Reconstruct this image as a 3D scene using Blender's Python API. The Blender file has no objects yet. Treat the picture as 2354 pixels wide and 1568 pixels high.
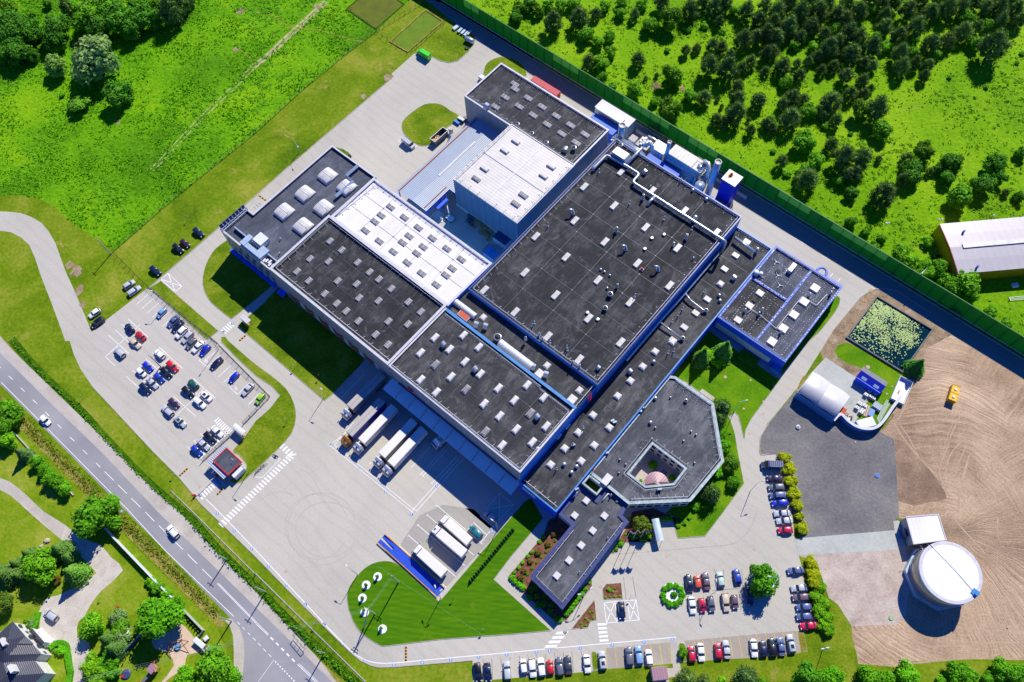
import bpy,math,random
from mathutils import Vector,Matrix
import numpy as np
random.seed(7)
R=math.radians
C=bpy.data.collections.new("scene"); bpy.context.scene.collection.children.link(C)
scene=bpy.context.scene

# ---------------------------------------------------------------- camera
CAM_H=225.0                      # metres above the ground
F=1830.0                         # focal length in units of the 2353 px wide picture
TILT,ROLL,YAW=R(25.44),R(-3.10),R(-42.98)
def cam_matrix():
    fwd=Vector((0,math.sin(TILT),-math.cos(TILT))); right=Vector((1,0,0)); down=fwd.cross(right)
    cr,sr=math.cos(ROLL),math.sin(ROLL)
    r2=right*cr - down*sr; d2=right*sr + down*cr
    return r2,d2,fwd
CR,CD,CF=cam_matrix()
cam=bpy.data.objects.new("camera",bpy.data.cameras.new("camera")); C.objects.link(cam)
cam.data.sensor_width=36; cam.data.lens=36*F/2353.4
cam.data.clip_start=1; cam.data.clip_end=5000
m=Matrix((CR,-CD,-CF)).transposed().to_4x4(); m.translation=(0,0,CAM_H)
cam.matrix_world=m
scene.camera=cam

# ---------------------------------------------------------------- light
world=bpy.data.worlds.new("World"); scene.world=world; world.use_nodes=True
nt=world.node_tree; bg=nt.nodes["Background"]
sky=nt.nodes.new("ShaderNodeTexSky"); sky.sky_type='NISHITA'; sky.sun_disc=False
sky.sun_elevation=R(45); sky.sun_rotation=R(30); sky.air_density=1.6; sky.ozone_density=6.0; sky.dust_density=0.0; sky.altitude=200
hs=nt.nodes.new("ShaderNodeHueSaturation"); hs.inputs['Saturation'].default_value=1.3
tint=nt.nodes.new("ShaderNodeMix"); tint.data_type='RGBA'; tint.blend_type='MULTIPLY'; tint.inputs[0].default_value=1; tint.inputs[7].default_value=(0.32,0.56,1.3,1)
nt.links.new(sky.outputs[0],hs.inputs['Color']); nt.links.new(hs.outputs[0],tint.inputs[6]); nt.links.new(tint.outputs[2],bg.inputs['Color'])
bg.inputs['Strength'].default_value=0.072
sl=bpy.data.lights.new("sun",'SUN'); sl.energy=4.8; sl.angle=R(0.5); sl.color=(1.0,0.94,0.81)
so=bpy.data.objects.new("sun",sl); C.objects.link(so)
so.rotation_euler=Vector((-0.5,-0.866,-1.0)).to_track_quat('-Z','Y').to_euler(); so.location=(60,100,200)
scene.view_settings.view_transform='Standard'; scene.view_settings.look='None'
scene.view_settings.exposure=0.30; scene.view_settings.gamma=1.0

# ---------------------------------------------------------------- measuring: survey marks read off the photograph -> metres on the ground
def ray(u,v):
    return CR*((u-1176.7)/F) + CD*((v-784)/F) + CF
def G(u,v,z=0.0):
    d=ray(u,v); s=(z-CAM_H)/d.z
    return (d.x*s,d.y*s)
def T(k,*xy,z=0.0):              # k = column,row of the survey sheet
    c,r=int(k[0]),int(k[1])
    return [G(588.35*c+xy[i]/4.0,391.8*r+xy[i+1]/4.0,z) for i in range(0,len(xy),2)]
def U(*xy,z=0.0): return [G(xy[i],xy[i+1],z) for i in range(0,len(xy),2)]
D1=(math.cos(YAW),math.sin(YAW)); D2=(-math.sin(YAW),math.cos(YAW))
def g2w(a,b): return (a*D1[0]+b*D2[0],a*D1[1]+b*D2[1])       # factory grid -> world
def w2g(p): return (p[0]*D1[0]+p[1]*D1[1],p[0]*D2[0]+p[1]*D2[1])
def Tg(k,*xy,z=0.0): return [w2g(p) for p in T(k,*xy,z=z)]
def Ug(*xy,z=0.0): return [w2g(p) for p in U(*xy,z=z)]
def gr(*ab): return [g2w(ab[i],ab[i+1]) for i in range(0,len(ab),2)]
def smooth(pts,n=4,closed=True):
    out=[]; N=len(pts)
    rng=range(N) if closed else range(N-1)
    for i in rng:
        if closed: p0,p1,p2,p3=pts[i-1],pts[i],pts[(i+1) % N],pts[(i+2) % N]
        else: p0,p1,p2,p3=pts[max(i-1,0)],pts[i],pts[i+1],pts[min(i+2,N-1)]
        for k in range(n):
            t=k/n
            out.append(tuple(0.5*((2*p1[j]) + (-p0[j]+p2[j])*t + (2*p0[j]-5*p1[j]+4*p2[j]-p3[j])*t*t + (-p0[j]+3*p1[j]-3*p2[j]+p3[j])*t**3) for j in range(2)))
    if not closed: out.append(tuple(pts[-1][:2]))
    return out

# ---------------------------------------------------------------- materials
def srgb(r,g,b,k=0.86):
    f=lambda c: ((c/255+0.055)/1.055)**2.4 if c > 10.3 else c/255/12.92
    return (f(r)*k,f(g)*k,f(b)*k,1)
MATS={}
def newmat(name):
    m=bpy.data.materials.new(name); m.use_nodes=True; MATS[name]=m
    return m,m.node_tree,m.node_tree.nodes["Principled BSDF"]
def N(nt,t,**kw):
    n=nt.nodes.new(t)
    for k,v in kw.items():
        if k in n.inputs: n.inputs[k].default_value=v
        else: setattr(n,k,v)
    return n
def coords(nt,obj=False,rot=0.0,scale=(1,1,1)):
    mp=N(nt,"ShaderNodeMapping"); mp.inputs['Rotation'].default_value=(0,0,rot); mp.inputs['Scale'].default_value=scale
    if obj: nt.links.new(N(nt,"ShaderNodeTexCoord").outputs['Object'],mp.inputs[0])
    else: nt.links.new(N(nt,"ShaderNodeNewGeometry").outputs['Position'],mp.inputs[0])
    return mp.outputs[0]
def noise(nt,vec,scale,detail=4,rough=0.55,dist=0):
    n=N(nt,"ShaderNodeTexNoise"); n.inputs['Scale'].default_value=scale; n.inputs['Detail'].default_value=detail
    n.inputs['Roughness'].default_value=rough; n.inputs['Distortion'].default_value=dist
    nt.links.new(vec,n.inputs['Vector']); return n.outputs['Fac']
def ramp(nt,fac,*stops):
    r=N(nt,"ShaderNodeValToRGB"); e=r.color_ramp.elements
    while len(e) < len(stops): e.new(0.5)
    for el,(p,c) in zip(e,stops):
        el.position=p; el.color=c if len(c) == 4 else (*c,1)
    nt.links.new(fac,r.inputs[0]); return r.outputs[0]
def mix(nt,fac,a,b,mode='MIX'):
    n=N(nt,"ShaderNodeMix",data_type='RGBA',blend_type=mode)
    for sock,v in ((n.inputs[0],fac),(n.inputs[6],a),(n.inputs[7],b)):
        if isinstance(v,(int,float,tuple)): sock.default_value=v
        else: nt.links.new(v,sock)
    return n.outputs[2]
def bump(nt,bsdf,fac,strength,dist):
    b=N(nt,"ShaderNodeBump"); b.inputs['Strength'].default_value=strength; b.inputs['Distance'].default_value=dist
    nt.links.new(fac,b.inputs['Height']); nt.links.new(b.outputs[0],bsdf.inputs['Normal'])
def math_n(nt,op,a,b=0.5):
    n=N(nt,"ShaderNodeMath",operation=op)
    for s,v in ((n.inputs[0],a),(n.inputs[1],b)):
        if isinstance(v,(int,float)): s.default_value=v
        else: nt.links.new(v,s)
    return n.outputs[0]
BW=lambda p0,p1: ((p0,(0,0,0)),(p1,(1,1,1)))

def grain(nt,c,k=0.16,sc=3.5):
    g=noise(nt,coords(nt),sc,3,0.9); return mix(nt,1.0,c,ramp(nt,g,(0.33,(1-k,1-k,1-k)),(0.67,(1,1,1))),'MULTIPLY')
def simple(name,col,rough=0.6,metal=0.0,var=0.12,scale=1.2,bumps=0.0,spec=0.4,coat=0.0):
    m,nt,b=newmat(name)
    v=coords(nt,True); f=noise(nt,v,scale)
    c=ramp(nt,f,(0.3,tuple(x*(1-var) for x in col[:3])),(0.7,tuple(min(1,x*(1+var)) for x in col[:3])))
    nt.links.new(c,b.inputs['Base Color'])
    b.inputs['Roughness'].default_value=rough; b.inputs['Metallic'].default_value=metal
    b.inputs['Specular IOR Level'].default_value=spec; b.inputs['Coat Weight'].default_value=coat
    if bumps: bump(nt,b,noise(nt,v,scale*6),bumps,0.05)
    return m

def ground_mat(name,cols,scale=0.12,fine=2.2,rough=0.9,bstr=0.5,bdist=0.12,spots=None,spot_scale=0.5):
    """cols: three colours, dark to light; spots: (colour, threshold) for bare patches"""
    m,nt,b=newmat(name); v=coords(nt)
    n1=noise(nt,v,scale,6,0.65,0.4); n2=noise(nt,v,fine,5,0.7)
    s=math_n(nt,'ADD',math_n(nt,'MULTIPLY',n1,0.6),math_n(nt,'MULTIPLY',n2,0.4))
    c=ramp(nt,s,(0.36,cols[0]),(0.5,cols[1]),(0.64,cols[2]))
    if spots:
        n3=noise(nt,v,spot_scale,8,0.75,0.6)
        c=mix(nt,ramp(nt,n3,*BW(spots[1],spots[1]+0.09)),c,spots[0])
    if name not in ('road_paint','yellow_paint'): c=grain(nt,c,0.22)
    nt.links.new(c,b.inputs['Base Color']); b.inputs['Roughness'].default_value=rough; b.inputs['Specular IOR Level'].default_value=0.15
    bump(nt,b,noise(nt,v,fine,6,0.75),bstr,bdist)
    return m

M_mown=ground_mat("mown_grass",(srgb(76,112,0),srgb(116,146,8),srgb(164,166,60)),0.05,0.9,spots=(srgb(186,162,92),0.59),spot_scale=0.09)
M_lawn_patchy=ground_mat("patchy_lawn",(srgb(74,108,4),srgb(114,142,10),srgb(160,164,56)),0.10,1.4,spots=(srgb(168,150,84),0.63),spot_scale=0.2)
M_meadow=ground_mat("meadow",(srgb(60,118,0),srgb(108,178,0),srgb(156,206,8)),0.03,0.7,bstr=1.0,bdist=0.7)
M_wildgrass=ground_mat("wild_grass",(srgb(84,140,0),srgb(128,184,0),srgb(166,202,30)),0.025,0.8,bstr=1.0,bdist=0.5,spots=(srgb(165,160,80),0.62),spot_scale=0.05)
M_ditch=ground_mat("ditch_grass",(srgb(36,76,0),srgb(76,126,2),srgb(116,150,20)),0.3,1.5,bstr=1.0,bdist=0.7)
M_drygrass=ground_mat("dry_verge",(srgb(120,122,30),srgb(160,150,66),srgb(196,180,112)),0.3,2.0,bstr=0.8,bdist=0.3)
M_soil=ground_mat("bare_soil",(srgb(120,100,74),srgb(168,146,118),srgb(200,182,156)),0.25,2.0,bstr=0.8,bdist=0.2,spots=(srgb(96,120,30),0.6),spot_scale=0.4)
M_sand=ground_mat("sandy_ground",(srgb(176,158,146),srgb(204,188,176),srgb(220,208,196)),0.2,1.5,bstr=0.7,bdist=0.15,spots=(srgb(130,116,92),0.62),spot_scale=0.5)
M_playsand=ground_mat("play_sand",(srgb(214,186,158),srgb(230,204,178),srgb(240,216,192)),0.4,4.0,bstr=0.6,bdist=0.08)
M_sandtrack=ground_mat("sand_track",(srgb(150,150,90),srgb(196,184,140),srgb(214,200,160)),0.5,2.0,bstr=0.5,bdist=0.1,spots=(srgb(90,150,10),0.52),spot_scale=0.45)
M_mulch=ground_mat("bark_mulch",(srgb(92,58,42),srgb(134,88,68),srgb(164,118,98)),0.8,5.0,bstr=0.9,bdist=0.08)
M_gravel=ground_mat("dark_gravel",(srgb(108,108,112),srgb(132,130,130),srgb(158,153,146)),0.06,1.2,bstr=0.9,bdist=0.12)
M_drive=ground_mat("gravel_drive",(srgb(196,186,172),srgb(214,206,194),srgb(226,220,208)),0.3,2.0,bstr=0.5,bdist=0.06)
M_concrete=ground_mat("concrete_slab",(srgb(178,182,176),srgb(196,200,194),srgb(208,212,206)),0.12,1.0,bstr=0.2,bdist=0.02)
M_path=ground_mat("paver_path",(srgb(186,178,166),srgb(202,194,184),srgb(212,206,196)),0.2,2.5,bstr=0.3,bdist=0.03)
M_kerb=ground_mat("kerb_stone",(srgb(168,164,152),srgb(190,186,176),srgb(205,202,194)),0.6,3.0,bstr=0.2,bdist=0.02)
M_white=ground_mat("road_paint",(srgb(225,226,228),srgb(244,244,246),srgb(252,252,255)),0.5,3.0,bstr=0.1,bdist=0.01)
M_yellow=ground_mat("yellow_paint",(srgb(205,180,70),srgb(224,196,70),srgb(232,210,96)),0.5,3.0,bstr=0.1,bdist=0.01)
M_linegrey=ground_mat("grey_paver_line",(srgb(140,138,130),srgb(152,150,142),srgb(162,160,152)),0.5,3.0,bstr=0.1,bdist=0.01)
M_amber=simple("amber_rubber",srgb(226,158,30),0.6); M_black=simple("black_rubber",(0.02,0.02,0.022,1),0.7)
M_bluepaint=simple("blue_floor_paint",srgb(120,160,215),0.6)

def paving(name,base,k,tint=(1,1,1)):
    """pavement of small blocks: weathering clouds, tyre sweeps and the block joints"""
    m,nt,b=newmat(name); v=coords(nt,rot=-YAW)
    n1=noise(nt,v,0.03,6,0.6,0.8); n2=noise(nt,v,1.6,5,0.7)
    s=math_n(nt,'ADD',math_n(nt,'MULTIPLY',n1,0.65),math_n(nt,'MULTIPLY',n2,0.35))
    c=ramp(nt,s,(0.36,tuple(x*(1-k) for x in base[:3])),(0.50,base),(0.66,tuple(min(1,x*(1+k*0.7)) for x in base[:3])))
    w=N(nt,"ShaderNodeTexWave",wave_type='RINGS'); w.inputs['Scale'].default_value=0.10; w.inputs['Distortion'].default_value=9; w.inputs['Detail'].default_value=3; w.inputs['Detail Scale'].default_value=0.3
    nt.links.new(v,w.inputs['Vector'])
    c=mix(nt,0.10,c,ramp(nt,w.outputs['Fac'],(0.0,(0.55,0.54,0.52)),(0.35,(1,1,1))),'MULTIPLY')
    st=noise(nt,v,0.35,8,0.8); c=mix(nt,math_n(nt,'MULTIPLY',ramp(nt,st,*BW(0.64,0.74)),0.3),c,(0.16,0.155,0.15,1))
    br=N(nt,"ShaderNodeTexBrick"); br.inputs['Scale'].default_value=0.25; br.inputs['Mortar Size'].default_value=0.012
    br.inputs['Color1'].default_value=(1,1,1,1); br.inputs['Color2'].default_value=(0.96,0.96,0.96,1); br.inputs['Mortar'].default_value=(0.9,0.9,0.9,1)
    nt.links.new(v,br.inputs['Vector']); c=grain(nt,mix(nt,0.5,c,br.outputs['Color'],'MULTIPLY'),0.12)
    nt.links.new(c,b.inputs['Base Color']); b.inputs['Roughness'].default_value=0.88; b.inputs['Specular IOR Level'].default_value=0.2
    bump(nt,b,noise(nt,v,8,3),0.2,0.02)
    return m
M_pave=paving("yard_pavement",srgb(202,198,186),0.13)
M_pave2=paving("parking_pavement",srgb(202,197,187),0.09)
M_bayyard=paving("stained_pavement",srgb(174,171,164),0.14)
M_oldroad=paving("service_road_asphalt",srgb(150,146,142),0.10)
M_bay=paving("bay_pavers",srgb(178,168,156),0.12)

def asphalt_mat():
    m,nt,b=newmat("road_asphalt"); v=coords(nt,rot=-R(-47.5)+R(1.2))
    n1=noise(nt,v,0.06,5); n2=noise(nt,v,4,5,0.8)
    s=math_n(nt,'ADD',math_n(nt,'MULTIPLY',n1,0.5),math_n(nt,'MULTIPLY',n2,0.5))
    c=ramp(nt,s,(0.36,srgb(134,134,140)),(0.5,srgb(150,150,156)),(0.64,srgb(166,166,170)))
    nt.links.new(c,b.inputs['Base Color']); b.inputs['Roughness'].default_value=0.8; bump(nt,b,n2,0.3,0.03)
    return m
M_road=asphalt_mat()

def lawn_mat():
    m,nt,b=newmat("striped_lawn"); v=coords(nt,rot=R(12))
    w=N(nt,"ShaderNodeTexWave",bands_direction='Y'); w.inputs['Scale'].default_value=0.22; w.inputs['Distortion'].default_value=3; w.inputs['Detail'].default_value=2; w.inputs['Detail Scale'].default_value=0.4
    v2=coords(nt,rot=R(8),scale=(0.16,1,1)); nt.links.new(v,w.inputs['Vector'])
    n1=noise(nt,v2,1.1,5,0.6)
    s=math_n(nt,'ADD',math_n(nt,'MULTIPLY',w.outputs['Fac'],0.10),math_n(nt,'MULTIPLY',n1,0.90))
    c=ramp(nt,s,(0.2,srgb(52,108,0)),(0.5,srgb(74,126,0)),(0.8,srgb(100,140,4)))
    n3=noise(nt,coords(nt),0.09,6,0.7); c=mix(nt,ramp(nt,n3,*BW(0.58,0.72)),c,srgb(116,140,18))
    nt.links.new(c,b.inputs['Base Color']); b.inputs['Roughness'].default_value=0.9; b.inputs['Specular IOR Level'].default_value=0.15
    bump(nt,b,noise(nt,coords(nt),5,4),0.4,0.05)
    return m
M_lawn=lawn_mat()
M_villalawn=ground_mat("villa_lawn",(srgb(92,132,4),srgb(130,158,20),srgb(172,174,72)),0.09,1.2,bstr=0.5,bdist=0.08)
M_greenlawn=ground_mat("garden_lawn",(srgb(66,122,0),srgb(98,150,0),srgb(134,166,20)),0.12,2.0,bstr=0.4,bdist=0.05)

def field_mat():
    m,nt,b=newmat("harrowed_field"); v=coords(nt)
    zone=ramp(nt,noise(nt,v,0.018,2),*BW(0.45,0.55))
    n1=noise(nt,v,0.035,6,0.65,0.5); n2=noise(nt,v,1.8,6,0.75)
    # furrows fan out from one spot, as a harrow leaves them
    cx,cy=T('33',1750,-60)[0]; sh=N(nt,"ShaderNodeVectorMath",operation='SUBTRACT'); nt.links.new(v,sh.inputs[0]); sh.inputs[1].default_value=(cx,cy,0)
    wob=N(nt,"ShaderNodeVectorMath",operation='ADD'); nz=N(nt,"ShaderNodeTexNoise"); nz.inputs['Scale'].default_value=0.05; nt.links.new(v,nz.inputs['Vector'])
    wm_=N(nt,"ShaderNodeVectorMath",operation='SCALE'); nt.links.new(nz.outputs['Color'],wm_.inputs[0]); wm_.inputs['Scale'].default_value=10; nt.links.new(sh.outputs[0],wob.inputs[0]); nt.links.new(wm_.outputs[0],wob.inputs[1])
    gr_=N(nt,"ShaderNodeTexGradient",gradient_type='RADIAL'); nt.links.new(wob.outputs[0],gr_.inputs[0]); ln=N(nt,"ShaderNodeVectorMath",operation='LENGTH'); nt.links.new(wob.outputs[0],ln.inputs[0])
    cb=N(nt,"ShaderNodeCombineXYZ"); nt.links.new(math_n(nt,'MULTIPLY',gr_.outputs['Fac'],260.0),cb.inputs[0]); nt.links.new(math_n(nt,'MULTIPLY',ln.outputs['Value'],0.06),cb.inputs[1])
    cb2=N(nt,"ShaderNodeCombineXYZ"); nt.links.new(math_n(nt,'MULTIPLY',gr_.outputs['Fac'],14.0),cb2.inputs[0]); nt.links.new(math_n(nt,'MULTIPLY',ln.outputs['Value'],1.1),cb2.inputs[1])
    n4=mix(nt,zone,noise(nt,cb.outputs[0],1.0,3,.6),noise(nt,cb2.outputs[0],1.0,3,.6))
    s=math_n(nt,'ADD',math_n(nt,'MULTIPLY',n1,0.46),math_n(nt,'ADD',math_n(nt,'MULTIPLY',n2,0.30),math_n(nt,'MULTIPLY',n4,0.24)))
    c=ramp(nt,s,(0.36,srgb(130,108,88)),(0.49,srgb(184,158,132)),(0.62,srgb(222,196,166)))
    nt.links.new(c,b.inputs['Base Color']); b.inputs['Roughness'].default_value=0.95; b.inputs['Specular IOR Level'].default_value=0.1
    h=math_n(nt,'ADD',math_n(nt,'MULTIPLY',n4,2.0),n2); bump(nt,b,h,0.9,0.2)
    return m
M_field=field_mat()
M_fpale=ground_mat("pale_soil",(srgb(176,150,124),srgb(196,170,142),srgb(212,188,160)),0.3,2.0,bstr=0.5,bdist=0.1)
M_fdark=ground_mat("dark_soil",(srgb(126,104,84),srgb(156,132,110),srgb(186,160,134)),0.12,1.4,bstr=0.9,bdist=0.2)
M_tmark=ground_mat("tyre_mark_grey",(srgb(190,186,175),srgb(195,191,180),srgb(200,196,185)),0.3,2.0,bstr=0.1,bdist=0.02)

def bitumen(name,base,dusty,seam=0.17,streak=0.5):
    """flat roof felt: sheet seams, grey dust washes and darker wet-look patches"""
    m,nt,b=newmat(name); v=coords(nt,True)
    br=N(nt,"ShaderNodeTexBrick",offset=0.5); br.inputs['Scale'].default_value=1.0; br.inputs['Brick Width'].default_value=1.0/seam*1.2; br.inputs['Row Height'].default_value=1.05
    br.inputs['Mortar Size'].default_value=0.035; br.inputs['Color1'].default_value=(1,1,1,1); br.inputs['Color2'].default_value=(0.9,0.9,0.9,1); br.inputs['Mortar'].default_value=(0.72,0.72,0.72,1)
    mp=coords(nt,True,rot=R(90)); nt.links.new(mp,br.inputs['Vector'])
    n1=noise(nt,v,0.09,7,0.7,0.8); n2=noise(nt,coords(nt,True,scale=(1,0.25,1)),0.6,6,0.8)
    s=math_n(nt,'ADD',math_n(nt,'MULTIPLY',n1,0.55),math_n(nt,'MULTIPLY',n2,0.45))
    c=ramp(nt,s,(0.39,tuple(x*(0.66 if base[0] < .4 else .93) for x in base[:3])),(0.49,base),(0.60,dusty))
    c=mix(nt,1.0,c,br.outputs['Color'],'MULTIPLY')
    n3=noise(nt,v,0.16,8,0.8,1.2)
    c=mix(nt,math_n(nt,'MULTIPLY',ramp(nt,n3,*BW(0.56,0.68)),streak),c,tuple(min(1,x*1.9) for x in dusty[:3])+(1,))
    c=grain(nt,c,0.3 if base[0] < .4 else .08)
    nt.links.new(c,b.inputs['Base Color']); b.inputs['Roughness'].default_value=0.85; b.inputs['Specular IOR Level'].default_value=0.25
    bump(nt,b,noise(nt,v,10,3),0.3,0.02)
    return m
M_rdark=bitumen("black_roof_felt",srgb(58,60,64),srgb(94,95,98),streak=0.7)
M_rdark2=bitumen("charcoal_roof_felt",srgb(70,72,76),srgb(108,108,110),streak=0.6)
M_rgrey=bitumen("grey_roof_felt",srgb(92,96,103),srgb(126,128,134),streak=0.4)
M_rblue=bitumen("slate_roof_membrane",srgb(92,97,112),srgb(116,120,134),streak=0.15)
M_rwhite=bitumen("white_roof_membrane",srgb(236,233,230,0.98),srgb(246,243,240,0.98),streak=0.0)

def corrugated(name,col,pitch,rot=0.0,rough=0.45,metal=0.0,depth=0.06,var=0.08,contrast=0.82):
    m,nt,b=newmat(name); v=coords(nt,True,rot=rot)
    w=N(nt,"ShaderNodeTexWave",bands_direction='X'); w.inputs['Scale'].default_value=1.0/pitch*0.314
    nt.links.new(v,w.inputs['Vector'])
    n1=noise(nt,v,0.25,6,0.7)
    c=ramp(nt,n1,(0.3,tuple(x*(1-var) for x in col[:3])),(0.7,tuple(min(1,x*(1+var*0.6)) for x in col[:3])))
    c=mix(nt,1.0,c,ramp(nt,w.outputs['Fac'],(0.0,(contrast,)*3),(0.5,(1,1,1))),'MULTIPLY')
    nt.links.new(c,b.inputs['Base Color']); b.inputs['Roughness'].default_value=rough; b.inputs['Metallic'].default_value=metal
    bump(nt,b,w.outputs['Fac'],1.0,depth)
    return m
M_corr_white=corrugated("white_profiled_sheet",srgb(218,214,208,0.9),1.1,R(90),depth=.012,var=.14,contrast=.9)
M_corr_grey=corrugated("grey_corrugated_sheet",srgb(176,188,204),0.55,R(90),contrast=0.72)
M_corr_blue=corrugated("blue_profiled_sheet",srgb(40,110,215),0.6,0.0,contrast=0.7)
M_corr_deep=corrugated("deep_blue_cladding",srgb(14,32,190),0.5,0.0,contrast=0.8)
M_corr_dock=corrugated("dock_canopy_sheet",srgb(225,245,252,1.0),0.5,R(90),depth=.01,contrast=0.8)
M_tile=corrugated("dark_roof_tiles",srgb(70,72,88),0.42,0.0,contrast=0.6)
M_tent=corrugated("white_tent_sheet",srgb(208,208,210,0.9),0.8,R(90),depth=.006,contrast=0.95)
M_wallgrey=corrugated("grey_wall_panels",srgb(166,172,178),3.0,0.0,rough=0.5,depth=0.02,contrast=0.88)
M_wallblue=corrugated("blue_wall_cladding",srgb(50,150,245,1),0.6,0.0,rough=0.45,contrast=0.75)
M_wallroyal=simple("royal_blue_wall",srgb(40,95,240,1),0.5)
M_wallwhite=simple("white_render",srgb(226,224,220),0.7)
M_wallyellow=corrugated("yellow_cladding",srgb(214,160,8),0.8,0.0,contrast=0.85)
M_coping=simple("pale_metal_coping",srgb(206,206,214),0.45,0.0,0.1,0.6)
M_copblue=simple("light_blue_coping",srgb(70,140,205),0.45,0.0,0.15,0.6)
M_copgreen=simple("weathered_pale_coping",srgb(168,186,190),0.6,0.0,0.3,1.0)
M_copdark=simple("slate_blue_metal",srgb(70,80,128),0.4,0.2)
M_copcobalt=simple("cobalt_tray",srgb(60,100,200),0.5,0.0,0.35,2.5)
M_galv=simple("galvanised_metal",srgb(196,206,218),0.32,0.55,0.12,2.0)
M_duct=simple("insulated_duct_metal",srgb(205,214,224),0.28,0.6,0.1,1.0)
M_rail=simple("railing_metal",srgb(232,234,238),0.5,0.0)
M_dome=simple("skylight_dome",srgb(226,224,222),0.25,0.0,0.14,0.7,spec=0.6)
M_domegrey=simple("skylight_pane",srgb(150,148,150),0.25,0.0,0.25,0.9,spec=0.6)
M_frame=simple("skylight_frame",srgb(208,206,200),0.5)
M_unit=simple("white_plant_unit",srgb(228,232,236),0.4,0.0,0.05)
M_unitblue=simple("pale_blue_plant",srgb(190,210,228),0.4,0.3)
M_dark=simple("dark_opening",(0.012,0.013,0.016,1),0.6)
M_glass=simple("dark_glass",(0.02,0.045,0.06,1),0.05,0.0,0.1,1.0,spec=0.9)
M_rust=simple("rusty_metal",srgb(170,84,40),0.8,0.2,0.3,3.0)
M_red=simple("red_metal",srgb(205,40,36),0.5); M_orange=simple("orange_panel",srgb(200,70,26),0.6)
M_redroof=corrugated("pink_red_sheet",srgb(205,70,80),0.4,0.0,contrast=0.8)
M_mauveroof=corrugated("mauve_profiled_sheet",srgb(172,134,146),0.7,0.0,depth=.02,contrast=0.82)
M_wood=simple("pallet_wood",srgb(198,160,104),0.8,0.0,0.25,2.0)
M_pvc=simple("green_pvc",srgb(58,105,50),0.5)
def acrylic(name,col,k):
    m=simple(name,col,0.5,0.0,0.12,0.4); nt=m.node_tree; t=N(nt,"ShaderNodeBsdfTranslucent"); t.inputs['Color'].default_value=col; ms=N(nt,"ShaderNodeMixShader"); ms.inputs[0].default_value=k
    nt.links.new(nt.nodes['Principled BSDF'].outputs[0],ms.inputs[1]); nt.links.new(t.outputs[0],ms.inputs[2]); nt.links.new(ms.outputs[0],nt.nodes['Material Output'].inputs['Surface']); return m
M_fencegrn=acrylic("barrier_green",srgb(44,150,60),.55); M_fencelight=acrylic("barrier_pale_green",srgb(120,185,110),.65)
M_post=simple("dark_green_steel",srgb(28,60,36),0.5)
M_steel=simple("grey_steel",srgb(120,124,130),0.5,0.3)
M_lamp=simple("lamp_white",srgb(238,238,240),0.3)
M_chain=simple("fence_wire",srgb(64,70,66),0.6)
M_tank=simple("white_tank_top",srgb(246,246,250,0.95),0.5,0.0,0.03,0.3)
M_tankside=simple("brushed_tank_steel",srgb(196,192,180),0.3,0.55,0.1,0.4)
M_weigh=simple("weighbridge_blue",srgb(30,80,205),0.55,0.0,0.12,0.8)
M_trailer=simple("white_tarpaulin",srgb(236,234,228),0.5,0.0,0.05,0.5)
M_trailergrey=corrugated("grey_tarpaulin",srgb(190,184,178),1.6,R(90),contrast=0.85)
M_cabwhite=simple("white_cab_paint",srgb(240,240,242),0.25,0.0,0.03,1,coat=0.5)
M_caborange=simple("orange_cab_paint",srgb(216,136,24),0.3,0.0,0.05,1,coat=0.5)
M_tarpblue=simple("blue_tarpaulin",srgb(20,50,190),0.45)
M_tyre=simple("tyre_rubber",(0.018,0.018,0.02,1),0.8); M_rim=simple("alloy_rim",srgb(180,182,188),0.3,0.7)
M_lens=simple("headlight_lens",srgb(225,230,235),0.1,spec=0.8); M_tail=simple("tail_light_red",srgb(190,12,12),0.2)
M_bark=simple("bark",srgb(92,76,60),0.9,0.0,0.3,3.0)
M_rock=simple("boulder_stone",srgb(188,176,164),0.9,0.0,0.2,1.0)
M_tray=simple("bitumen_tray",srgb(60,62,70),0.8)

def water(name,col,rough=0.08,lily=False):
    m,nt,b=newmat(name); v=coords(nt)
    n=noise(nt,v,0.25,4); c=ramp(nt,n,(0.3,tuple(x*0.85 for x in col[:3])),(0.7,tuple(x*1.15 for x in col[:3])))
    nt.links.new(c,b.inputs['Base Color']); b.inputs['Roughness'].default_value=rough; b.inputs['Specular IOR Level'].default_value=0.5
    bump(nt,b,noise(nt,v,2.5,3),0.12,0.05); return m
M_pond=water("murky_green_water",srgb(108,116,14)); M_pond2=water("algae_green_water",srgb(112,140,16))
M_darkpond=water("dark_pond_water",srgb(6,44,50))
M_lily=simple("water_lily_leaf",srgb(150,180,96),0.5,0.0,0.2,1.0)

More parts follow.
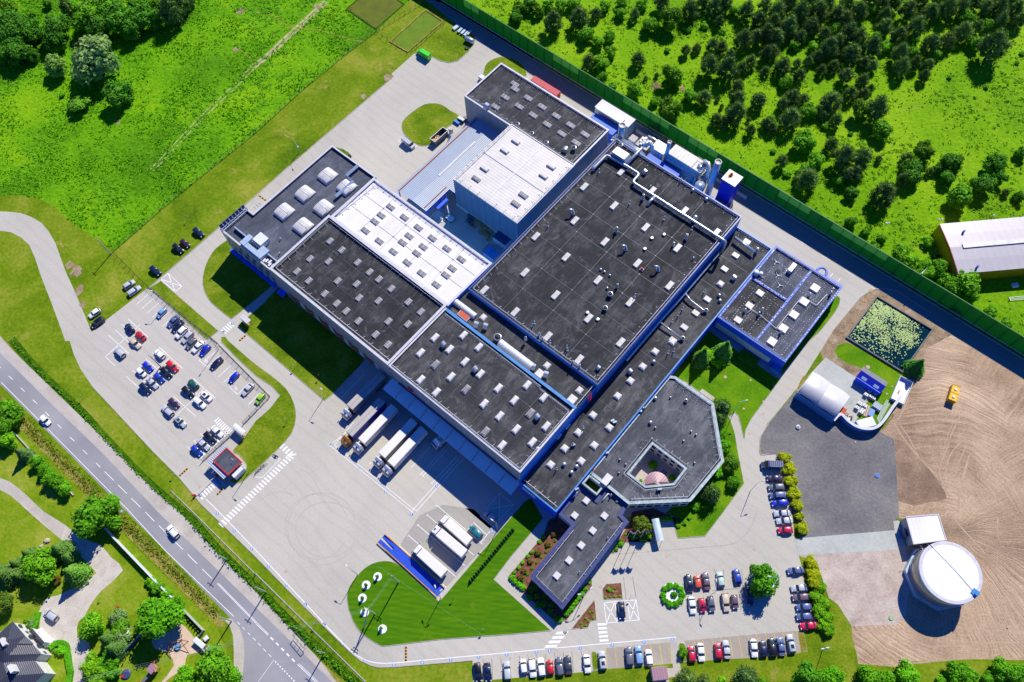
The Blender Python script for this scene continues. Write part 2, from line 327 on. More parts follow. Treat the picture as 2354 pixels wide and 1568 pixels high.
def paint_mat():
    m,nt,b=newmat("car_paint"); oi=N(nt,"ShaderNodeObjectInfo")
    nt.links.new(oi.outputs['Color'],b.inputs['Base Color'])
    b.inputs['Roughness'].default_value=0.35; b.inputs['Metallic'].default_value=0.0; b.inputs['Coat Weight'].default_value=0.8; b.inputs['Coat Roughness'].default_value=0.05
    return m
M_paint=paint_mat()
def leaf_mat(name,dark,light,hue=0.06):
    m,nt,b=newmat(name); oi=N(nt,"ShaderNodeObjectInfo"); v=coords(nt,True)
    n=noise(nt,v,2.6,3,0.7); c=ramp(nt,n,(0.34,dark),(0.66,light))
    g=N(nt,"ShaderNodeNewGeometry"); c=mix(nt,math_n(nt,'MULTIPLY',g.outputs['Random Per Island'],0.5),c,tuple(min(1,x*1.35) for x in light[:3])+(1,))
    c=mix(nt,1.0,c,oi.outputs['Color'],'MULTIPLY')
    nt.links.new(c,b.inputs['Base Color']); b.inputs['Roughness'].default_value=0.75; b.inputs['Specular IOR Level'].default_value=0.2
    tr=N(nt,"ShaderNodeBsdfTranslucent"); nt.links.new(c,tr.inputs['Color'])
    ms=N(nt,"ShaderNodeMixShader"); ms.inputs[0].default_value=0.18
    nt.links.new(b.outputs[0],ms.inputs[1]); nt.links.new(tr.outputs[0],ms.inputs[2])
    nt.links.new(ms.outputs[0],nt.nodes['Material Output'].inputs['Surface'])
    return m
M_leaf=leaf_mat("broad_leaves",srgb(36,90,8),srgb(124,196,34))
M_needle=leaf_mat("pine_needles",srgb(46,78,26),srgb(124,158,82))
M_grassblade=leaf_mat("meadow_blades",srgb(80,150,0),srgb(140,210,14))
# ---------------------------------------------------------------- mesh helpers
def area2(p): return sum(p[i][0]*p[(i+1) % len(p)][1]-p[(i+1) % len(p)][0]*p[i][1] for i in range(len(p)))
def ccw(p): p=[tuple(q[:2]) for q in p]; return p if area2(p) > 0 else p[::-1]
def inset(p,w):
    """move every edge of a counter-clockwise polygon inwards by w"""
    out=[]; n=len(p)
    for i in range(n):
        a,b,c=Vector(p[i-1]),Vector(p[i]),Vector(p[(i+1) % n])
        d1=(b-a).normalized(); d2=(c-b).normalized()
        n1=Vector((-d1.y,d1.x)); n2=Vector((-d2.y,d2.x)); k=n1+n2
        k=k/max(0.3,k.dot(n1)) if k.length > 1e-6 else n1
        out.append((b.x+k.x*w,b.y+k.y*w))
    return out
class MB:
    def __init__(s): s.v=[]; s.f=[]; s.m=[]; s.p=[]
    def add(s,vs,fs,m=0):
        o=len(s.v); s.p.append((o,len(s.f))); s.v += [tuple(q) for q in vs]; s.f += [tuple(i+o for i in f) for f in fs]; s.m += [m]*len(fs); return s
    def box(s,x0,x1,y0,y1,z0,z1,m=0):
        if x0 > x1: x0,x1=x1,x0
        if y0 > y1: y0,y1=y1,y0
        return s.add([(x0,y0,z0),(x1,y0,z0),(x1,y1,z0),(x0,y1,z0),(x0,y0,z1),(x1,y0,z1),(x1,y1,z1),(x0,y1,z1)],
                     [(0,3,2,1),(4,5,6,7),(0,1,5,4),(1,2,6,5),(2,3,7,6),(3,0,4,7)],m)
    def obox(s,cx,cy,l,w,rz,z0,z1,m=0):
        c,n=math.cos(rz),math.sin(rz)
        p=[(cx+a*l/2*c-b*w/2*n,cy+a*l/2*n+b*w/2*c) for a,b in ((-1,-1),(1,-1),(1,1),(-1,1))]
        return s.prism(p,z0,z1,m)
    def flat(s,p,z,m=0):
        p=ccw(p); return s.add([(x,y,z) for x,y in p],[tuple(range(len(p)))],m)
    def prism(s,p,z0,z1,m=0,top=True,bottom=True,mt=None):
        p=ccw(p); n=len(p); vs=[(x,y,z0) for x,y in p]+[(x,y,z1) for x,y in p]
        s.add(vs,[(i,(i+1) % n,n+(i+1) % n,n+i) for i in range(n)],m)
        if top: s.add([(x,y,z1) for x,y in p],[tuple(range(n))],m if mt is None else mt)
        if bottom: s.add([(x,y,z0) for x,y in p],[tuple(range(n))[::-1]],m)
        return s
    def frustum(s,p0,p1,z0,z1,m=0,top=True):
        n=len(p0); s.add([(x,y,z0) for x,y in p0]+[(x,y,z1) for x,y in p1],[(i,(i+1) % n,n+(i+1) % n,n+i) for i in range(n)]+([tuple(range(n,2*n))] if top else []),m); return s
    def ring(s,p,w,z0,z1,m=0,bottom=True):
        p=ccw(p); q=inset(p,w); n=len(p)
        vs=[(x,y,z0) for x,y in p]+[(x,y,z1) for x,y in p]+[(x,y,z0) for x,y in q]+[(x,y,z1) for x,y in q]
        fs=[]
        for i in range(n):
            j=(i+1) % n
            fs += [(i,j,n+j,n+i),(n+i,n+j,3*n+j,3*n+i),(3*n+i,3*n+j,2*n+j,2*n+i)]
            if bottom: fs.append((2*n+i,2*n+j,j,i))
        return s.add(vs,fs,m)
    def strip(s,pts,w,z,m=0,h=0.0):
        """a band along an open line; h > 0 makes it a raised bar"""
        n=len(pts)
        for i in range(n-1):
            a,b=Vector(pts[i][:2]),Vector(pts[i+1][:2]); d=(b-a)
            if d.length < 1e-4: continue
            d.normalize(); k=Vector((-d.y,d.x))*w/2; e=d*(w*0.25 if n > 2 else 0)
            q=[a-k-e,b-k+e,b+k+e,a+k-e]; q=[(v.x,v.y) for v in q]
            if h: s.prism(q,z,z+h+0.0004*(i % 3),m)
            else: s.flat(q,z+0.0006*(i % 3),m)
        return s
    def tube(s,pts,r,seg=6,m=0,cap=True):
        pts=[Vector(p) for p in pts]; n=len(pts); rs=r if isinstance(r,(list,tuple)) else [r]*n; vs=[]
        for i,p in enumerate(pts):
            t=(pts[min(i+1,n-1)]-pts[max(i-1,0)]).normalized()
            up=Vector((0,0,1)) if abs(t.z) < 0.95 else Vector((1,0,0))
            a=t.cross(up).normalized(); b=t.cross(a)
            for k in range(seg):
                an=2*math.pi*k/seg; vs.append(p+a*rs[i]*math.cos(an)+b*rs[i]*math.sin(an))
        fs=[(i*seg+k,i*seg+(k+1) % seg,(i+1)*seg+(k+1) % seg,(i+1)*seg+k) for i in range(n-1) for k in range(seg)]
        if cap: fs += [tuple(range(seg))[::-1],tuple(range((n-1)*seg,n*seg))]
        return s.add(vs,fs,m)
    def lathe(s,prof,cx=0,cy=0,seg=16,m=0):
        vs=[(cx+r*math.cos(2*math.pi*k/seg),cy+r*math.sin(2*math.pi*k/seg),z) for r,z in prof for k in range(seg)]
        n=len(prof); fs=[(i*seg+k,i*seg+(k+1) % seg,(i+1)*seg+(k+1) % seg,(i+1)*seg+k) for i in range(n-1) for k in range(seg)]
        if prof[0][0] > 1e-3: fs.append(tuple(range(seg))[::-1])
        if prof[-1][0] > 1e-3: fs.append(tuple(range((n-1)*seg,n*seg)))
        return s.add(vs,fs,m)
    def cyl(s,cx,cy,z0,z1,r,seg=16,m=0): return s.lathe([(r,z0),(r,z1)],cx,cy,seg,m)
    def data(s,name,mats,smooth=False):
        me=bpy.data.meshes.new(name); me.from_pydata(s.v,[],s.f)
        for mt in (mats if isinstance(mats,(list,tuple)) else [mats]): me.materials.append(mt)
        me.polygons.foreach_set('material_index',s.m)
        if smooth: me.polygons.foreach_set('use_smooth',[True]*len(s.f))
        me.update(); return me
    def split(s,name,mats,parent):
        """every piece that was added becomes an object of its own"""
        e=s.p+[(len(s.v),len(s.f))]
        for (v0,f0),(v1,f1) in zip(e,e[1:]):
            q=MB(); q.v=s.v[v0:v1]; q.f=[tuple(i-v0 for i in f) for f in s.f[f0:f1]]; q.m=s.m[f0:f1]; q.build(name,mats,parent)
    def build(s,name,mats,parent=None,smooth=False,loc=None,rz=0):
        o=bpy.data.objects.new(name,s.data(name,mats,smooth)); C.objects.link(o)
        if parent is not None: o.parent=parent
        if loc is not None: o.location=loc; o.rotation_euler=(0,0,rz)
        return o
def thing(name,label,cat,loc=(0,0,0),rz=0.0,group=None):
    o=bpy.data.objects.new(name,None); C.objects.link(o); o.empty_display_size=0.5
    o.location=(loc[0],loc[1],loc[2] if len(loc) > 2 else 0); o.rotation_euler=(0,0,rz); tag(o,label,cat,group); return o
def tag(o,label,cat,group=None):
    o['label']=label; o['category']=cat
    if group: o['group']=group
    return o
def struct(name,mb,mats,smooth=False):
    o=mb.build(name,mats,None,smooth); o['kind']='structure'; return o
ORD=['first','second','third','fourth','fifth','sixth','seventh','eighth','ninth','tenth','eleventh','twelfth','thirteenth','fourteenth','fifteenth','sixteenth','seventeenth','eighteenth','nineteenth','twentieth']
def onum(i):
    if i < 20: return ORD[i]
    return f"{i+1}" + ('th' if 10 <= (i+1) % 100 <= 20 else {1:'st',2:'nd',3:'rd'}.get((i+1) % 10,'th'))
def px(p,z=0):                     # where a point would fall on the survey sheet, used only to word the labels (left to right)
    q=Vector((p[0],p[1],z-CAM_H)); return q.dot(CR)/q.dot(CF),q.dot(CD)/q.dot(CF)
# ================================================================ THE GROUND
Z=0.004
def sheet(name,poly,z,mat,kind='structure'):
    return struct(name,MB().flat(poly,z),mat)
struct('ground',MB().flat([(-1500,-700),(1500,-700),(1500,2500),(-1500,2500)],0.0),M_mown)

meadow=U(-520,470,-120,455,0,449,37,448,82,454,120,472,140,489,160,507,182,522,212,544,232,549,245,566,262,577,300,545,392,463,480,392,588,305,700,203,800,121,866,72,950,-8,1010,-60,1100,-200,1100,-420,400,-620,-700,-620)
sheet('meadow',meadow,Z,M_meadow)
wild=gr(-300,174.6,120,174.9,240,176,330,180,500,600,100,700,-400,700,-460,300)
sheet('wild_grassland',wild,Z,M_wildgrass)
# pavement of the whole works yard
yard=U(341,663,486,538,588.5,449,653,392,905,176,899.5,170,953,122.5,989,129,1011,140,1033,145,1053,140,1078,118,1091,98,1091,82,1066,60,1036,38,1000,15,960,-10,925,-60) \
  + gr(-215,172.8,-60,172.8,90,172.8) \
  + U(2400,898,2290,818,2200,758,2140,720,2100,694,2060,668,2037,664,2016,664,2002,668,1977,684,1915,759,1885,808,1831,894,1800,930,1765,971,1749,1001,1745,1023,1748,1045,1781,1042,1790,1060,1795,1080,1805,1130,1820,1175,1826,1236,1835,1276,1842,1300,1850,1345,1862,1400,1879,1433,1847,1453,1856,1497,1835,1500,1780,1508,1700,1514,1571,1521,1549,1525,1394,1538,1361,1543,1250,1553,1176,1559,1087,1566,1086,1518,905.8,1533,870.8,1534,853,1530,828,1518,800.8,1495,698,1393,588,1280,462,1158,
      412,1098,350,1036,250,928.6,212,888,185,848,170,816,160,783.6,150,784,125,714,95,637,80,592,67.5,564,50,547,25,534,0,530.5,-150,528,-150,486,0,486,25,487,50,490.5,72.5,499,95,512,112,532,127.5,559,150,622,175,677,210,762,335,665.5)
sheet('yard_pavement',yard,2*Z,M_pave)
sheet('car_park_pavement',U(212,764,335,666,500,790,644,909,588,967,566,999,500,1085,470,1070,340,920,262,850,232,812),3*Z,M_pave2)
sheet('service_road',gr(-215,172.6,-60,172.6,88,172.6,88,166.6,-150,166.4,-180,168.5),3*Z,M_oldroad)
sheet('truck_yard_pavement',gr(-96,44,-101,29.6,-40,29.6,-40.5,44),3*Z,M_pave)
sheet('truck_bay_pavement',T('13',1318,318,1745,700,2228,195,2000,-20,1720,-60,1500,40),3*Z,M_bayyard)
# public road, foot path and verges
road=U(-60,670,0,810,110,921,240,1046,362,1175.6,588,1395,763,1567,830,1634,560,1640,557,1567,562,1500,560,1470,550,1443,530,1421,505,1396,290,1175,282,1168,100,983,0,883,-60,820)
footway=U(-60,650,-10,760,27,803.6,120,893.6,270,1038.6,315,1088.6,370,1141,410,1175.4,450,1215,500,1273,588.5,1360,671,1450,731,1513,773,1567,840,1640,830,1634,763,1567,588,1396,362,1175.6,240,1046,110,921,0,811,-60,745)
sheet('public_road',road,2*Z,M_road)
sheet('foot_path',[footway[i] for i in range(len(footway))],3*Z,M_path)
sheet('side_path',U(530,1421,550,1443,560,1470,562,1500,557,1567,555,1640,537,1640,538,1567,537,1490,535,1460,527,1437,516,1425),3*Z,M_path)
sheet('road_verge',U(0,905,60,962,120,1027,282,1185,400,1300,505,1412,520,1440,500,1440,380,1320,250,1190,120,1060,50,990,0,935),Z,M_drygrass)
ditch=smooth(U(28,783,90,855,180,940,262,1030,330,1100,385,1150,440,1195,500,1265,590,1352,660,1425,740,1500,850,1600),3,False)
struct('ditch',MB().strip(ditch,2.6,2*Z),M_ditch)
struct('grass_strip',MB().strip(smooth(U(18,793,75,865,120,908,262,1043,330,1110,385,1160,430,1205,500,1282,583,1364,650,1436,730,1520,800,1590),3,False),1.3,Z+0.001),M_drygrass)
# left private plot
sheet('villa_lawn',U(-200,980,0,925,60,985,120,1060,250,1195,380,1325,500,1440,520,1500,470,1640,-200,1700),Z*0.5,M_villalawn)
sheet('garden_track',smooth(U(-80,1068,0,1099,25,1109,65,1142,105,1180,150,1207,190,1238,230,1252,255,1281,283,1311,234,1357,208,1390,194,1417,180,1430,178,1460,205,1478,202,1510,190,1560,180,1620,150,1620,168,1567,166,1520,160,1495,125,1475,100,1455,85,1425,92,1400,108,1375,135,1368,180,1345,215,1322,216,1310,160,1255,140,1240,70,1180,25,1139,0,1126,-80,1095),2),2*Z,M_drive)
sheet('concrete_track',U(-80,1064,0,1099,25,1109,63,1141,100,1175.5,150,1207,140,1240,72,1176,50,1156,25,1139,0,1126,-80,1091),3*Z,M_path)
sheet('play_sand',smooth(U(405,1432,425,1440,455,1480,455,1500,430,1505,425,1530,410,1545,380,1567,365,1600,372,1567,400,1530,385,1500,355,1490,350,1460,375,1440),2),2*Z,M_playsand)
# plots to the east
gravel=U(1765,977,1798,937,1831,897,1860,905,1960,960,2055,1010,2060,1080,2066,1175,2066,1192,2059,1192,2055,1224,1845,1239,1825,1180,1806,1130,1797,1080,1790,1060,1782,1045,1750,1047,1747,1023,1751,1001)
sheet('gravel_yard',gravel,3*Z,M_gravel)
field=U(2122,791,2150,765,2195,766,2290,829,2400,908,2560,1010,2640,1400,2560,1560,2353,1512,2250,1515,2100,1520,2060,1533,1972,1526,1960,1470,1956,1432,2075,1425,2060,1370,2060,1300,2075,1192,2064,1192,2055,1010,2028,996,2066,939,2098,889)
sheet('ploughed_field',field,Z,M_field)
sheet('sandy_plot',U(1835,1277,1845,1275,2067,1258,2085,1270,2095,1330,2080,1420,2060,1436,1957,1439,1927,1391,1905,1374,1877,1291),2*Z,M_sand)
sheet('concrete_apron',U(1825,1238,2056,1219,2053,1198,2064,1196,2075,1205,2080,1262,1832,1277),4*Z,M_concrete)
sheet('bare_soil_bank',U(1977,684,2002,668,2016,664,2040,665,2100,697,2165,740,2195,766,2150,790,2130,800,2095,895,2066,939,2028,996,1950,960,1885,808,1915,759),Z*1.5,M_soil)
sheet('pond_side_grass',smooth(U(1917,808,1945,787,2000,815,2080,858,2077,890,2060,925,2030,985,1985,985,1960,975,1990,930,2020,890,1990,850,1945,835),2),3*Z,M_greenlawn)
sheet('storage_pad',U(1897,822,1973,871,2010,893,1995,920,1962,976,1830,897,1843,880),4*Z,M_concrete)
sheet('hedge_bank_grass',smooth(U(1845,1290,1880,1320,1905,1372,1928,1392,1950,1425,1960,1470,1973,1530,1960,1580,1860,1580,1780,1575,1790,1512,1856,1500,1850,1455,1882,1440,1862,1400,1850,1345),2),Z*1.5,M_lawn_patchy)
sheet('roadside_grass',U(1176,1562,1361,1546,1394,1541,1549,1528,1700,1517,1850,1503,1850,1640,1090,1640,1088,1569),Z*1.2,M_lawn_patchy)
# sandy wheel track over the meadow
tr=smooth(T('10',640,20,520,130,400,240,260,370,100,520,-30,620,-200,800,-480,1060,-800,1400,-960,1568),3,False)
tk=MB()
for off in (-0.75,0.75):
    p=[]
    for i,q in enumerate(tr):
        a=Vector(tr[max(0,i-1)]); b=Vector(tr[min(len(tr)-1,i+1)]); d=(b-a).normalized(); p.append((q[0]-d.y*off,q[1]+d.x*off))
    tk.strip(p[:16],1.1,2*Z); tk.strip(p[15:],0.35,2*Z)
struct('wheel_track',tk,M_sandtrack)
mt=MB()
for pts_,w_ in ((T('10',0,115,100,120,200,180,300,235,420,260,520,270,640,290,760,330,880,370,990,380),0.45),(T('00',2200,460,2280,520,2354,570),0.5)):
    mt.strip(smooth(pts_,3,False),w_,2*Z)
struct('trodden_path',mt,M_drygrass)
sp=MB()
for k,x,y,r in (('00',2210,100,45),('00',2170,455,28),('00',1085,1125,22),('10',1215,710,40),('10',990,885,32),('10',560,60,30),('01',700,930,55),('01',730,1100,45),('01',760,1230,30),('01',640,870,40),('20',1320,790,50),('20',1560,820,40)):
    c=Vector(T(k,x,y)[0]); s=Vector(T(k,x+r,y)[0]); rr=(s-c).length
    sp.flat([(c.x+rr*random.uniform(.6,1.2)*math.cos(a),c.y+rr*random.uniform(.6,1.4)*math.sin(a)) for a in [i*math.pi/8 for i in range(16)]],2.5*Z)
struct('bare_patch',sp,M_soil)

ft=MB()      # pale tyre tracks and a darker turned corner on the ploughed field
for k,p,w in (('32',(1790,600,1760,700,1690,850,1640,1000,1590,1120,1580,1230,1620,1330,1655,1420),.5),('32',(1870,780,1800,900,1700,1010,1650,1120,1640,1230,1650,1350),.45),('32',(1830,950,1770,1080,1730,1200,1710,1340),.35),('32',(1700,760,1660,850,1630,950,1610,1020),.3),('32',(2050,990,2130,1120,2230,1230,2354,1350),.5),('32',(1900,910,1990,1080,2030,1220,2060,1340),.4),('32',(1850,1060,1800,1230,1760,1400,1750,1560),.7),('32',(1220,780,1290,880,1330,960,1350,990),.5),('32',(1160,760,1250,900,1400,1080,1560,1250),.6),('32',(1300,520,1250,620,1200,720),.5),('33',(780,1110,1100,1090,1500,1080,2200,1080,2354,1110),.6),('33',(1960,1050,2060,1035,2150,1045,2210,1080),.7),('33',(2000,1130,2100,1120,2200,1110,2300,1140),.8),('33',(1300,1400,1600,1370,1900,1350,2354,1360),.6),('33',(1480,1250,1800,1220,2100,1205,2354,1210),.5),('33',(1700,50,1780,150,1860,240,1990,380),.5),('33',(2100,780,2170,880,2260,960,2354,1010),.5),('33',(2110,60,2110,160,2120,260),.4)):
    ft.strip(smooth(T(k,*p),3,False),w*.8,2*Z)
struct('tyre_tracks',ft,M_fpale)
sheet('turned_soil',smooth(T('32',1168,905,1330,1030,1480,1180,1590,1330,1640,1450,1500,1480,1200,1475),2),1.6*Z,M_fdark)
# raised lawns with their kerbs
kerbs=MB()
def lawn(name,poly,mat,kerb=True,h=0.10):
    poly=ccw(poly); struct(name,MB().prism(inset(poly,0.12) if kerb else poly,-0.05,h,bottom=False),mat)
    if kerb: kerbs.ring(poly,0.14,-0.04,h+0.02,bottom=False)
lawn('lawn',T('01',1370,1082,1480,1015,2010,1475,1905,1562),M_lawn_patchy)
lawn('lawn',smooth(U(519,774,526,784,588,837,621,861,658,893,676,926,681,958,671,996,638,1034,588,1081,556,1108,534,1110,528,1104,560,1085,566,1068,548,1045,535,1036,566,999,588,967,643,909,588,864,508,786),2),M_lawn_patchy)
lawn('lawn',smooth(U(525,550,495,572,475,604,466,637,467.5,662,480,689,500,709,532,734),3,False)+U(590,688,626,657,650,640,560,560),M_lawn_patchy)
lawn('lawn',U(546,748,602,701,632,668,660,640,860,800,828,841,768,903.6,746,922,701,883.6,646,836,588,786,560,762),M_lawn_patchy)
lawn('lawn',smooth(T('10',1340,1190,1345,1120,1400,1060,1480,1000,1550,960,1640,950,1720,970,1790,1020,1880,1070,1850,1120,1780,1160,1700,1220,1640,1310,1560,1345,1470,1330,1380,1260),2),M_lawn_patchy)
lawn('lawn',smooth(T('10',2105,700,2095,650,2110,600,2150,560,2240,525,2354,535,2420,570,2470,620,2490,690,2440,740,2300,740),2),M_lawn_patchy)
lawn('lawn',T('10',735,1355,800,1370,850,1400,885,1440,860,1490,700,1400),M_lawn_patchy)
tear=smooth(T('13',850,900,835,800,840,740,870,670,930,590,1000,520,1090,470,1180,455,1260,465,1335,505),3,False)+T('13',1680,822,1710,800)+T('22',115,1475,180,1440)+U(1249,1192)+U(1176.6,1278)+T('13',2190,625)+T('23',365,1098)+T('23',0,1132)+smooth(T('13',1700,1180,1220,1238,1130,1228,1030,1170,950,1100,890,1010),3,False)
lawn('mown_lawn',tear,M_lawn)
lawn('planting_bed',T('23',288,218,-40,600,130,780,395,1015,500,1010,700,740,738,690,735,610,640,700,480,860,200,560,420,330,560,120,470,20,330,80),M_mulch)
lawn('planting_bed',T('23',830,710,865,665,1005,655,1020,805,840,810),M_mulch)
lawn('planting_bed',T('23',540,1085,760,805,780,1000,725,1010,700,1070),M_mulch)
lawn('planting_bed',T('23',900,385,940,388,1040,288,1280,290,1290,100,1480,92,1500,160,1520,60,1300,-30,1100,0,1080,100),M_mulch)
lawn('garden_lawn',T('22',1420,310,1690,10,1800,-100)+T('32',60,330,118,352,0,512)+T('22',2200,720,2150,820,2135,910,2105,790,2078,690,2052,660,2010,695,1860,575,1700,455,1600,380,1480,330),M_greenlawn)
lawn('garden_lawn',T('22',1850,560,2000,702,2050,850,2085,1060,2135,1312,1950,1568)+T('23',1775,232,1520,250,1482,90,1400,20)+T('22',1500,1500,1900,1100),M_greenlawn)
sheet('garden_path',T('22',1712,475,1750,442,1862,522,1840,585),5*Z+0.1,M_path)
lawn('garden_lawn',smooth(T('31',630,1150,655,1165,664,1190,650,1250,600,1330),2,False)+T('31',480,1480,370,1580)+T('32',130,312,90,280)+T('31',200,1600,500,1300),M_greenlawn)
lawn('garden_lawn',smooth(T('32',270,455,285,400,320,330,355,318,368,335,330,380,290,440),2),M_drygrass,kerb=False)
lawn('car_park_island',smooth(T('23',730,1300,750,1288,775,1295,790,1340,800,1440,745,1460),2),M_lawn_patchy)
lawn('car_park_island',smooth(T('23',1530,1230,1555,1210,1590,1225,1610,1300,1615,1370,1555,1385),2),M_lawn_patchy)
c0=T('23',1478,768)[0]; r0=(Vector(T('23',1596,768)[0])-Vector(c0)).length
circ=lambda c,r,n=28: [(c[0]+r*math.cos(2*math.pi*i/n),c[1]+r*math.sin(2*math.pi*i/n)) for i in range(n)]
lawn('round_bed',circ(c0,r0,36),M_white)
struct('kerb',kerbs,M_kerb)
# extra kerb lines along the yard edge
kl=MB()
for pts_ in (U(341,663,486,538,588.5,449,653,392,905,176),U(953,122.5,989,129,1011,140,1033,145,1053,140,1078,118,1091,98),U(412,1098,462,1158,588,1280,698,1393,800.8,1495,828,1518,853,1530,870.8,1534,905.8,1533,1086,1518),U(212,888,250,928.6,350,1036,412,1098),
             smooth(T('22',2354,1040,2285,1045,2275,960,2290,870,2354,770),2,False)+T('32',0,760,250,450),U(1885,808,1915,759,1977,684,2002,668,2016,664,2037,664,2060,668,2140,720)): kl.strip(pts_,0.22,0.0,h=0.13)
kl.strip(gr(-190,172.9,-100,172.9,0,172.9,80,172.9),0.35,0,h=0.14)
kl.strip(T('23',1530,347,1700,332,1960,312),0.2,0,h=0.03); kl.strip(smooth(T('23',1960,312,2060,285,2150,210,2210,120,2250,0),3,False),0.2,0,h=0.03)
kl.strip(T('23',940,390,1080,385,1310,368,1530,347),0.15,0,h=0.03)
kl.strip(U(480,392,588,305,700,203),0.01,0,h=0.01)
struct('kerb',kl,M_kerb)
# ponds
def pond(name,poly,mat,rim,rimw=0.5,rh=0.35):
    poly=ccw(poly); sheet(name,poly,0.06,mat)
    if rim: struct(name+'_edge',MB().ring(inset(poly,-rimw),rimw,-0.05,rh,bottom=False),rim)
pond('pond_water',T('10',840,85,960,-20,1240,-40,1355,42,1100,262),M_pond,M_ditch,0.4,0.25)
pond('pond_water',T('10',1245,385,1560,100,1710,200,1395,472),M_pond2,M_drygrass,0.6,0.3)
pp=T('31',1000,1170,1500,1470)+T('32',1228,282)+T('31',728,1540)
pond('pond_water',pp,M_darkpond,M_gravel,0.4,0.6)
# lily pads drifting on the dark pond
rr=random.Random(3); lp=MB(); o_,e1,e2=Vector(pp[0]),Vector(pp[1])-Vector(pp[0]),Vector(pp[3])-Vector(pp[0])
blobs=[(rr.random(),rr.random()) for _ in range(9)]
for i in range(3000):
    if i % 3 == 0: s,t=rr.random()**1.6*0.9,rr.random()**1.3
    else:
        b=blobs[rr.randrange(9)]; s,t=b[0]*0.8+rr.gauss(0,0.09),b[1]*0.75+rr.gauss(0,0.08)
    if s < 0.02 or t < 0.02 or s > 0.97 or t > 0.97 or s*0.75+t*0.5 > 1.02+rr.random()*0.25: continue
    c=o_+e1*s+e2*t; r=rr.uniform(0.08,0.26)*(1.5 if s+t < .45 else 1)
    lp.flat([(c.x+r*rr.uniform(.8,1.1)*math.cos(a*math.pi/4),c.y+r*rr.uniform(.8,1.1)*math.sin(a*math.pi/4)) for a in range(8)],0.066+0.002*(i % 12))
o=lp.build('water_lilies',M_lily); tag(o,'mass of pale green lily pads floating on the dark square pond','water lilies'); o['kind']='stuff'

# painted markings
wm,ym,gm,am,bm_=MB(),MB(),MB(),MB(),MB(); ZM=6*Z
def seg(mb,k,x0,y0,x1,y1,w=0.14): w *= 1.3; mb.strip(T(k,x0,y0,x1,y1),w,ZM)
def rep(mb,k,line,n,dx,dy,w=0.14):
    for i in range(n): seg(mb,k,line[0]+dx*i,line[1]+dy*i,line[2]+dx*i,line[3]+dy*i,w)
# west car park stalls
rep(wm,'01',(1368,1135,1258,1230),14,47,41)
rep(wm,'02',(2118,228,2008,332),1,0,0); rep(wm,'02',(2168,275,2058,380),1,0,0); rep(wm,'02',(2220,318,2110,425),1,0,0); rep(wm,'02',(2340,430,2232,540),2,52,48)
rep(wm,'02',(1942,75,1832,180),2,75,62); seg(wm,'02',1832,180,1907,242); seg(wm,'02',2110,425,2182,492); seg(wm,'02',2300,380,2182,492); rep(wm,'02',(2064,182,1955,288),1,0,0)
for k,ax in (('01',((1178,1365),(1365,1535))),): rep(wm,k,(1178,1365,1365,1535),4,-60,50)
seg(wm,'02',1290,-150,968,147); seg(wm,'02',968,147,1062,232)
rep(wm,'02',(1462,58,1678,253),6,-60.5,53.5); seg(wm,'02',1572,145,1262,420)
rep(wm,'02',(1778,347,1980,530),4,-60,55); seg(wm,'02',1882,435,1582,722)
rep(wm,'02',(1902,797,2050,930),4,-60,58)
# disabled bay symbols: head, wheel, seat line
for cx,cy in ((1895,182),(2168,430)):
    p=T('02',cx-4,cy-15)[0]; wm.flat(circ(p,0.16,10),ZM); c=T('02',cx+2,cy+8)[0]
    wm.ring(circ(c,0.42,16),0.11,ZM-0.001,ZM+0.002,bottom=False); wm.strip(T('02',cx-5,cy-10,cx-1,cy+4,cx+10,cy+4,cx+16,cy+16),0.12,ZM+0.003)
# zebra crossings
def zebra(k,ax,ay,bx,by,cx,cy,n,duty=0.5):
    """stripes from side A-B, each stripe running along A->C"""
    for i in range(n):
        t0,t1=i/n,(i+duty)/n
        q=[(ax+(bx-ax)*t,ay+(by-ay)*t) for t in (t0,t1)]; e=(cx-ax,cy-ay)
        wm.flat(T(k,q[0][0],q[0][1],q[1][0],q[1][1],q[1][0]+e[0],q[1][1]+e[1],q[0][0]+e[0],q[0][1]+e[1]),ZM)
zebra('01',2110,1392,2020,1475,2155,1430,5,0.55)
zebra('02',2008,700,2150,830,1965,742,9,0.5)
zebra('02',2100,850,1840,1090,2068,822,10,0.5)
zebra('02',1980,1300,1830,1420,1935,1345-92,1,0.01)
for i in range(7): x,y=1955-i*22,1302+i*20; wm.flat(T('02',x,y,x+12,y-10,x+48,y+30,x+36,y+40),ZM)
for i in range(26): x,y=268-i*24.6,1072+i*24.3; wm.flat(T('12',x,y,x+13,y-12,x+58,y+24,x+44,y+37),ZM)
for i in range(4): x,y=255+i*25,942+i*24; wm.flat(T('12',x,y,x+14,y+10,x-28,y+52,x-42,y+40),ZM)
wm.flat(T('12',275,1055,300,1040,370,1038,372,1052,300,1060),ZM+.002); wm.flat(T('12',300,1052,352,1075,340,1088,290,1062),ZM+.004)
for i in range(4): x,y=412-i*33,1107+i*41; wm.flat(T('23',x,y,x+110,y-3,x+88,y+23,x-15,y+26),ZM)
for i in range(5): x,y=785+i*4.5,1030+i*37; wm.flat(T('23',x,y,x+82,y-4,x+85,y+17,x+3,y+22),ZM)
# long white lines
wm.strip(smooth(T('02',1893,1455,2010,1568),1,False)+T('13',0,360,350,735,700,1110,850,1262),0.22,ZM)
wm.strip(smooth(T('13',850,1262,900,1305,960,1345,1030,1375,1100,1392,1180,1398,1300,1392),3,False)+T('13',1700,1355,2354,1296)+T('23',300,1267),0.22,ZM)
wm.strip(T('23',400,1257,1508,1157),0.22,ZM)
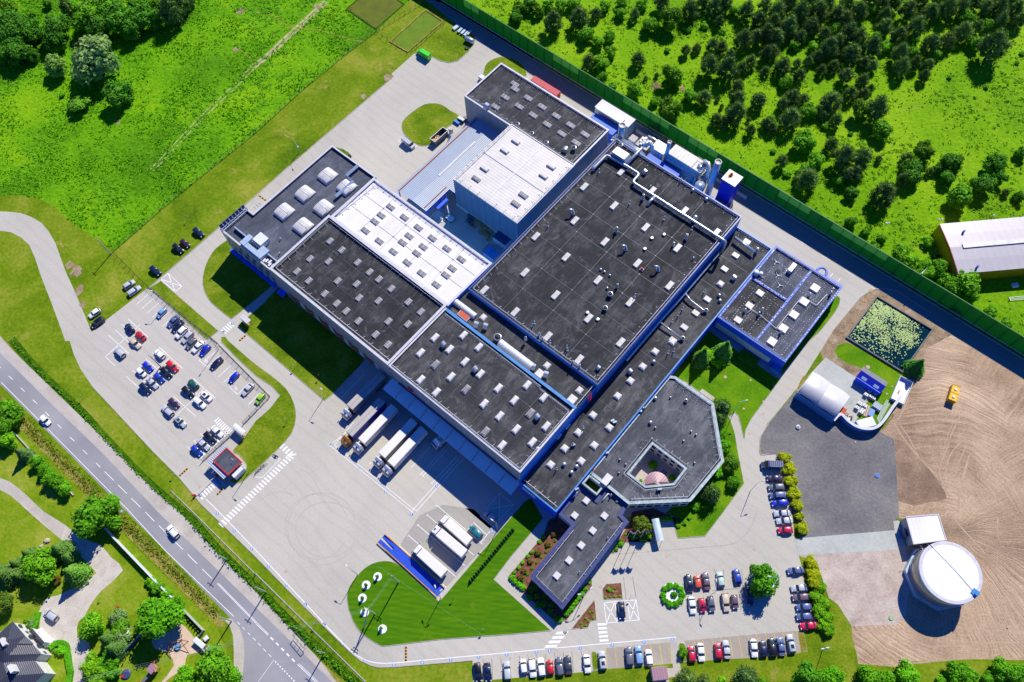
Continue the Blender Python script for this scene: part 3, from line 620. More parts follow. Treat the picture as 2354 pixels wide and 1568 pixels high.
# dock yard lines
wm.strip(T('12',1040,820-140,678,960,1430,1568,1440,1585)+T('13',1435,48),0.16,ZM); wm.strip(T('12',900,745,720,958,1475,1568),0.16,ZM)
for a in ((995,310,775,530),(1320,672,955,1060),(1110,1070,1042,1135),(1230,1110,1130,1205),(1580,885,1215,1285),(1600,975,1435,1158),(1765,950,1515,1225),(1785,965,1532,1243),(1845,1060,1615,1312),(1885,1060,1430,1568),(1908,1080,1475,1568)): seg(wm,'12',*a)
for a in ((1425,1153,1445,1165),(1503,1222,1523,1232),(1526,1240,1546,1250),(1605,1305,1625,1320),(945,1055,965,1068),(1205,1278,1225,1290),(765,525,785,535)): seg(wm,'12',*a)
rep(wm,'13',(1725,0,2085,303),1,0,0); seg(wm,'13',1573,33,2003,403); seg(wm,'13',1488,125,1920,500); seg(wm,'13',1402,222,1835,600); seg(wm,'13',1318,315,1748,700)
for x,y in ((1573,33),(1488,125),(1402,222),(1318,315)): seg(wm,'13',x-9,y+9,x+9,y-9)
seg(wm,'12',1645,1520,1660,1508); seg(wm,'12',1660,1508,1725,1565)
seg(wm,'13',2000,103,2120,215); seg(wm,'13',2058,42,2180,145); seg(wm,'13',2072,280,2235,80)
wm.strip(T('12',2240,1400,2115,1550,2235,1650,2365,1508,2240,1400),0.14,ZM+.002); seg(wm,'12',2115,1550,2365,1508); seg(wm,'12',2240,1400,2235,1650)
wm.strip(T('01',1475,998,1545,948,1673,1068,1612,1117,1475,998),0.22,ZM); seg(wm,'01',1545,948,1612,1117,.18); seg(wm,'01',1475,998,1673,1068,.18)
wm.strip(T('10',1305,1300,1350,1260,1480,1340,1430,1385,1305,1300),0.14,ZM)
wm.strip(T('23',845,840,1140,815,1170,998,868,1028,845,840),0.18,ZM+.002)
for a in ((945,830,972,1018),(1060,822,1085,1005),(845,840,972,1018),(945,830,868,1028),(1060,822,1170,998),(1140,815,1085,1005)): seg(wm,'23',*a,.16)
wm.strip(T('12',128,1075,225,1085,60,1255,-10,1252),0.18,ZM)
for a in ((205,600,300,655),(305,655,380,710),(505,788,570,830),(710,920,800,978),(920,1050,990,1100)): seg(wm,'31',*a,.1)
for a in ((595,948,562,993),(665,993,630,1038)): seg(wm,'31',*a,.16)
# public road paint
p=U(0,882,100,982,282,1166,290,1174,378,1270,534,1420); wm.strip([(q[0]+0.35,q[1]+0.35) for q in p],0.16,ZM)
for x0,y0,x1,y1 in ((0,240,8,248),(80,322,118,357),(190,430,228,468),(302,540,340,578),(414,653,452,690),(528,768,568,806),(645,885,685,923),(763,1003,803,1042),(883,1122,923,1162),(963,1202,1045,1283),(1087,1325,1167,1405),(1207,1447,1292,1530)): seg(wm,'02',x0,y0,x1,y1,.14)
for x0,y0,x1,y1 in ((1335,5,1420,92),(1462,132,1545,215),(1600,270,1682,352),(1725,395,1813,483),(1860,530,1950,620)): seg(wm,'03',x0,y0,x1,y1,.14)
seg(wm,'03',1995,662,2354,1030,.13); seg(wm,'03',2010,662,2354,1015,.1)
seg(wm,'13',0,1035,112,1140,.13); seg(wm,'13',0,1015,115,1128,.1)
for x0,y0,x1,y1 in ((135,1158,160,1185),(185,1208,208,1233),(232,1258,257,1283),(282,1307,305,1332),(330,1355,355,1382)): seg(wm,'13',x0,y0,x1,y1,.3)
for x0,y0 in ((18,1212),(66,1262),(115,1312)): seg(wm,'13',x0,y0,x0+26,y0+26,.12)
for x0,y0 in ((2182,1018),(2228,1064),(2277,1115),(2325,1163)): seg(wm,'03',x0,y0,x0+24,y0+24,.12)
seg(wm,'13',380,1405,550,1568,.14); seg(wm,'13',395,1400,570,1568,.1); seg(wm,'13',165,1365,20,1568,.08)
for i in range(9): x,y=172+i*21,1378+i*21.5; wm.flat(T('13',x,y,x+18,y+2,x+8,y+20),ZM)
for i,(x,y) in enumerate(((2354,1210),)): pass
# yellow bay lines
for a in ((862,1255,878,1448),(945,1247,968,1440),(1272,1218,1285,1300),(1355,1212,1385,1405),(1437,1205,1468,1398),(1670,1182,1690,1250),(1752,1175,1785,1370),(1835,1168,1850,1230),(1918,1160,1930,1200),(2000,1152,2033,1345),(2080,1145,2118,1340),(2165,1138,2190,1230),(2245,1130,2265,1200),(2328,1125,2345,1190)): seg(ym,'23',*a,.1)
for a in ((55,1122,70,1165),(138,1115,155,1170),(220,1108,235,1150)): seg(ym,'33',*a,.1)
for a in ((65,1330,75,1400),(145,1322,155,1390),(225,1315,232,1350),(305,1310,312,1370),(388,1302,400,1360),(470,1295,480,1340),(550,1288,565,1480),(632,1280,655,1370),(1025,605,1050,810),(1108,600,1140,790)): seg(gm,'23',*a,.12)
for a in ((2087,1362,2092,1400),(2168,1355,2175,1540),(2250,1347,2258,1430),(2333,1340,2338,1370)): seg(gm,'13',*a,.12)
for a in ((1860,530,1870,570),(1945,530,1955,690),(2112,530,2122,690),(1980,740,1990,760),(2085,730,2105,910),(1840,730,2170,700)): seg(gm,'23',*a,.12)
# bay paving of darker blocks
for p in (T('23',860,1258,1455,1205,1470,1398,875,1450),T('23',1588,1190,2354,1120,2354,1340,1620,1378)+[],T('33',0,1122,265,1098,305,1295,0,1318)): sheet('bay_paving',p,3*Z,M_bay)
sheet('grass_paving',T('33',270,1103,325,1100,362,1282,305,1295),3.5*Z,M_drygrass)
sheet('entrance_paving',T('23',1458,1200,1512,1195,1558,1490,1500,1520,1440,1530,1445,1568,1300,1568,1285,1450,1480,1440),4*Z,M_path)
tm_=MB()
for cx,cy,rx,ry in ((612,160,320,330),(650,170,285,255),(560,140,290,300)): tm_.strip(smooth(T('13',*[v for i in range(17) for v in (cx+rx*math.cos(.5+i*.34),cy+ry*math.sin(.5+i*.34))]),2,False),.22,3.5*Z)
for p in ((380,1240,420,1190,500,1230,560,1330,620,1450,700,1568),(930,60,1010,140,1120,250),(60,1450,140,1400,250,1390,340,1420)): tm_.strip(smooth(T('12' if p[0] != 930 else '13',*p),3,False),.2,3.6*Z)
struct('tyre_marks',tm_,M_tmark)
# blue round floor signs with the white walking figure
for k,x,y in (('12',696,958),('12',945,1172),('12',1192,1388),('12',1660,1335),('13',1430,28),('02',1840,1422),('13',115,508),('13',281,679),('13',453,857),('13',627,1038),('13',796,1214),('13',1005,1376),('13',1268,1412),('13',1528,1389),('13',1790,1365),('13',2047,1342),('13',2305,1318),('23',222,1293),('23',345,1282),('23',628,1256),('23',922,1230),('23',1213,1204),('23',1473,1180),('03',1997,20),('03',2153,180),('03',2313,345),('03',1118,0),('01',2138,1408),('01',2050,1488),('23',487,1112),('13',2170,180)):
    c=T(k,x,y)[0]; bm_.flat(circ(c,0.48,16),ZM); wm.flat(circ((c[0]+.02,c[1]+.28),0.09,8),ZM+.003); wm.strip([(c[0],c[1]+.18),(c[0]-.02,c[1]-.05)],.12,ZM+.003); wm.strip([(c[0]-.02,c[1]-.02),(c[0]-.16,c[1]-.3)],.07,ZM+.0045); wm.strip([(c[0],c[1]-.02),(c[0]+.15,c[1]-.28)],.07,ZM+.006); wm.strip([(c[0]-.18,c[1]+.05),(c[0]+.18,c[1]+.12)],.06,ZM+.0075)
struct('road_markings',wm,M_white); struct('bay_markings',ym,M_yellow); struct('paver_lines',gm,M_linegrey); struct('floor_signs',bm_,M_bluepaint)
mh=MB(); mw=MB()
for k,x,y in (('02',1835,1345),('13',275,555),('23',1423,415),('23',995,445),('23',810,693),('23',2225,348),('22',2310,672),('22',2178,850),('13',1005,1000)): mh.flat(circ(T(k,x,y)[0],0.42,14),ZM)
for k,x,y,r in (('22',1960,333,18),('22',2193,362,10),('22',2130,625,11),('22',2310,557,11),('32',1090,488,11),('32',1140,420,9),('32',918,242,22),('32',803,932,10),('32',50,412,9)): mh.flat(circ(T(k,x,y)[0],r/4*0.115,12),0.13)
struct('manhole_cover',mh,simple('manhole_stone',srgb(196,168,150),0.8))
# ================================================================ BUILDINGS
class Bld:
    """a building standing square to the factory grid; every shape is given in grid metres"""
    def __init__(s,name,label,cat,poly,world=None,rz=None):
        s.poly=ccw(poly); s.c=(sum(p[0] for p in s.poly)/len(poly),sum(p[1] for p in s.poly)/len(poly))
        w=g2w(*s.c); s.root=thing(name,label,cat,(w[0],w[1],0),YAW)
    def l(s,p): return (p[0]-s.c[0],p[1]-s.c[1])+tuple(p[2:])
    def L(s,ps): return [s.l(p) for p in ps]
    def part(s,name,mb,mats,smooth=False,parent=None): return mb.build(name,mats,parent or s.root,smooth)
    def shell(s,z,roofz,wall,roof,cop,copw=0.45,coph=0.12,plinth=None,out=0.04):
        P=s.L(s.poly)
        s.part('wall',MB().ring(P,0.3,0.0,z,bottom=False),wall)
        s.part('roof',MB().prism(inset(P,0.28),roofz-0.3,roofz),roof)
        s.part('coping',MB().ring(inset(P,-out),copw+out,z,z+coph),cop)
        if plinth: s.part('plinth',MB().ring(inset(P,-0.12),0.14,0,plinth,bottom=False),M_wallwhite)
def rect(a0,a1,b0,b1): return [(a0,b0),(a1,b0),(a1,b1),(a0,b1)]
def railing(B,pts,z,step=2.6,h=1.05,foot=0.9,side=1):
    mb=MB(); P=B.L(pts)
    for k in (h,h*0.55): mb.tube([(x,y,z+k) for x,y in P],0.05,4)
    for i in range(len(P)-1):
        a,b=Vector(P[i]),Vector(P[i+1]); L=(b-a).length; d=(b-a)/L; nrm=Vector((-d.y,d.x))*side; n=max(1,round(L/step))
        for j in range(n):
            q=a+d*(L*(j+0.5)/n)
            mb.tube([(q.x,q.y,z),(q.x,q.y,z+h)],0.04,4); mb.tube([(q.x,q.y,z+h*0.9),(q.x+nrm.x*foot,q.y+nrm.y*foot,z+0.08)],0.05,4)
            mb.obox(q.x+nrm.x*foot*1.15,q.y+nrm.y*foot*1.15,0.28,0.28,0,z+0.005,z+0.1,1)
    return B.part('railing',mb,[M_rail,M_steel])
def conductors(B,z,da,db):
    P=B.L(B.poly); xs=[p[0] for p in P]; ys=[p[1] for p in P]; x0,x1,y0,y1=min(xs)+1.5,max(xs)-1.5,min(ys)+1.5,max(ys)-1.5; mb=MB(); n=max(1,round((x1-x0)/da)); k=max(1,round((y1-y0)/db))
    for i in range(1,n): x=x0+(x1-x0)*i/n+.7*math.sin(i*5); mb.box(x-.03,x+.03,y0,y1,z+.04,z+.08)
    for j in range(1,k): y=y0+(y1-y0)*j/k+.6*math.sin(j*7); mb.box(x0,x1,y-.03,y+.03,z+.045,z+.085)
    for i in range(1,n):
        for j in range(1,k): x=x0+(x1-x0)*i/n+.7*math.sin(i*5); y=y0+(y1-y0)*j/k+.6*math.sin(j*7); mb.box(x-.16,x+.16,y-.16,y+.16,z+.01,z+.16)
    B.part('lightning_conductor',mb,M_steel)
def skylight_data(l,w,h,kind):
    fr,pa=MB(),MB()
    fr.frustum(rect(-l/2-.12,l/2+.12,-w/2-.12,w/2+.12),rect(-l/2,l/2,-w/2,w/2),0,h)
    if kind == 'dome':
        pr=[(rect(-l/2+.06,l/2-.06,-w/2+.06,w/2-.06),h),(rect(-l/2+.18,l/2-.18,-w/2+.18,w/2-.18),h+.16),(rect(-l/2+.45,l/2-.45,-w/2+.42,w/2-.42),h+.27)]
        for i in range(2): pa.frustum(pr[i][0],pr[i+1][0],pr[i][1]+.01,pr[i+1][1]+.01,top=(i == 1))
    elif kind == 'flat':
        pa.box(-l/2+.08,l/2-.08,-w/2+.08,w/2-.08,h,h+.08)
    elif kind == 'twin':
        for s in (-1,1): pa.box(s*l/4-l/4+.1,s*l/4+l/4-.1,-w/2+.1,w/2-.1,h-.02,h+.06)
    elif kind == 'quad':
        for i in range(4): pa.box(-l/2+.08+i*l/4,-l/2-.08+(i+1)*l/4,-w/2+.1,w/2-.1,h-.02,h+.05)
    elif kind == 'louvre':
        for i in range(8): pa.box(-l/2+.08+i*l/8,-l/2-.04+(i+1)*l/8,-w/2+.08,w/2-.08,h,h+.07)
    return fr,pa
SKY={}
def skylights(B,pts,z,l,w,h=0.45,kind='dome',pane=None,rz=0,frame=None,jit=True):
    key=(l,w,h,kind)
    if key not in SKY:
        fr,pa=skylight_data(l,w,h,kind); SKY[key]=(fr.data('skylight',frame or M_frame,False),pa.data('glazing',M_dome))
    for i,p in enumerate(pts):
        p=B.l(p); o=bpy.data.objects.new('skylight',SKY[key][0]); C.objects.link(o); o.parent=B.root; o.location=(p[0],p[1],z); o.rotation_euler=(0,0,rz)
        g=bpy.data.objects.new('glazing',SKY[key][1]); C.objects.link(g); g.parent=o
        g.material_slots[0].link='OBJECT'; g.material_slots[0].material=pane or M_dome
        if jit and (i*7) % 11 in (3,8): g.material_slots[0].material=M_domegrey
VENTS={}
def vent(B,p,z,kind,s=1.0,rz=0):
    """roof vents: stack, mushroom, cowl (hooded fan), gooseneck, turbine, box"""
    if kind not in VENTS:
        a,mt=MB(),[M_galv,M_dark,M_black]
        if kind == 'stack':
            a.box(-.45,.45,-.45,.45,0,.35).lathe([(.3,.35),(.3,.7),(.55,1.0),(.55,1.3),(.3,1.6),(.3,2.5),(.36,2.5),(.36,2.6),(.27,2.6)],seg=14).cyl(0,0,2.59,2.61,.25,12,1)
        elif kind == 'thin':
            a.box(-.3,.3,-.3,.3,0,.2).lathe([(.1,.2),(.1,1.0),(.22,1.15),(.22,1.3),(.1,1.45),(.1,2.0),(.16,2.0),(.16,2.1)],seg=10)
        elif kind == 'mushroom':
            a.box(-.4,.4,-.4,.4,0,.3).cyl(0,0,.3,.7,.25,12,2).lathe([(.5,.7),(.5,.85),(.38,1.0),(.12,1.06)],seg=14)
        elif kind == 'cowl':
            a.box(-.65,.65,-.6,.6,0,.5)
            n=8; pr=[(1.1*math.cos(i*math.pi/2/n)-.1,.4+1.6*math.sin(i*math.pi/2/n)) for i in range(n+1)]
            pr=[(-.75,.4)]+[(-.75,2.0)]+pr[::-1]
            vs=[(x,y,zz) for y in (-.7,.7) for x,zz in pr]; k=len(pr)
            a.add(vs,[(i,(i+1) % k,k+(i+1) % k,k+i) for i in range(k)]+[tuple(range(k))[::-1],tuple(range(k,2*k))])
        elif kind == 'goose':
            a.box(-.55,.55,-.55,.55,0,.35).lathe([(.5,.35),(.36,1.0)],seg=12)
            a.tube([(0,0,.9),(0,0,1.5),(.05,0,1.95),(.35,0,2.3),(.8,0,2.42),(1.5,0,2.42)],.36,10).tube([(1.5,0,2.42),(1.53,0,2.42)],.3,10,1)
        elif kind == 'turbine':
            a.box(-.75,.75,-.75,.75,0,.4).lathe([(.55,.4),(.55,.9),(.85,1.2),(.95,1.8),(.7,2.25),(.3,2.45)],seg=16)
        elif kind == 'pipe':
            a.cyl(0,0,0,.7,.12,8).lathe([(.2,.7),(.2,.8),(.05,.88)],seg=8)
        elif kind == 'fan':
            a.box(-.55,.55,-.55,.55,0,.18,2).cyl(0,0,.18,.5,.38,14).lathe([(.5,.5),(.5,.58),(.3,.62)],seg=14)
        elif kind == 'can':
            a.lathe([(.5,0),(.5,.8),(.95,1.0),(.95,1.55),(.8,1.6)],seg=16).cyl(0,0,1.58,1.61,.75,14,2)
        elif kind == 'stub': a.cyl(0,0,0,.75,.26,10,2).cyl(0,0,.75,.8,.2,10,0)
        elif kind == 'ac':
            a.box(-.55,.55,-.25,.25,.25,1.1).box(-.5,-.4,-.3,.3,0,.25,2).box(.4,.5,-.3,.3,0,.25,2).tube([(.1,.25,.68),(.1,.27,.68)],.32,12,1)
        VENTS[kind]=a.data({'stack': 'vent_stack','thin': 'vent_pipe','mushroom': 'mushroom_vent','cowl': 'hooded_fan','goose': 'gooseneck_vent','turbine': 'round_vent','pipe': 'vent_pipe','fan': 'roof_fan','can': 'extract_fan','stub': 'vent_stub','ac': 'air_conditioner'}[kind],mt,kind in ('stack','thin','goose','turbine','mushroom','can'))
    p=B.l(p); o=bpy.data.objects.new(VENTS[kind].name.split('.')[0],VENTS[kind]); C.objects.link(o); o.parent=B.root
    o.location=(p[0],p[1],z); o.scale=(s,s,s); o.rotation_euler=(0,0,rz); return o

# ---- north hall
B=Bld('north_hall','tall grey hall with black felt roof and fourteen skylights at the north end','factory hall',rect(-142,-94.2,134.9,154.6))
B.shell(13.0,12.5,M_wallgrey,M_rdark2,M_coping,0.55,plinth=None)
skylights(B,Tg('20',28,815,150,898,67,975,278,978,195,1055,408,1062,325,1140,540,1147,458,1225,673,1232,592,1310,z=13)+Tg('10',2293,890,2203,978,2380,770,z=13),12.5,3.0,1.5,kind='twin',pane=M_domegrey,jit=False)
railing(B,[(-141,136),(-94.9,136)],12.5,side=1); railing(B,[(-141,153.6),(-95,153.6)],12.5,side=-1); railing(B,[(-95.4,136),(-95.4,153.4)],12.5,side=1)
conductors(B,12.5,9,7)
for p in Tg('20',52,1140,183,1225,317,1310,z=13.5): vent(B,p,12.5,'can',.75)
vent(B,Tg('20',488,1375,z=13.5)[0],12.5,'cowl',1,R(200)); vent(B,Tg('20',570,1360,z=13.5)[0],12.5,'can',.9); vent(B,Tg('10',2120,985,z=13.5)[0],12.5,'cowl',1.1,R(-90)); vent(B,Tg('10',2238,945,z=13)[0],12.5,'thin',.9)
mb=MB(); mb.box(*[v-B.c[0] for v in (-142.2,-140.2)],*[v-B.c[1] for v in (136.2,138.8)],0,.2); B.part('step',mb,M_concrete)
mb=MB()
for i in range(7): mb.box(-142.3-B.c[0]-i*.35,-142.0-B.c[0]-i*.35,134.9-B.c[1],136.2-B.c[1],0,1.4-.2*i)
B.part('stairs',mb,M_steel)
# ---- white hall
B=Bld('white_roof_hall','tall windowless grey hall with a white profiled metal roof beside the pallet yard','factory hall',rect(-120.4,-93.3,105.4,134.7))
B.shell(14.8,14.7,M_wallgrey,M_corr_white,M_wallwhite,0.25,0.1)
mb=MB(); mb.ring(B.L(inset(B.poly,-0.15)),.16,0,1.6,bottom=False); B.part('plinth',mb,M_wallwhite)
mb=MB(); x0,x1=-120.2-B.c[0],-93.5-B.c[0]
mb.box(x0,x1,-.25,.25,14.72,14.85); B.part('ridge_cap',mb,M_coping)
mb=MB(); mb.box(-106.6-B.c[0],-106.3-B.c[0],-14.3,14.3,14.7,14.82); B.part('lightning_strip',mb,M_rail)
sk=Tg('11',2025,75,z=15)+Tg('20',-69,1385,-14,1310,35,1310,z=15.2)+Tg('21',290,50,360,-40,z=15)+Tg('20',-254,1550,z=15)
skylights(B,Tg('10',2285,1385,2100,1550,z=15)+Tg('11',2025,75,z=15)+Tg('20',35,1300,360,1530,z=15)+Tg('21',290,50,z=15),14.7,2.9,1.1,0.6,'twin')
skylights(B,Tg('21',105,225,35,305,z=15),14.7,3.0,1.3,0.6,'quad',pane=M_domegrey)
railing(B,[(-119.6,105.9),(-119.6,134.2)],14.7,side=1); railing(B,[(-119.6,105.9),(-93.8,105.9)],14.7,3.5,side=1); railing(B,[(-93.9,106),(-93.9,134)],14.7,3.5,side=1)
mb=MB()
for a in (-108,-103.5,-101): mb.box(a-B.c[0]-.06,a-B.c[0]+.06,105.4-B.c[1]-.1,105.4-B.c[1]-.005,1.6,14.7)
B.part('downpipe',mb,M_coping)
# ---- loading canopy between the halls
B=Bld('corrugated_canopy','long grey corrugated canopy roof between the white hall and the north yard','canopy',rect(-136.6,-122.9,93.9,134.2))
z=7.5; h0,h1,h2=-136.6-B.c[0],-129.0-B.c[0],-120.6-B.c[0]; y0,y1=93.9-B.c[1],134.2-B.c[1]
ym_=105.3-B.c[1]
mb=MB(); x2=-122.9-B.c[0]
mb.add([(h0,y0,z-.25),(h1,y0,z+.35),(h1,y1,z+.35),(h0,y1,z-.25),(h0,y0,z-.37),(h1,y0,z+.23),(h1,y1,z+.23),(h0,y1,z-.37)],[(0,1,2,3),(7,6,5,4),(0,4,5,1),(2,6,7,3),(3,7,4,0)])
mb.add([(h1,y0,z+.35),(x2,y0,z-.2),(x2,ym_,z-.2),(h2,ym_,z-.32),(h2,y1,z-.32),(h1,y1,z+.35)],[(0,1,2,3,4,5)])
mb.add([(h1,y0,z+.23),(x2,y0,z-.32),(x2,ym_,z-.32),(h2,ym_,z-.44),(h2,y1,z-.44),(h1,y1,z+.23)],[(5,4,3,2,1,0)])
B.part('roof',mb,M_corr_grey)
mb=MB(); mb.box(h1-.35,h1+.35,y0+13,y1-9,z+.36,z+.5); B.part('ridge_light',mb,M_dome)
mb=MB(); mb.box(h0+1.0,h0+1.3,y0,y1-1,z-.1,z+.06); mb.box(x2-1.4,x2-1.15,y0+.5,ym_,z,z+.1); B.part('gutter',mb,M_rust)
mb=MB()
for yy in np.linspace(y0+.6,y1-.6,7):
    for xx in (h0+.5,x2-.4): mb.box(xx-.15,xx+.15,yy-.15,yy+.15,0,z-.42)
mb.split('column',M_wallroyal,B.root)
mb=MB(); mb.box(x2-.15,x2+.05,y0,ym_,z-1.2,z-.45); mb.box(x2+.1,x2+1.5,y0+4,y0+9,5.2,5.35); B.part('beam',mb,M_wallroyal)
# ---- office corner (D)
P=[(-166.6,44.7),(-142.1,44.7),(-142.1,70.4),(-142.1,91.2),(-162.8,91.2),(-162.8,55.6),(-166.6,55.6)]
B=Bld('west_hall','hall with a slate membrane roof and six arched white rooflights at the west corner','factory hall',P)
B.shell(12.3,11.6,M_wallgrey,M_rblue,M_coping,0.5)
arch={}
def barrel(B,p,z,l,w,rz=0):
    p=B.l(p); fr=MB(); fr.ring(rect(-l/2,l/2,-w/2,w/2),.12,0,.5)
    o=fr.build('arched_rooflight',M_frame,B.root); o.location=(p[0],p[1],z); o.rotation_euler=(0,0,rz)
    n=10; g=MB(); pr=[(-(w/2-.05)*math.cos(math.pi*i/n),.5+0.95*math.sin(math.pi*i/n)) for i in range(n+1)]
    for k in range(9):
        xa,xb=-l/2+.03+k*(l-.06)/9,-l/2+.03+(k+1)*(l-.06)/9-.06
        vs=[(x,y,zz) for x in (xa,xb) for y,zz in pr]; g.add(vs,[(i,i+1,n+2+i,n+1+i) for i in range(n)]+[tuple(range(n+1))[::-1],tuple(range(n+1,2*n+2))])
    g.box(-l/2+.05,l/2-.05,-.12,.12,1.44,1.5)
    g.build('glazing',M_dome,o,True)
for p in Tg('11',655,40,830,145,445,205,255,370,617,335,428,505,z=12.8): barrel(B,p,11.6,4.6,5.6,0)
mb=MB(); a0,b0=B.c
mb.box(-142.6-13-a0,-142.6-12.3-a0,44.9-b0,60-b0,11.6,12.0)
for i in range(8):    # blue glass screen on the corner parapet
    mb2=MB()
mb=MB()
for i in range(8): b=45.0+i*1.32; mb.box(-166.75-a0,-166.6-a0,b-b0,b+1.22-b0,12.45,14.0)
B.part('glass_screen',mb,simple('blue_screen_glass',srgb(50,72,140),0.15))
mb=MB()
for i in range(9): b=45.0+i*1.32; mb.box(-166.55-a0,-165.2-a0,b-.08-b0,b+.02-b0,12.42,12.62); mb.tube([(-166.5-a0,b-.03-b0,13.9),(-165.3-a0,b-.03-b0,12.6)],.06,4)
mb.box(-165.4-a0,-165.1-a0,44.9-b0,55.4-b0,12.42,12.6); B.part('screen_brace',mb,M_unitblue)
mb=MB(); mb.box(-163.4-a0,-143-a0,48.0-b0,48.35-b0,11.6,12.9); B.part('upstand',mb,M_unitblue)
mb=MB(); mb.box(-157-a0,-155-a0,45.2-b0,49.2-b0,11.62,13.8).box(-155-a0,-147.6-a0,45.2-b0,46.8-b0,11.62,13.6).box(-155-a0,-151.6-a0,49.2-b0,50.6-b0,11.62,13.4).box(-150.6-a0,-147.6-a0,46.8-b0,49.2-b0,11.62,13.4)
B.part('air_duct',mb,M_unitblue)
mb=MB(); mb.box(-154.6-a0,-150.8-a0,48.5-b0,52.0-b0,11.62,13.9); B.part('plant_unit',mb,M_unit)
mb=MB()
for i in range(5): mb.box(-147.2+i*.9-a0,-146.6+i*.9-a0,45.4+.3*(i % 3)-b0,46.6+.4*(i % 3)-b0,11.62,12.5+.25*(i % 2))
B.part('condenser',mb,M_unit)
mb=MB(); q=[B.l(p) for p in Tg('10',800,1440,850,1540,830,1580,760,1500,z=13)]
B.part('roof_duct',MB().tube([(-149.8-a0,90.6-b0,12.8),(-149.8-a0,85-b0,12.8),(-146.6-a0,85-b0,12.8),(-146.6-a0,77-b0,12.8)],.6,4),M_unitblue)
for p in Tg('11',225,632,218,765,340,715,z=12): vent(B,p,11.6,'pipe',1.2)
railing(B,[(-163.2,56.8),(-163.2,60)],12.4,1)
wm1,wp=MB(),MB()
for row,zz in enumerate((1.0,4.4,7.9)):      # dark windows of the SW front
    for i in range(7): a=-165.2+i*3.2+(row % 2)*1.2; wp.box(a-a0,a+1.5-a0,44.62-b0,44.72-b0,zz,zz+1.7)
wp.split('window',M_glass,B.root)
B.part('band',MB().box(-166.66-a0,-142.2-a0,44.56-b0,44.69-b0,2.9,4.1),M_unitblue)
B.part('ledge',MB().box(-166.8-a0,-145-a0,43.6-b0,44.55-b0,0,.5),M_wallroyal)
# ---- dark skylight hall (C)
B=Bld('skylight_hall','long hall with a black felt roof and scattered square skylights above the shaded lawn','factory hall',rect(-141.9,-91.0,44.4,70.1))
a0,b0=B.c
B.shell(14.6,13.5,M_wallgrey,M_rdark,M_coping,0.75)
skylights(B,Tg('11',680,645,788,727,497,808,667,832,935,842,377,924,1045,930,484,1010,752,1012,1131,996,926,1040,1245,1083,632,1130,948,1168,743,1220,1126,1195,1401,1205,829,1290,1516,1296,942,1381,1217,1383,1397,1410,1100,1505,z=14)+Tg('12',1213,32,z=14),13.5,1.5,2.1,kind='twin',pane=M_domegrey,rz=0,jit=False)
railing(B,[(-140.8,46.0),(-91.6,46.0)],13.5,3.2,side=1); railing(B,[(-140.6,68.8),(-91.6,68.8)],13.5,3.2,side=-1); railing(B,[(-140.8,46.2),(-140.8,68.6)],13.5,3.0,side=-1)
conductors(B,13.5,9,7)
mb=MB(); mw_=MB()
for i in range(6):      # orange cross shaped window groups on the shaded front
    a=-136.5+i*6.6
    for dx,dz in ((0,2.2),(1.5,3.4),(3.0,2.2),(1.5,1.0),(0,4.6),(3.0,4.6)): mb.box(a+dx-a0,a+dx+1.5-a0,44.28-b0,44.38-b0,dz,dz+1.2)
    mw_.box(a+4.6-a0,a+6.3-a0,44.3-b0,44.38-b0,1.2,5.4)
mb.split('orange_panel',M_orange,B.root); B.part('window_band',mw_,M_wallwhite)
B.part('door',MB().box(-141-a0,-139-a0,44.2-b0,44.38-b0,0,2.4),M_dark)
B.part('porch_canopy',MB().box(-141.6-a0,-138.6-a0,42.4-b0,44.35-b0,2.7,2.9),M_wallroyal)
# ---- white membrane hall (E)
B=Bld('white_membrane_hall','hall with a bright white membrane roof and rows of grey skylights along the pallet yard','factory hall',[(-141.4,70.2),(-90.9,70.2),(-90.3,89.9),(-139.9,89.9),(-141.4,89.9)])
B.shell(13.7,13.2,M_wallblue,M_rwhite,M_coping,0.7)
skylights(B,Tg('11',1238,332,1152,408,1093,465,1365,427,1007,548,1493,520,1408,598,1135,645,1348,658,1622,617,1538,697,1263,742,1479,757,1756,713,1392,842,1889,812,1804,895,1523,940,1745,957,1658,1045,z=13.6),13.2,2.7,1.4,kind='twin',pane=M_domegrey,jit=False)
conductors(B,13.2,9,6)
railing(B,[(-139.4,88.9),(-91.4,88.9)],13.2,2.6,side=-1); railing(B,[(-140.6,72),(-139.4,88.7)],13.2,3,side=-1)
# ---- dock hall (F)
B=Bld('dock_hall','hall with a dark felt roof and white domes above the loading docks','factory hall',rect(-90.7,-41.0,44.4,69.0))
a0,b0=B.c
B.shell(14.6,14.1,[M_wallgrey],M_rdark2,M_coping,0.5)
B.part('side_cladding',MB().box(-41.02-a0,-40.92-a0,44.5-b0,69-b0,0,14.55),M_wallblue)
B.part('blue_parapet_cap',MB().box(-90.2-a0,-41.1-a0,68.2-b0,69.1-b0,14.73,14.85),M_copblue)
skylights(B,Tg('12',1513,110,1780,78,1650,217,1921,192,1515,356,2050,58,1793,330,1658,472,2063,305,1931,445,2228,435,2097,578,2240,690,2108,835,2262,960,z=14.4)+Tg('11',1645,1537,1908,1515,z=14.4)+Tg('22',22,546,140,405,292,520,168,665,40,812,315,785,187,932,z=14.4),14.1,1.5,2.7,kind='dome',rz=0)
conductors(B,14.1,10,8)
for p in Tg('12',1722,35,2015,262,z=15): vent(B,p,14.1,'cowl',.9,R(-100))
vent(B,Tg('22',232,700,z=15)[0],14.1,'cowl',.9,R(-100)); vent(B,Tg('22',235,985,z=15)[0],14.1,'fan',1)
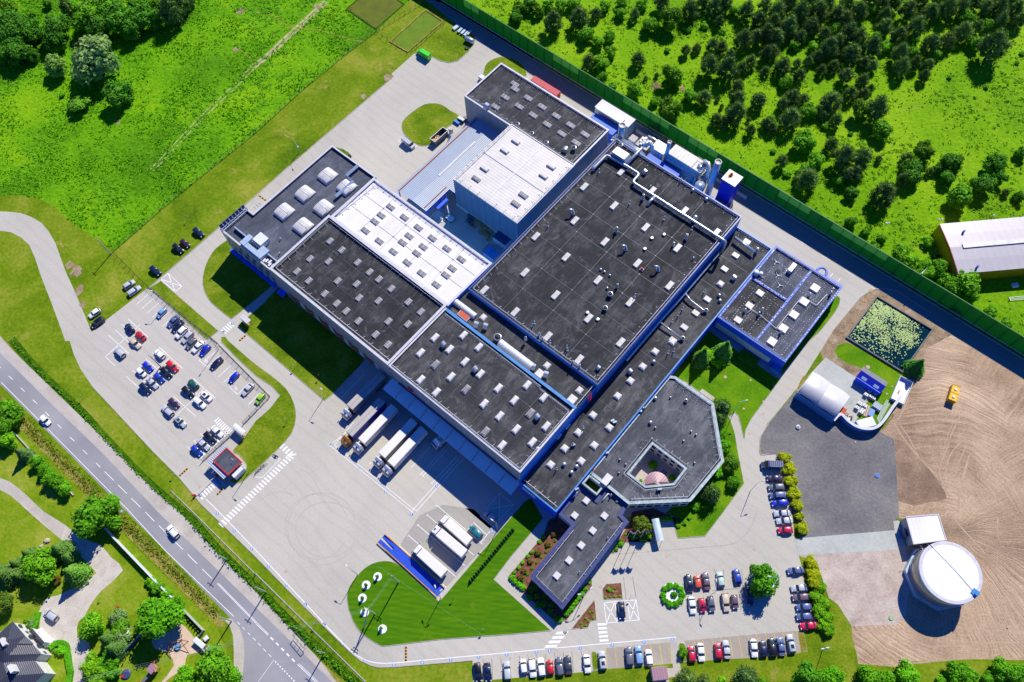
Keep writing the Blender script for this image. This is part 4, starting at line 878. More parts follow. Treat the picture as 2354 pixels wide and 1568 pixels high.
railing(B,[(-90.0,45.2),(-41.8,45.2)],14.1,2.9,side=1); railing(B,[(-89.5,67.4),(-52.6,67.4),(-52.6,66.7),(-42,66.7)],14.1,2.9,side=-1); railing(B,[(-41.8,45.4),(-41.8,66.6)],14.1,2.6,side=1)
# ---- dock canopy
Bc=Bld('dock_canopy','blue corrugated canopy in ten panels hanging over the loading docks','canopy',rect(-91.0,-40.6,39.9,44.3)); a0,b0=Bc.c
for i in range(10):
    x0=-91.0+i*5.04-a0; mb=MB(); y0,y1=39.9-b0,44.25-b0
    mb.add([(x0+.06,y0,5.0),(x0+4.98,y0,5.0),(x0+4.98,y1,5.5),(x0+.06,y1,5.5),(x0+.06,y0,4.85),(x0+4.98,y0,4.85),(x0+4.98,y1,5.35),(x0+.06,y1,5.35)],[(0,1,2,3),(7,6,5,4),(0,4,5,1),(1,5,6,2),(2,6,7,3),(3,7,4,0)])
    Bc.part('roof_panel',mb,M_corr_dock)
mb=MB()
for i in range(11): x=-91.0+i*5.04-a0; mb.tube([(x,40.2-b0,5.1),(x,44.2-b0,7.6)],.06,5); mb.box(x-.08,x+.08,40-b0,44.2-b0,4.6,4.84)
Bc.part('tie_rod',mb,M_steel)
mb=MB()
for i in range(9): x=-88.6+i*5.04-a0; mb.box(x-1.5,x+1.5,44.2-b0,44.34-b0,1.1,4.4)
mb.split('dock_door',M_wallwhite,Bc.root)
mb=MB(); mb.tube([(-88-a0,44.0-b0,6.6),(-42-a0,44.0-b0,6.6)],.28,8); Bc.part('pipe',mb,M_copdark)
mb=MB(); q=Tg('12',1415,445,z=10)[0]; mb.lathe([(1.3,0),(1.1,.35),(.3,.6)],0,0,18)
o=mb.build('round_sign',M_red,Bc.root); o.location=(q[0]-a0,44.2-b0,9.5); o.rotation_euler=(R(90),0,0); o.scale=(1,.6,.6)
# ---- great black hall (G)
B=Bld('great_black_hall','largest hall of the works, with a huge black felt roof crossed by a silver duct','factory hall',rect(-89.9,-40.6,78.4,152.5)); a0,b0=B.c
B.shell(14.0,13.3,M_wallblue,M_rdark,M_copdark,0.35,0.1)
skylights(B,Tg('21',665,148,578,460,220,605,940,323,855,655,498,795,1005,12,1290,185,1587,370,1230,522,1523,712,1155,853,1450,1057,792,1007,120,937,402,1145,30,1300,1087,1210,705,1358,330,1525,1880,570,z=13.7)+Tg('11',2100,1098,z=13.7)+Tg('22',1000,12,618,170,z=13.7),13.3,1.5,3.0,0.5,'louvre',rz=0,jit=False)
conductors(B,13.3,11,9)
V=lambda k,kind,s,rz,*xy: [vent(B,p,13.3,kind,s,rz) for p in Tg(k,*xy,z=14.3)]
V('21','goose',1,R(180+40),562,385,1045,715,1345,905)
V('21','stack',1,0,1205,250,960,550,1603,615); V('21','stack',.8,0,1484,680,968,1062)
V('21','can',.9,0,903,1140); V('21','turbine',.8,0,1685,435); V('21','can',.8,0,858,1265)
V('21','thin',1,0,330,500,1082,295,1400,440,1655,535,1553,90,205,1400,185,1425,1130,1150,800,5); V('21','mushroom',.7,0,818,900,852,922,902,955,877,1072)
V('21','fan',1,0,1400,580,1287,612,1222,712,693,1300,788,1362); V('21','mushroom',1,0,1665,172,1790,255); V('21','pipe',1.3,0,1275,140,1670,800)
V('22','stack',.8,0,558,200,620,235,255-130,-20); V('22','thin',1,0,510,80,505,55,350,10); V('22','cowl',.7,R(-100),795,245); V('21','stack',.8,0,250,1510,280,1550)
q=B.l(Tg('21',1195,905,z=14)[0]); mb=MB(); mb.box(-.55,.55,-.5,.5,0,.5); o=mb.build('red_fan_base',M_frame,B.root); o.location=(q[0],q[1],13.3)
MB().lathe([(.4,.5),(.48,.75),(.3,1.0),(.05,1.08)],seg=12).build('red_fan_cap',M_red,o)
vent(B,Tg('21',1220,18,z=14)[0],13.3,'cowl',.8,R(-100))
railing(B,[(-89.0,79.4),(-41.5,79.4)],13.3,2.9,side=1); railing(B,[(-41.5,79.6),(-41.5,151.5)],13.3,2.9,side=1); railing(B,[(-88.8,151.6),(-41.5,151.6)],13.3,2.9,side=-1); railing(B,[(-89.0,79.6),(-89.0,151.4)],13.3,2.9,side=-1)
def pipe(B,pts,r,mat=M_duct,name='duct',seg=12,collar=True):
    P=[B.l(p) for p in pts]; mb=MB(); Q=[P[0]]
    for i in range(1,len(P)-1):      # rounded elbows
        a,b,c=Vector(P[i-1]),Vector(P[i]),Vector(P[i+1]); e=min(r*2,(b-a).length/2,(c-b).length/2)
        p0=b+(a-b).normalized()*e; p2=b+(c-b).normalized()*e
        for t in (0,.25,.5,.75,1): Q.append(tuple(p0*(1-t)**2+b*2*t*(1-t)+p2*t*t))
    Q.append(P[-1]); mb.tube(Q,r,seg)
    if collar:
        for i in range(len(P)-1):
            a,b=Vector(P[i]),Vector(P[i+1]); L=(b-a).length; d=(b-a).normalized()
            for k in range(1,int(L/3)): p=a+d*(k*L/int(L/3)); mb.tube([tuple(p-d*.05),tuple(p+d*.05)],r*1.07,seg)
    return B.part(name,mb,mat,True)
zp=14.6
pipe(B,[(-87.9,137.4,13.6),(-87.9,137.6,zp),(-87.9,144.6,zp),(-79.8,145.1,zp),(-75.0,145.1,zp),(-74.9,141.2,zp),(-39.2,141.2,zp),(-39.2,141.2,9.0)],.5)
pipe(B,[(-80.6,145.1,zp),(-80.6,152.5,zp),(-80.6,154.5,zp)],.5)
q1,q2,q3=Tg('21',1310,245,z=14.6)[0],Tg('21',1262,290,z=14.6)[0],Tg('21',1248,320,z=13.6)[0]
pipe(B,[(q1[0],141.1,zp),(q2[0],q2[1],zp),(q3[0],q3[1],13.4)],.45)
q=Tg('20',1000,1410,z=16)[0]; mb=MB(); q=B.l(q)
mb.frustum([(q[0]-3.4,q[1]-1.7),(q[0]+3.4,q[1]-1.7),(q[0]+3.4,q[1]+1.7),(q[0]-3.4,q[1]+1.7)],[(q[0]-2.4,q[1]-1.4),(q[0]+2.4,q[1]-1.4),(q[0]+2.4,q[1]+1.4),(q[0]-2.4,q[1]+1.4)],14.6,16.2); mb.box(q[0]-3.4,q[0]+3.4,q[1]-1.7,q[1]+1.7,13.32,14.59); B.part('plenum_box',mb,M_duct)
vent(B,Tg('20',1000,1330,z=14.5)[0],13.3,'can',.8)
mb=MB()
for k in range(10): x=-73+k*3.5-a0; mb.box(x-.05,x+.05,141.1-b0-.5,141.1-b0-.4,13.3,zp); mb.box(x-.05,x+.05,141.1-b0+.4,141.1-b0+.5,13.3,zp)
B.part('duct_support',mb,M_rail)
# ---- strip hall between (H)
B=Bld('strip_hall','narrow strip with arched plant covers between the dock hall and great black hall','factory hall',rect(-90.5,-41.1,69.2,78.3)); a0,b0=B.c
B.part('wall',MB().ring(B.L(inset(B.poly,.02)),.3,0,12.0,bottom=False),M_wallblue); B.part('roof',MB().prism(B.L(inset(B.poly,.05)),11.6,12.02),M_rdark2)
skylights(B,Tg('11',2090,1355,z=12)+Tg('22',322,230,620,458,z=12),12.02,1.7,1.9,.4,'dome',jit=False); skylights(B,Tg('22',555,540,z=12)+Tg('22',255,305,z=12),12.02,2.3,2.3,.5,'flat')
def cover(pa,l,w,h,mat,name='plant_cover'):
    q=B.l(pa); n=8; pr=[(-w/2,0)]+[(-(w/2)*math.cos(math.pi*i/n),h*.45+h*.55*math.sin(math.pi*i/n)) for i in range(n+1)]+[(w/2,0)]; k=len(pr)
    vs=[(x,y,zz) for x in (-l/2,l/2) for y,zz in pr]; mb=MB().add(vs,[(i,i+1,k+i+1,k+i) for i in range(k-1)]+[tuple(range(k))[::-1],tuple(range(k,2*k))])
    for j in range(1,int(l/1.2)): x=-l/2+j*1.2; mb.box(x-.04,x+.04,-w/2+.2,w/2-.2,h*.97,h*1.02)
    o=B.part(name,mb,mat); o.location=(q[0],q[1],12.02); return o
cover(Tg('11',1920,1265,z=13)[0],8.4,1.8,1.4,M_unit); cover(Tg('22',35,125,z=13)[0],12.4,2.3,2.0,M_unit)
for p in (Tg('22',195,240,z=13)[0],Tg('22',312,310,z=13)[0],Tg('11',2025,1420,z=13)[0],Tg('11',2110,1435,z=13)[0]): vent(B,p,12.02,'cowl',.95,R(-70))
vent(B,Tg('11',2222,1530,z=14)[0],12.02,'can',1.25)
mb=MB()
for x,y in ((1890,1318),(1932,1352)): q=B.l(Tg('11',x,y,z=12.6)[0]); mb.box(q[0]-1.0,q[0]+1.0,q[1]-1.0,q[1]+1.0,12.02,12.7,0).box(q[0]-.85,q[0]+.85,q[1]-.85,q[1]+.85,12.7,12.76,1)
B.part('chiller',mb,[M_unitblue,simple('brick_orange_mesh',srgb(206,92,62),0.7)])
railing(B,[(-41.7,69.6),(-41.7,78)],12.02,2.4,side=1)
# ---- long low wing (I)
B=Bld('long_low_wing','long low wing with white domes running beside the great black hall','factory wing',rect(-40.9,-27.7,43.7,153.0)); a0,b0=B.c
B.shell(7.6,7.0,M_wallroyal,M_rdark2,M_copblue,0.35,0.1)
skylights(B,Tg('22',1317,98,1203,235,1090,367,972,507,745,682,895,795,610,842,485,988,757,960,637,1105,357,1138,1475,8,z=7.4)+Tg('21',1918,1042,z=7.4),7.0,1.9,1.9,.5,'dome',jit=False)
skylights(B,Tg('21',2057,780,1955,905,1798,1183,1690,1310,1585,1440,1480,1560,2160,655,z=7.4),7.0,2.1,1.6,.5,'louvre',jit=False)
V=lambda k,kind,s,rz,*xy: [vent(B,p,7.0,kind,s,rz) for p in Tg(k,*xy,z=8)]
V('22','cowl',.8,R(-100),1085,280); V('21','cowl',.8,R(-100),2040,985); V('22','thin',1,0,1437,105,1490,88,655,795,560,950,410,1175); V('22','mushroom',1.1,0,1305,185,480,1130,595,1150,548,1205)
V('21','mushroom',1,0,1908,1140,1915,1190); V('21','can',.7,0,1785,1285,1570,1540); V('21','thin',1,0,1570,1270,1530,1325,1472,1385,1770,1110); V('21','stack',1,0,2250,740)
V('22','ac',1,R(60),925,730,945,745,565,955,595,1360)
pipe(B,[B_ for B_ in ((-39.6,141.0,8.8),(-39.6,120.5,8.8),(-39.9,109.2,8.8),(-39.9,92,8.6))],.4)
q=Tg('21',1620,1160,1640,1200,1740,1270,1770,1295,z=8); pipe(B,[(-39.4,q[0][1],8.6),(q[1][0],q[1][1],8.3),(q[2][0],q[2][1],8.0),(q[3][0],q[3][1],8.0)],.3)
q=Tg('21',1365,1405,1550,1540,z=8); pipe(B,[(-40.0,q[0][1],8.4),(q[1][0],q[1][1],8.0)],.28)
q=Tg('21',2050,610,2230,745,z=9); pipe(B,[(q[0][0],q[0][1],8.7),(q[1][0],q[1][1],8.7)],.5)
conductors(B,7.0,7,11)
railing(B,[(-40.2,45.0),(-28.4,45.0)],7.0,2.4,side=1); railing(B,[(-40.0,152),(-28.6,152)],7.0,2.4,side=-1)
mb=MB()
for b in (60,64): mb.box(-40.95-a0,-40.2-a0,b-b0,b+1.8-b0,8.2,8.9)
B.part('wall_unit',mb,M_unit)
B.part('end_window',MB().box(-39.5-a0,-35-a0,43.5-b0,43.68-b0,4.2,6.2),M_wallwhite)
# fire ladders with red hoops
def ladder(B,p,z0,z1,rz=0,mat=M_red):
    q=B.l(p); mb=MB()
    for s in (-.25,.25): mb.tube([(s,0,0),(s,0,z1-z0)],.04,4)
    for i in range(int((z1-z0)/.3)): mb.tube([(-.25,0,.2+i*.3),(.25,0,.2+i*.3)],.03,4)
    for zz in np.arange(1.5,z1-z0+.1,.7): mb.tube([(.38*math.cos(t),.35-.38*math.sin(t)*-1,zz) for t in np.linspace(-.4,math.pi+.4,8)],.035,4)
    o=B.part('ladder',mb,mat); o.location=(q[0],q[1],z0); o.rotation_euler=(0,0,rz)
ladder(B,(-40.7,74.6),7.0,15.0,R(-90)); ladder(B,(-27.4,84.5),6.0,8.6,R(-90),M_rust); ladder(B,(-27.3,60.0),5.6,8.6,R(-90))
# ---- laboratory block (L)
B=Bld('laboratory_block','low block at the east end with three roof fields framed by cobalt blue trays','factory wing',rect(-27.5,-3.6,122.1,155.1)); a0,b0=B.c
B.shell(7.0,6.5,M_wallroyal,M_rblue,M_copcobalt,0.6,0.12)
B.part('dark_roof_field',MB().prism(B.L(rect(-26.8,-14.6,122.9,139.9)),6.3,6.52),M_rdark2)
mb=MB(); mb.box(-27.45-a0,-26.8-a0,122.8-b0,154.4-b0,6.51,6.9); mb.box(-14.5-a0,-13.7-a0,122.8-b0,154.4-b0,6.51,6.92); mb.box(-26.75-a0,-14.55-a0,140.1-b0,140.9-b0,6.51,6.91); B.part('cable_tray',mb,M_copcobalt)
mb=MB(); rj=random.Random(5)
for i in range(150): a,b=rj.choice((-27.1,-14.1,-3.9)),rj.uniform(123,154); mb.box(a-.12-a0,a+.12-a0,b-.12-b0,b+.12-b0,6.88,7.2)
for i in range(40): a,b=rj.uniform(-26,-14.5),140.5; mb.box(a-.1-a0,a+.1-a0,b-.1-b0,b+.1-b0,6.88,7.1)
B.part('tray_block',mb,M_unit)['kind']='stuff'
mb=MB()
for a in (-24,-20.5,-17.5,-11,-8,-5.6):
    for k in range(34): b=124+k*.9; mb.box(a-.07-a0,a+.07-a0,b-.07-b0,b+.07-b0,6.52,6.62)
for b in (128,133,137.5,146,150.5):
    for k in range(24): a=-25.8+k*.92; mb.box(a-.07-a0,a+.07-a0,b-.07-b0,b+.07-b0,6.52,6.62)
B.part('conductor_block',mb,M_unit)['kind']='stuff'
skylights(B,Tg('31',435,1080,335,1205,240,1325,142,1450,38,1572,z=7),6.5,2.5,2.5,.5,'flat',jit=False)
skylights(B,Tg('21',2282,1125,2185,1240,2080,1372,z=7),6.52,2.2,1.9,.4,'louvre',jit=False)
W2=lambda *xy: [w2g(G((2750+xy[i]*0.6922)/1.7407,(880+xy[i+1]*0.6922)/1.7407,7.2)) for i in range(0,len(xy),2)]
def thinpipe(pts,z,r=.1): pipe(B,[(p[0],p[1],z) for p in pts],r,M_unit,'pipe_run',6,False)
thinpipe(W2(808,428,748,492,665,440,515,625,425,550,370,515,345,538),6.9)
for p in W2(705,435,828,425,838,408,540,650,332,525,412,545,432,520): vent(B,p,6.5,'stack',.75)
for p in W2(515,240,525,318,535,375,425,325,575,292):
    q=B.l(p); mb=MB()
    for k in range(3): t=k*2.1+.5; mb.tube([(0,0,.3),(1.2*math.cos(t),1.2*math.sin(t),.3)],.09,5)
    mb.cyl(0,0,0,.5,.2,8); o=B.part('lightning_mast',mb,M_unit); o.location=(q[0],q[1],6.5)
q=B.l(W2(603,280)[0]); B.part('plant_unit',MB().box(q[0]-.7,q[0]+.7,q[1]-1.7,q[1]+1.7,6.55,8.0),M_unit)
q=B.l(W2(395,310)[0]); B.part('filter_tank',MB().cyl(q[0],q[1],6.52,8.3,.8,16).cyl(q[0]+1.3,q[1]+.8,6.52,7.9,.6,16),M_unit,True)
for p in W2(525,292,390,460): q=B.l(p); B.part('roof_hatch',MB().box(q[0]-.6,q[0]+.6,q[1]-.6,q[1]+.6,6.53,6.9),M_black)
B.part('blind_band',MB().box(-27-a0,-7.5-a0,121.9-b0,122.05-b0,1.2,4.2),M_wallwhite)
B.part('porch',MB().box(-6.2-a0,-3.2-a0,120.2-b0,122.0-b0,2.8,3.0).box(-6.2-a0,-3.4-a0,120.2-b0,120.4-b0,0,2.8),M_copblue)
q=B.l(Tg('31',495,935,z=3)[0]); mb=MB(); mb.tube([(q[0]+1.5*math.cos(t),q[1]-.2+1.7*math.sin(t),3.2) for t in np.linspace(-.5,math.pi+.5,12)],.4,6); B.part('curved_canopy',mb,M_copcobalt)
B.part('rear_canopy',MB().box(-9.5-a0,-3.6-a0,155.2-b0,156.2-b0,6.3,6.6),M_copdark)
B.part('loading_blind',MB().box(-24-a0,-12-a0,155.15-b0,155.6-b0,5.6,6.2),M_unit)
railing(B,[(-26.5,122.9),(-4.5,122.9)],6.5,2.6,side=1); railing(B,[(-26.5,154.2),(-4.5,154.2)],6.5,2.6,side=-1)
# ---- many-sided office (J) with its atrium
outer=[(-27.5,96.9),(-25.9,97.8),(-12.7,97.9),(-0.9,85.4),(-1.5,70.2),(-14.0,58.8),(-21.0,58.9),(-27.5,58.9)]
hole=[(-19.0,76.8),(-7.8,76.8),(-7.8,71.2),(-13.3,65.6),(-19.0,65.6)]
B=Bld('many_sided_office','many sided grey roofed office with a planted courtyard cut into it','office building',outer); a0,b0=B.c
P=B.L(outer); H_=B.L(hole)
B.part('wall',MB().ring(B.L(ccw(outer)),.3,0,6.2,bottom=False),M_wallwhite)
rf=MB(); PO=inset(ccw(P),.25); HO=ccw(inset(ccw(H_),-.25))
import mathutils.geometry as mg
v3=[Vector((x,y,0)) for x,y in PO]+[Vector((x,y,0)) for x,y in HO[::-1]]
tri=mg.tessellate_polygon([[Vector((x,y,0)) for x,y in PO],[Vector((x,y,0)) for x,y in HO[::-1]]])
rf.add([(v.x,v.y,5.8) for v in v3],[t if (v3[t[1]]-v3[t[0]]).cross(v3[t[2]]-v3[t[0]]).z > 0 else t[::-1] for t in tri]); B.part('roof',rf,M_rgrey)
B.part('coping',MB().ring(inset(ccw(P),-.35),.85,6.2,6.32),M_copgreen)
B.part('courtyard_wall',MB().ring(inset(ccw(H_),-.3),.3,0.1,6.2,bottom=False),M_wallwhite); B.part('courtyard_coping',MB().ring(inset(ccw(H_),-.5),.6,6.2,6.3),M_copgreen)
B.part('courtyard_floor',MB().prism(ccw(H_),-.02,.12,bottom=False),M_path)
mb=MB(); Hc=ccw(H_)
for i in range(len(Hc)):
    a,b=Vector(Hc[i]),Vector(Hc[(i+1) % len(Hc)]); d=(b-a); L=d.length; d.normalize(); nn=Vector((-d.y,d.x))
    for k in range(int(L/2.2)):
        q=a+d*(1.0+k*2.2)+nn*.02; r=q+d*1.3
        for zz in (1.0,3.9): mb.add([(q.x,q.y,zz),(r.x,r.y,zz),(r.x,r.y,zz+1.5),(q.x,q.y,zz+1.5)],[(0,1,2,3),(3,2,1,0)])
mb.split('courtyard_window',M_glass,B.root)
mb=MB(); Pc=ccw(P)
for i in range(len(Pc)):
    a,b=Vector(Pc[i]),Vector(Pc[(i+1) % len(Pc)]); d=(b-a); L=d.length; d.normalize(); nn=Vector((d.y,-d.x))
    if a.x < -12 and b.x < -12 and L > 8: continue
    for k in range(int(L/2.4)):
        q=a+d*(.6+k*2.4)+nn*.03; r=q+d*1.7
        for zz in (1.0,3.9): mb.add([(q.x,q.y,zz),(r.x,r.y,zz),(r.x,r.y,zz+1.6),(q.x,q.y,zz+1.6)],[(0,1,2,3),(3,2,1,0)])
mb.split('window',M_glass,B.root)
for a_,b_,w_ in (((-25.2,96.9),(-13.2,97.0),1),((-12.8,96.9),(-2.0,85.4),1),((-2.0,85.2),(-2.5,70.8),1),((-2.6,70.6),(-14.2,60.0),1)): railing(B,[a_,b_],5.8,2.3,side=-1)
hr=ccw(inset(ccw(hole),-1.1)); railing(B,hr+[hr[0]],5.8,2.6,side=-1)
V=lambda k,kind,s,rz,*xy: [vent(B,p,5.8,kind,s,rz) for p in Tg(k,*xy,z=6.8)]
V('22','can',.55,0,1602,545); V('22','mushroom',1,0,1320,520,1275,745); V('22','thin',.5,0,1505,630,1535,705,1197,910,975,1060)
V('22','stub',1,0,1460,512,1320,790,1287,892,1580,912,1650,825,1695,855,1682,1115,992,1085,1047,1128,985,1207)
V('22','ac',1.1,R(45),1175,645,1205,612,870,1028,1357,1362)
# half cone pavilion roof in the courtyard
q=B.l((-11.3,68.7)); n=14; mb=MB(); ang=[R(-45)+math.pi*0+math.pi*i/n for i in range(n+1)]
vs=[(0,0,3.9)]+[(3.9*math.cos(t),3.9*math.sin(t),3.0) for t in ang]; vs=[(x,y,z) for x,y,z in vs]
t0=R(45); vs=[(0,0,4.0)]+[(3.4*math.cos(t0+math.pi*i/n),3.4*math.sin(t0+math.pi*i/n),2.9) for i in range(n+1)]
mb.add(vs,[(0,i,i+1) for i in range(1,n+1)]); mb.add([(v[0],v[1],v[2]-.15) for v in vs],[(0,i+1,i) for i in range(1,n+1)]+[])
o=B.part('pavilion_roof',mb,M_mauveroof); q2=B.l(Tg('22',1335,1300,z=4)[0]); o.location=(q2[0],q2[1],0)
mb=MB()
for i in range(0,n+1,3): t=t0+math.pi*i/n; mb.tube([(3.4*math.cos(t),3.4*math.sin(t),.12),(3.4*math.cos(t),3.4*math.sin(t),2.8)],.08,6)
mb.build('pavilion_post',M_wallwhite,o)
mb=MB()
for x,y in ((1320,1200),(1400,1210)): q=B.l(Tg('22',x,y,z=.7)[0]); mb.box(q[0]-.9,q[0]+.9,q[1]-.6,q[1]+.6,.6,.75).box(q[0]-.1,q[0]+.1,q[1]-.1,q[1]+.1,.12,.6)
B.part('courtyard_table',mb,M_steel)
# ---- front office arm (K)
outK=[(-22.6,26.0),(-10.5,25.2),(-11.0,55.0),(-13.4,55.3),(-14.0,58.7),(-21.8,58.6),(-21.8,54.5),(-27.6,54.4),(-27.6,44.2),(-22.6,44.1)]
B=Bld('front_office_arm','narrow grey roofed office arm with a broad slate blue metal edge','office building',outK); a0,b0=B.c
P=ccw(B.L(outK)); IN=inset(P,1.0)
B.part('wall',MB().ring(inset(P,.35),.3,0,4.9,bottom=False),M_wallwhite); B.part('roof',MB().prism(IN,4.4,4.75),M_rgrey)
B.part('metal_edge',MB().ring(P,1.1,4.9,5.1),M_copdark)
skylights(B,Tg('23',577,38,850,42,743,178,637,313,525,452,413,592,z=5)+Tg('22',683,1470,z=5),4.75,1.7,1.7,.5,'flat',jit=False)
railing(B,[(-21.2,43.4),(-21.2,27.2),(-11.8,26.6),(-12.2,53.6)],4.75,2.6,side=-1)
mb=MB(); P2=inset(P,.33)
for i in range(len(P2)):
    a,b=Vector(P2[i]),Vector(P2[(i+1) % len(P2)]); d=(b-a); L=d.length
    if L < 6: continue
    d.normalize(); nn=Vector((d.y,-d.x))
    for k in range(int(L/2.6)):
        q=a+d*(.8+k*2.6)+nn*.03; r=q+d*1.7; mb.add([(q.x,q.y,1.2),(r.x,r.y,1.2),(r.x,r.y,3.4),(q.x,q.y,3.4)],[(0,1,2,3),(3,2,1,0)])
mb.split('window',M_glass,B.root)
q=Tg('22',835,1465,885,1400,905,1415,z=5.6); pipe(B,[(q[0][0],q[0][1],5.3),(q[1][0],q[1][1],5.3),(q[2][0],q[2][1],5.0)],.2,M_unit,'pipe_run',8,False)
V=lambda k,kind,s,rz,*xy: [vent(B,p,4.75,kind,s,rz) for p in Tg(k,*xy,z=5.5)]
V('22','stack',.6,0,910,1420); V('22','fan',.7,0,968,1470,590,1390); V('22','ac',1,R(45),600,1350); V('23','pipe',1,0,880,240,620,555)
# sunken planted light well with its walls
B=Bld('light_well','small square light well planted with ferns between the wing and the office arm','light well',[(-27.4,54.8),(-22.1,54.8),(-22.1,58.2),(-27.4,58.2)]); a0,b0=B.c
B.part('parapet',MB().ring(B.L(B.poly),.5,4.5,6.6),M_copgreen); B.part('planting',MB().prism(inset(B.L(B.poly),.5),0,3.0),M_ditch)
B.part('glass_box',MB().box(-23.6-a0,-21.6-a0,58.3-b0,61.5-b0,5.85,7.6),M_wallwhite)
# ================================================================ OTHER STRUCTURES
def NP(*xy,z=0.0): return [G(xy[i]/1.7407,xy[i+1]/1.7407,z) for i in range(0,len(xy),2)]
def NG(*xy,z=0.0): return [w2g(p) for p in NP(*xy,z=z)]
def centre(ps): return (sum(p[0] for p in ps)/len(ps),sum(p[1] for p in ps)/len(ps))
class Loc:
    """a thing placed at world position c, turned by rz; shapes are given in its own metres"""
    def __init__(s,name,label,cat,c,rz=0.0,group=None,z=0.0): s.root=thing(name,label,cat,(c[0],c[1],z),rz,group); s.c=c; s.rz=rz
    def part(s,name,mb,mats,smooth=False,parent=None): return mb.build(name,mats,parent or s.root,smooth)
    def l(s,p): d=(p[0]-s.c[0],p[1]-s.c[1]); c,n=math.cos(-s.rz),math.sin(-s.rz); return (d[0]*c-d[1]*n,d[0]*n+d[1]*c)
    def L(s,ps): return [s.l(p) for p in ps]
# ---- plant along the north east side
def gbox(name,label,cat,a0,a1,b0,b1,z0,z1,wall,roof,parts=None,group=None):
    B=Bld(name,label,cat,rect(a0,a1,b0,b1)); P=B.L(B.poly)
    B.part('casing',MB().prism(P,z0,z1,top=False),wall); B.part('roof',MB().prism(inset(P,-.12),z1,z1+.12),roof)
    return B
B=gbox('filter_building','pale panelled plant building with a white roof hatch strip beside the north hall','plant building',-107.4,-93.0,164.8,169.0,0,6.0,M_unitblue,M_coping); a0,b0=B.c
mb=MB()
for i in range(1,9): x=-107.4+i*1.6-a0; mb.box(x-.05,x+.05,164.8-b0,169-b0,6.12,6.2)
B.part('roof_rib',mb,M_rail); B.part('hatch_strip',MB().box(-106.4-a0,-95.6-a0,164.0-b0,166.6-b0,6.2,6.7),M_unit)
B=gbox('blue_plant_shed','low plant shed with a bright blue corrugated roof in front of the pale plant building','shed',-106.4,-95.8,159.6,163.7,0,4.6,M_wallroyal,M_corr_blue)
def chimney(name,label,a,b,z0,z1,r,mat=M_unitblue,base=None):
    w=g2w(a,b); Lc=Loc(name,label,'chimney',w,YAW)
    Lc.part('flue',MB().lathe([(r,z0),(r,z1),(r*.86,z1),(r*.86,z1-1.2)],seg=24),mat,True)
    Lc.part('rim',MB().lathe([(r*1.06,z1-.25),(r*1.06,z1+.05),(r*.84,z1+.05),(r*.84,z1-.3)],seg=24),M_frame,True)
    Lc.part('mouth',MB().cyl(0,0,z1-1.3,z1-1.0,r*.86,20),M_dark)
    if base: Lc.part('base',MB().frustum(rect(-base,base,-base,base),rect(-r*.9,r*.9,-r*.9,r*.9),0,z0+1.0),mat)
    return Lc
Lc=chimney('steel_chimney','shorter silver chimney with a square base at the corner of the north hall',-91.8,158.6,5.0,13.5,1.15,M_galv,1.9)
Lc=chimney('steel_chimney','tall pale blue chimney standing between the filter plant and the blue tower',-57.3,163.0,0.0,17.5,1.1,M_unitblue)
Lc=chimney('steel_chimney','slim silver chimney beside the ribbed cream plant roof',-75.8,163.6,0,12.5,.7,M_galv)
B=gbox('filter_plant','long plant housing with a ribbed cream roof against the green barrier','plant building',-75.4,-63.6,163.6,168.2,0,7.0,M_unitblue,M_frame); a0,b0=B.c
mb=MB()
for i in range(1,10): x=-75.4+i*1.2-a0; mb.box(x-.05,x+.05,163.6-b0,168.2-b0,7.12,7.22)
B.part('roof_rib',mb,M_domegrey)
mb=MB()
for i in range(12): x=-75+i*1.0-a0; mb.tube([(x,162.8-b0,4.4),(x,162.8-b0,5.4)],.04,4)
for zz in (4.9,5.4): mb.tube([(-75.2-a0,162.8-b0,zz),(-63.4-a0,162.8-b0,zz)],.05,4)
mb.box(-75.4-a0,-63.6-a0,162.7-b0,163.5-b0,4.2,4.35); B.part('walkway',mb,M_galv)
B=gbox('low_blue_shed','long low shed with a blue ribbed roof between the black hall and the filter plant','shed',-81.2,-68.2,156.2,161.4,0,4.2,M_wallroyal,M_corr_blue)
B=gbox('white_silencer','white metal silencer housing left of the filter plant','plant unit',-82.0,-77.0,163.4,167.4,0,5.2,M_unit,M_unit)
B=gbox('compressor_unit','cluttered grey compressor group next to the white silencer housing','plant unit',-87.6,-83.2,162.4,166.6,0,3.4,M_steel,M_domegrey); a0,b0=B.c
mb=MB(); rj=random.Random(2)
for i in range(22): x,y=rj.uniform(-87,-84)-a0,rj.uniform(162.8,166.2)-b0; mb.box(x-.4,x+.4,y-.35,y+.35,3.5,3.7+rj.random()*.9)
B.part('valve',mb,M_unit)
B.part('pipe',MB().tube([(-86-a0,168-b0,.3),(-86-a0,168-b0,3.6),(-83-a0,168-b0,3.6),(-81.5-a0,167-b0,3.2)],.4,8),M_duct,True)
B=gbox('small_white_unit','small white cooler behind the shorter silver chimney','plant unit',-91.4,-89.0,163.6,166.0,0,2.2,M_unit,M_domegrey)
B=Bld('pipe_manifold','bright silver bundle of pipes along the edge between the north hall and the plant','pipework',rect(-93.5,-79.5,155.4,159)); a0,b0=B.c
mb=MB()
for k,(y,zz,r) in enumerate(((156.0,8.5,.5),(157.2,8.2,.35),(157.9,8.2,.25))): mb.tube([(-93.4-a0,y-b0,zz),(-84-a0,y-b0,zz),(-81-a0,y-.6-b0,zz),(-80-a0,y-.6-b0,zz-1.5)],r,8)
B.part('pipe',mb,M_duct,True); B.part('tray',MB().box(-93.6-a0,-84-a0,155.4-b0,158.4-b0,7.4,7.6),M_unit)
mb=MB()
for x in (-92,-88,-84.5): mb.box(x-.15-a0,x+.15-a0,156.8-b0,157.1-b0,0,7.4)
B.part('leg',mb,M_steel)
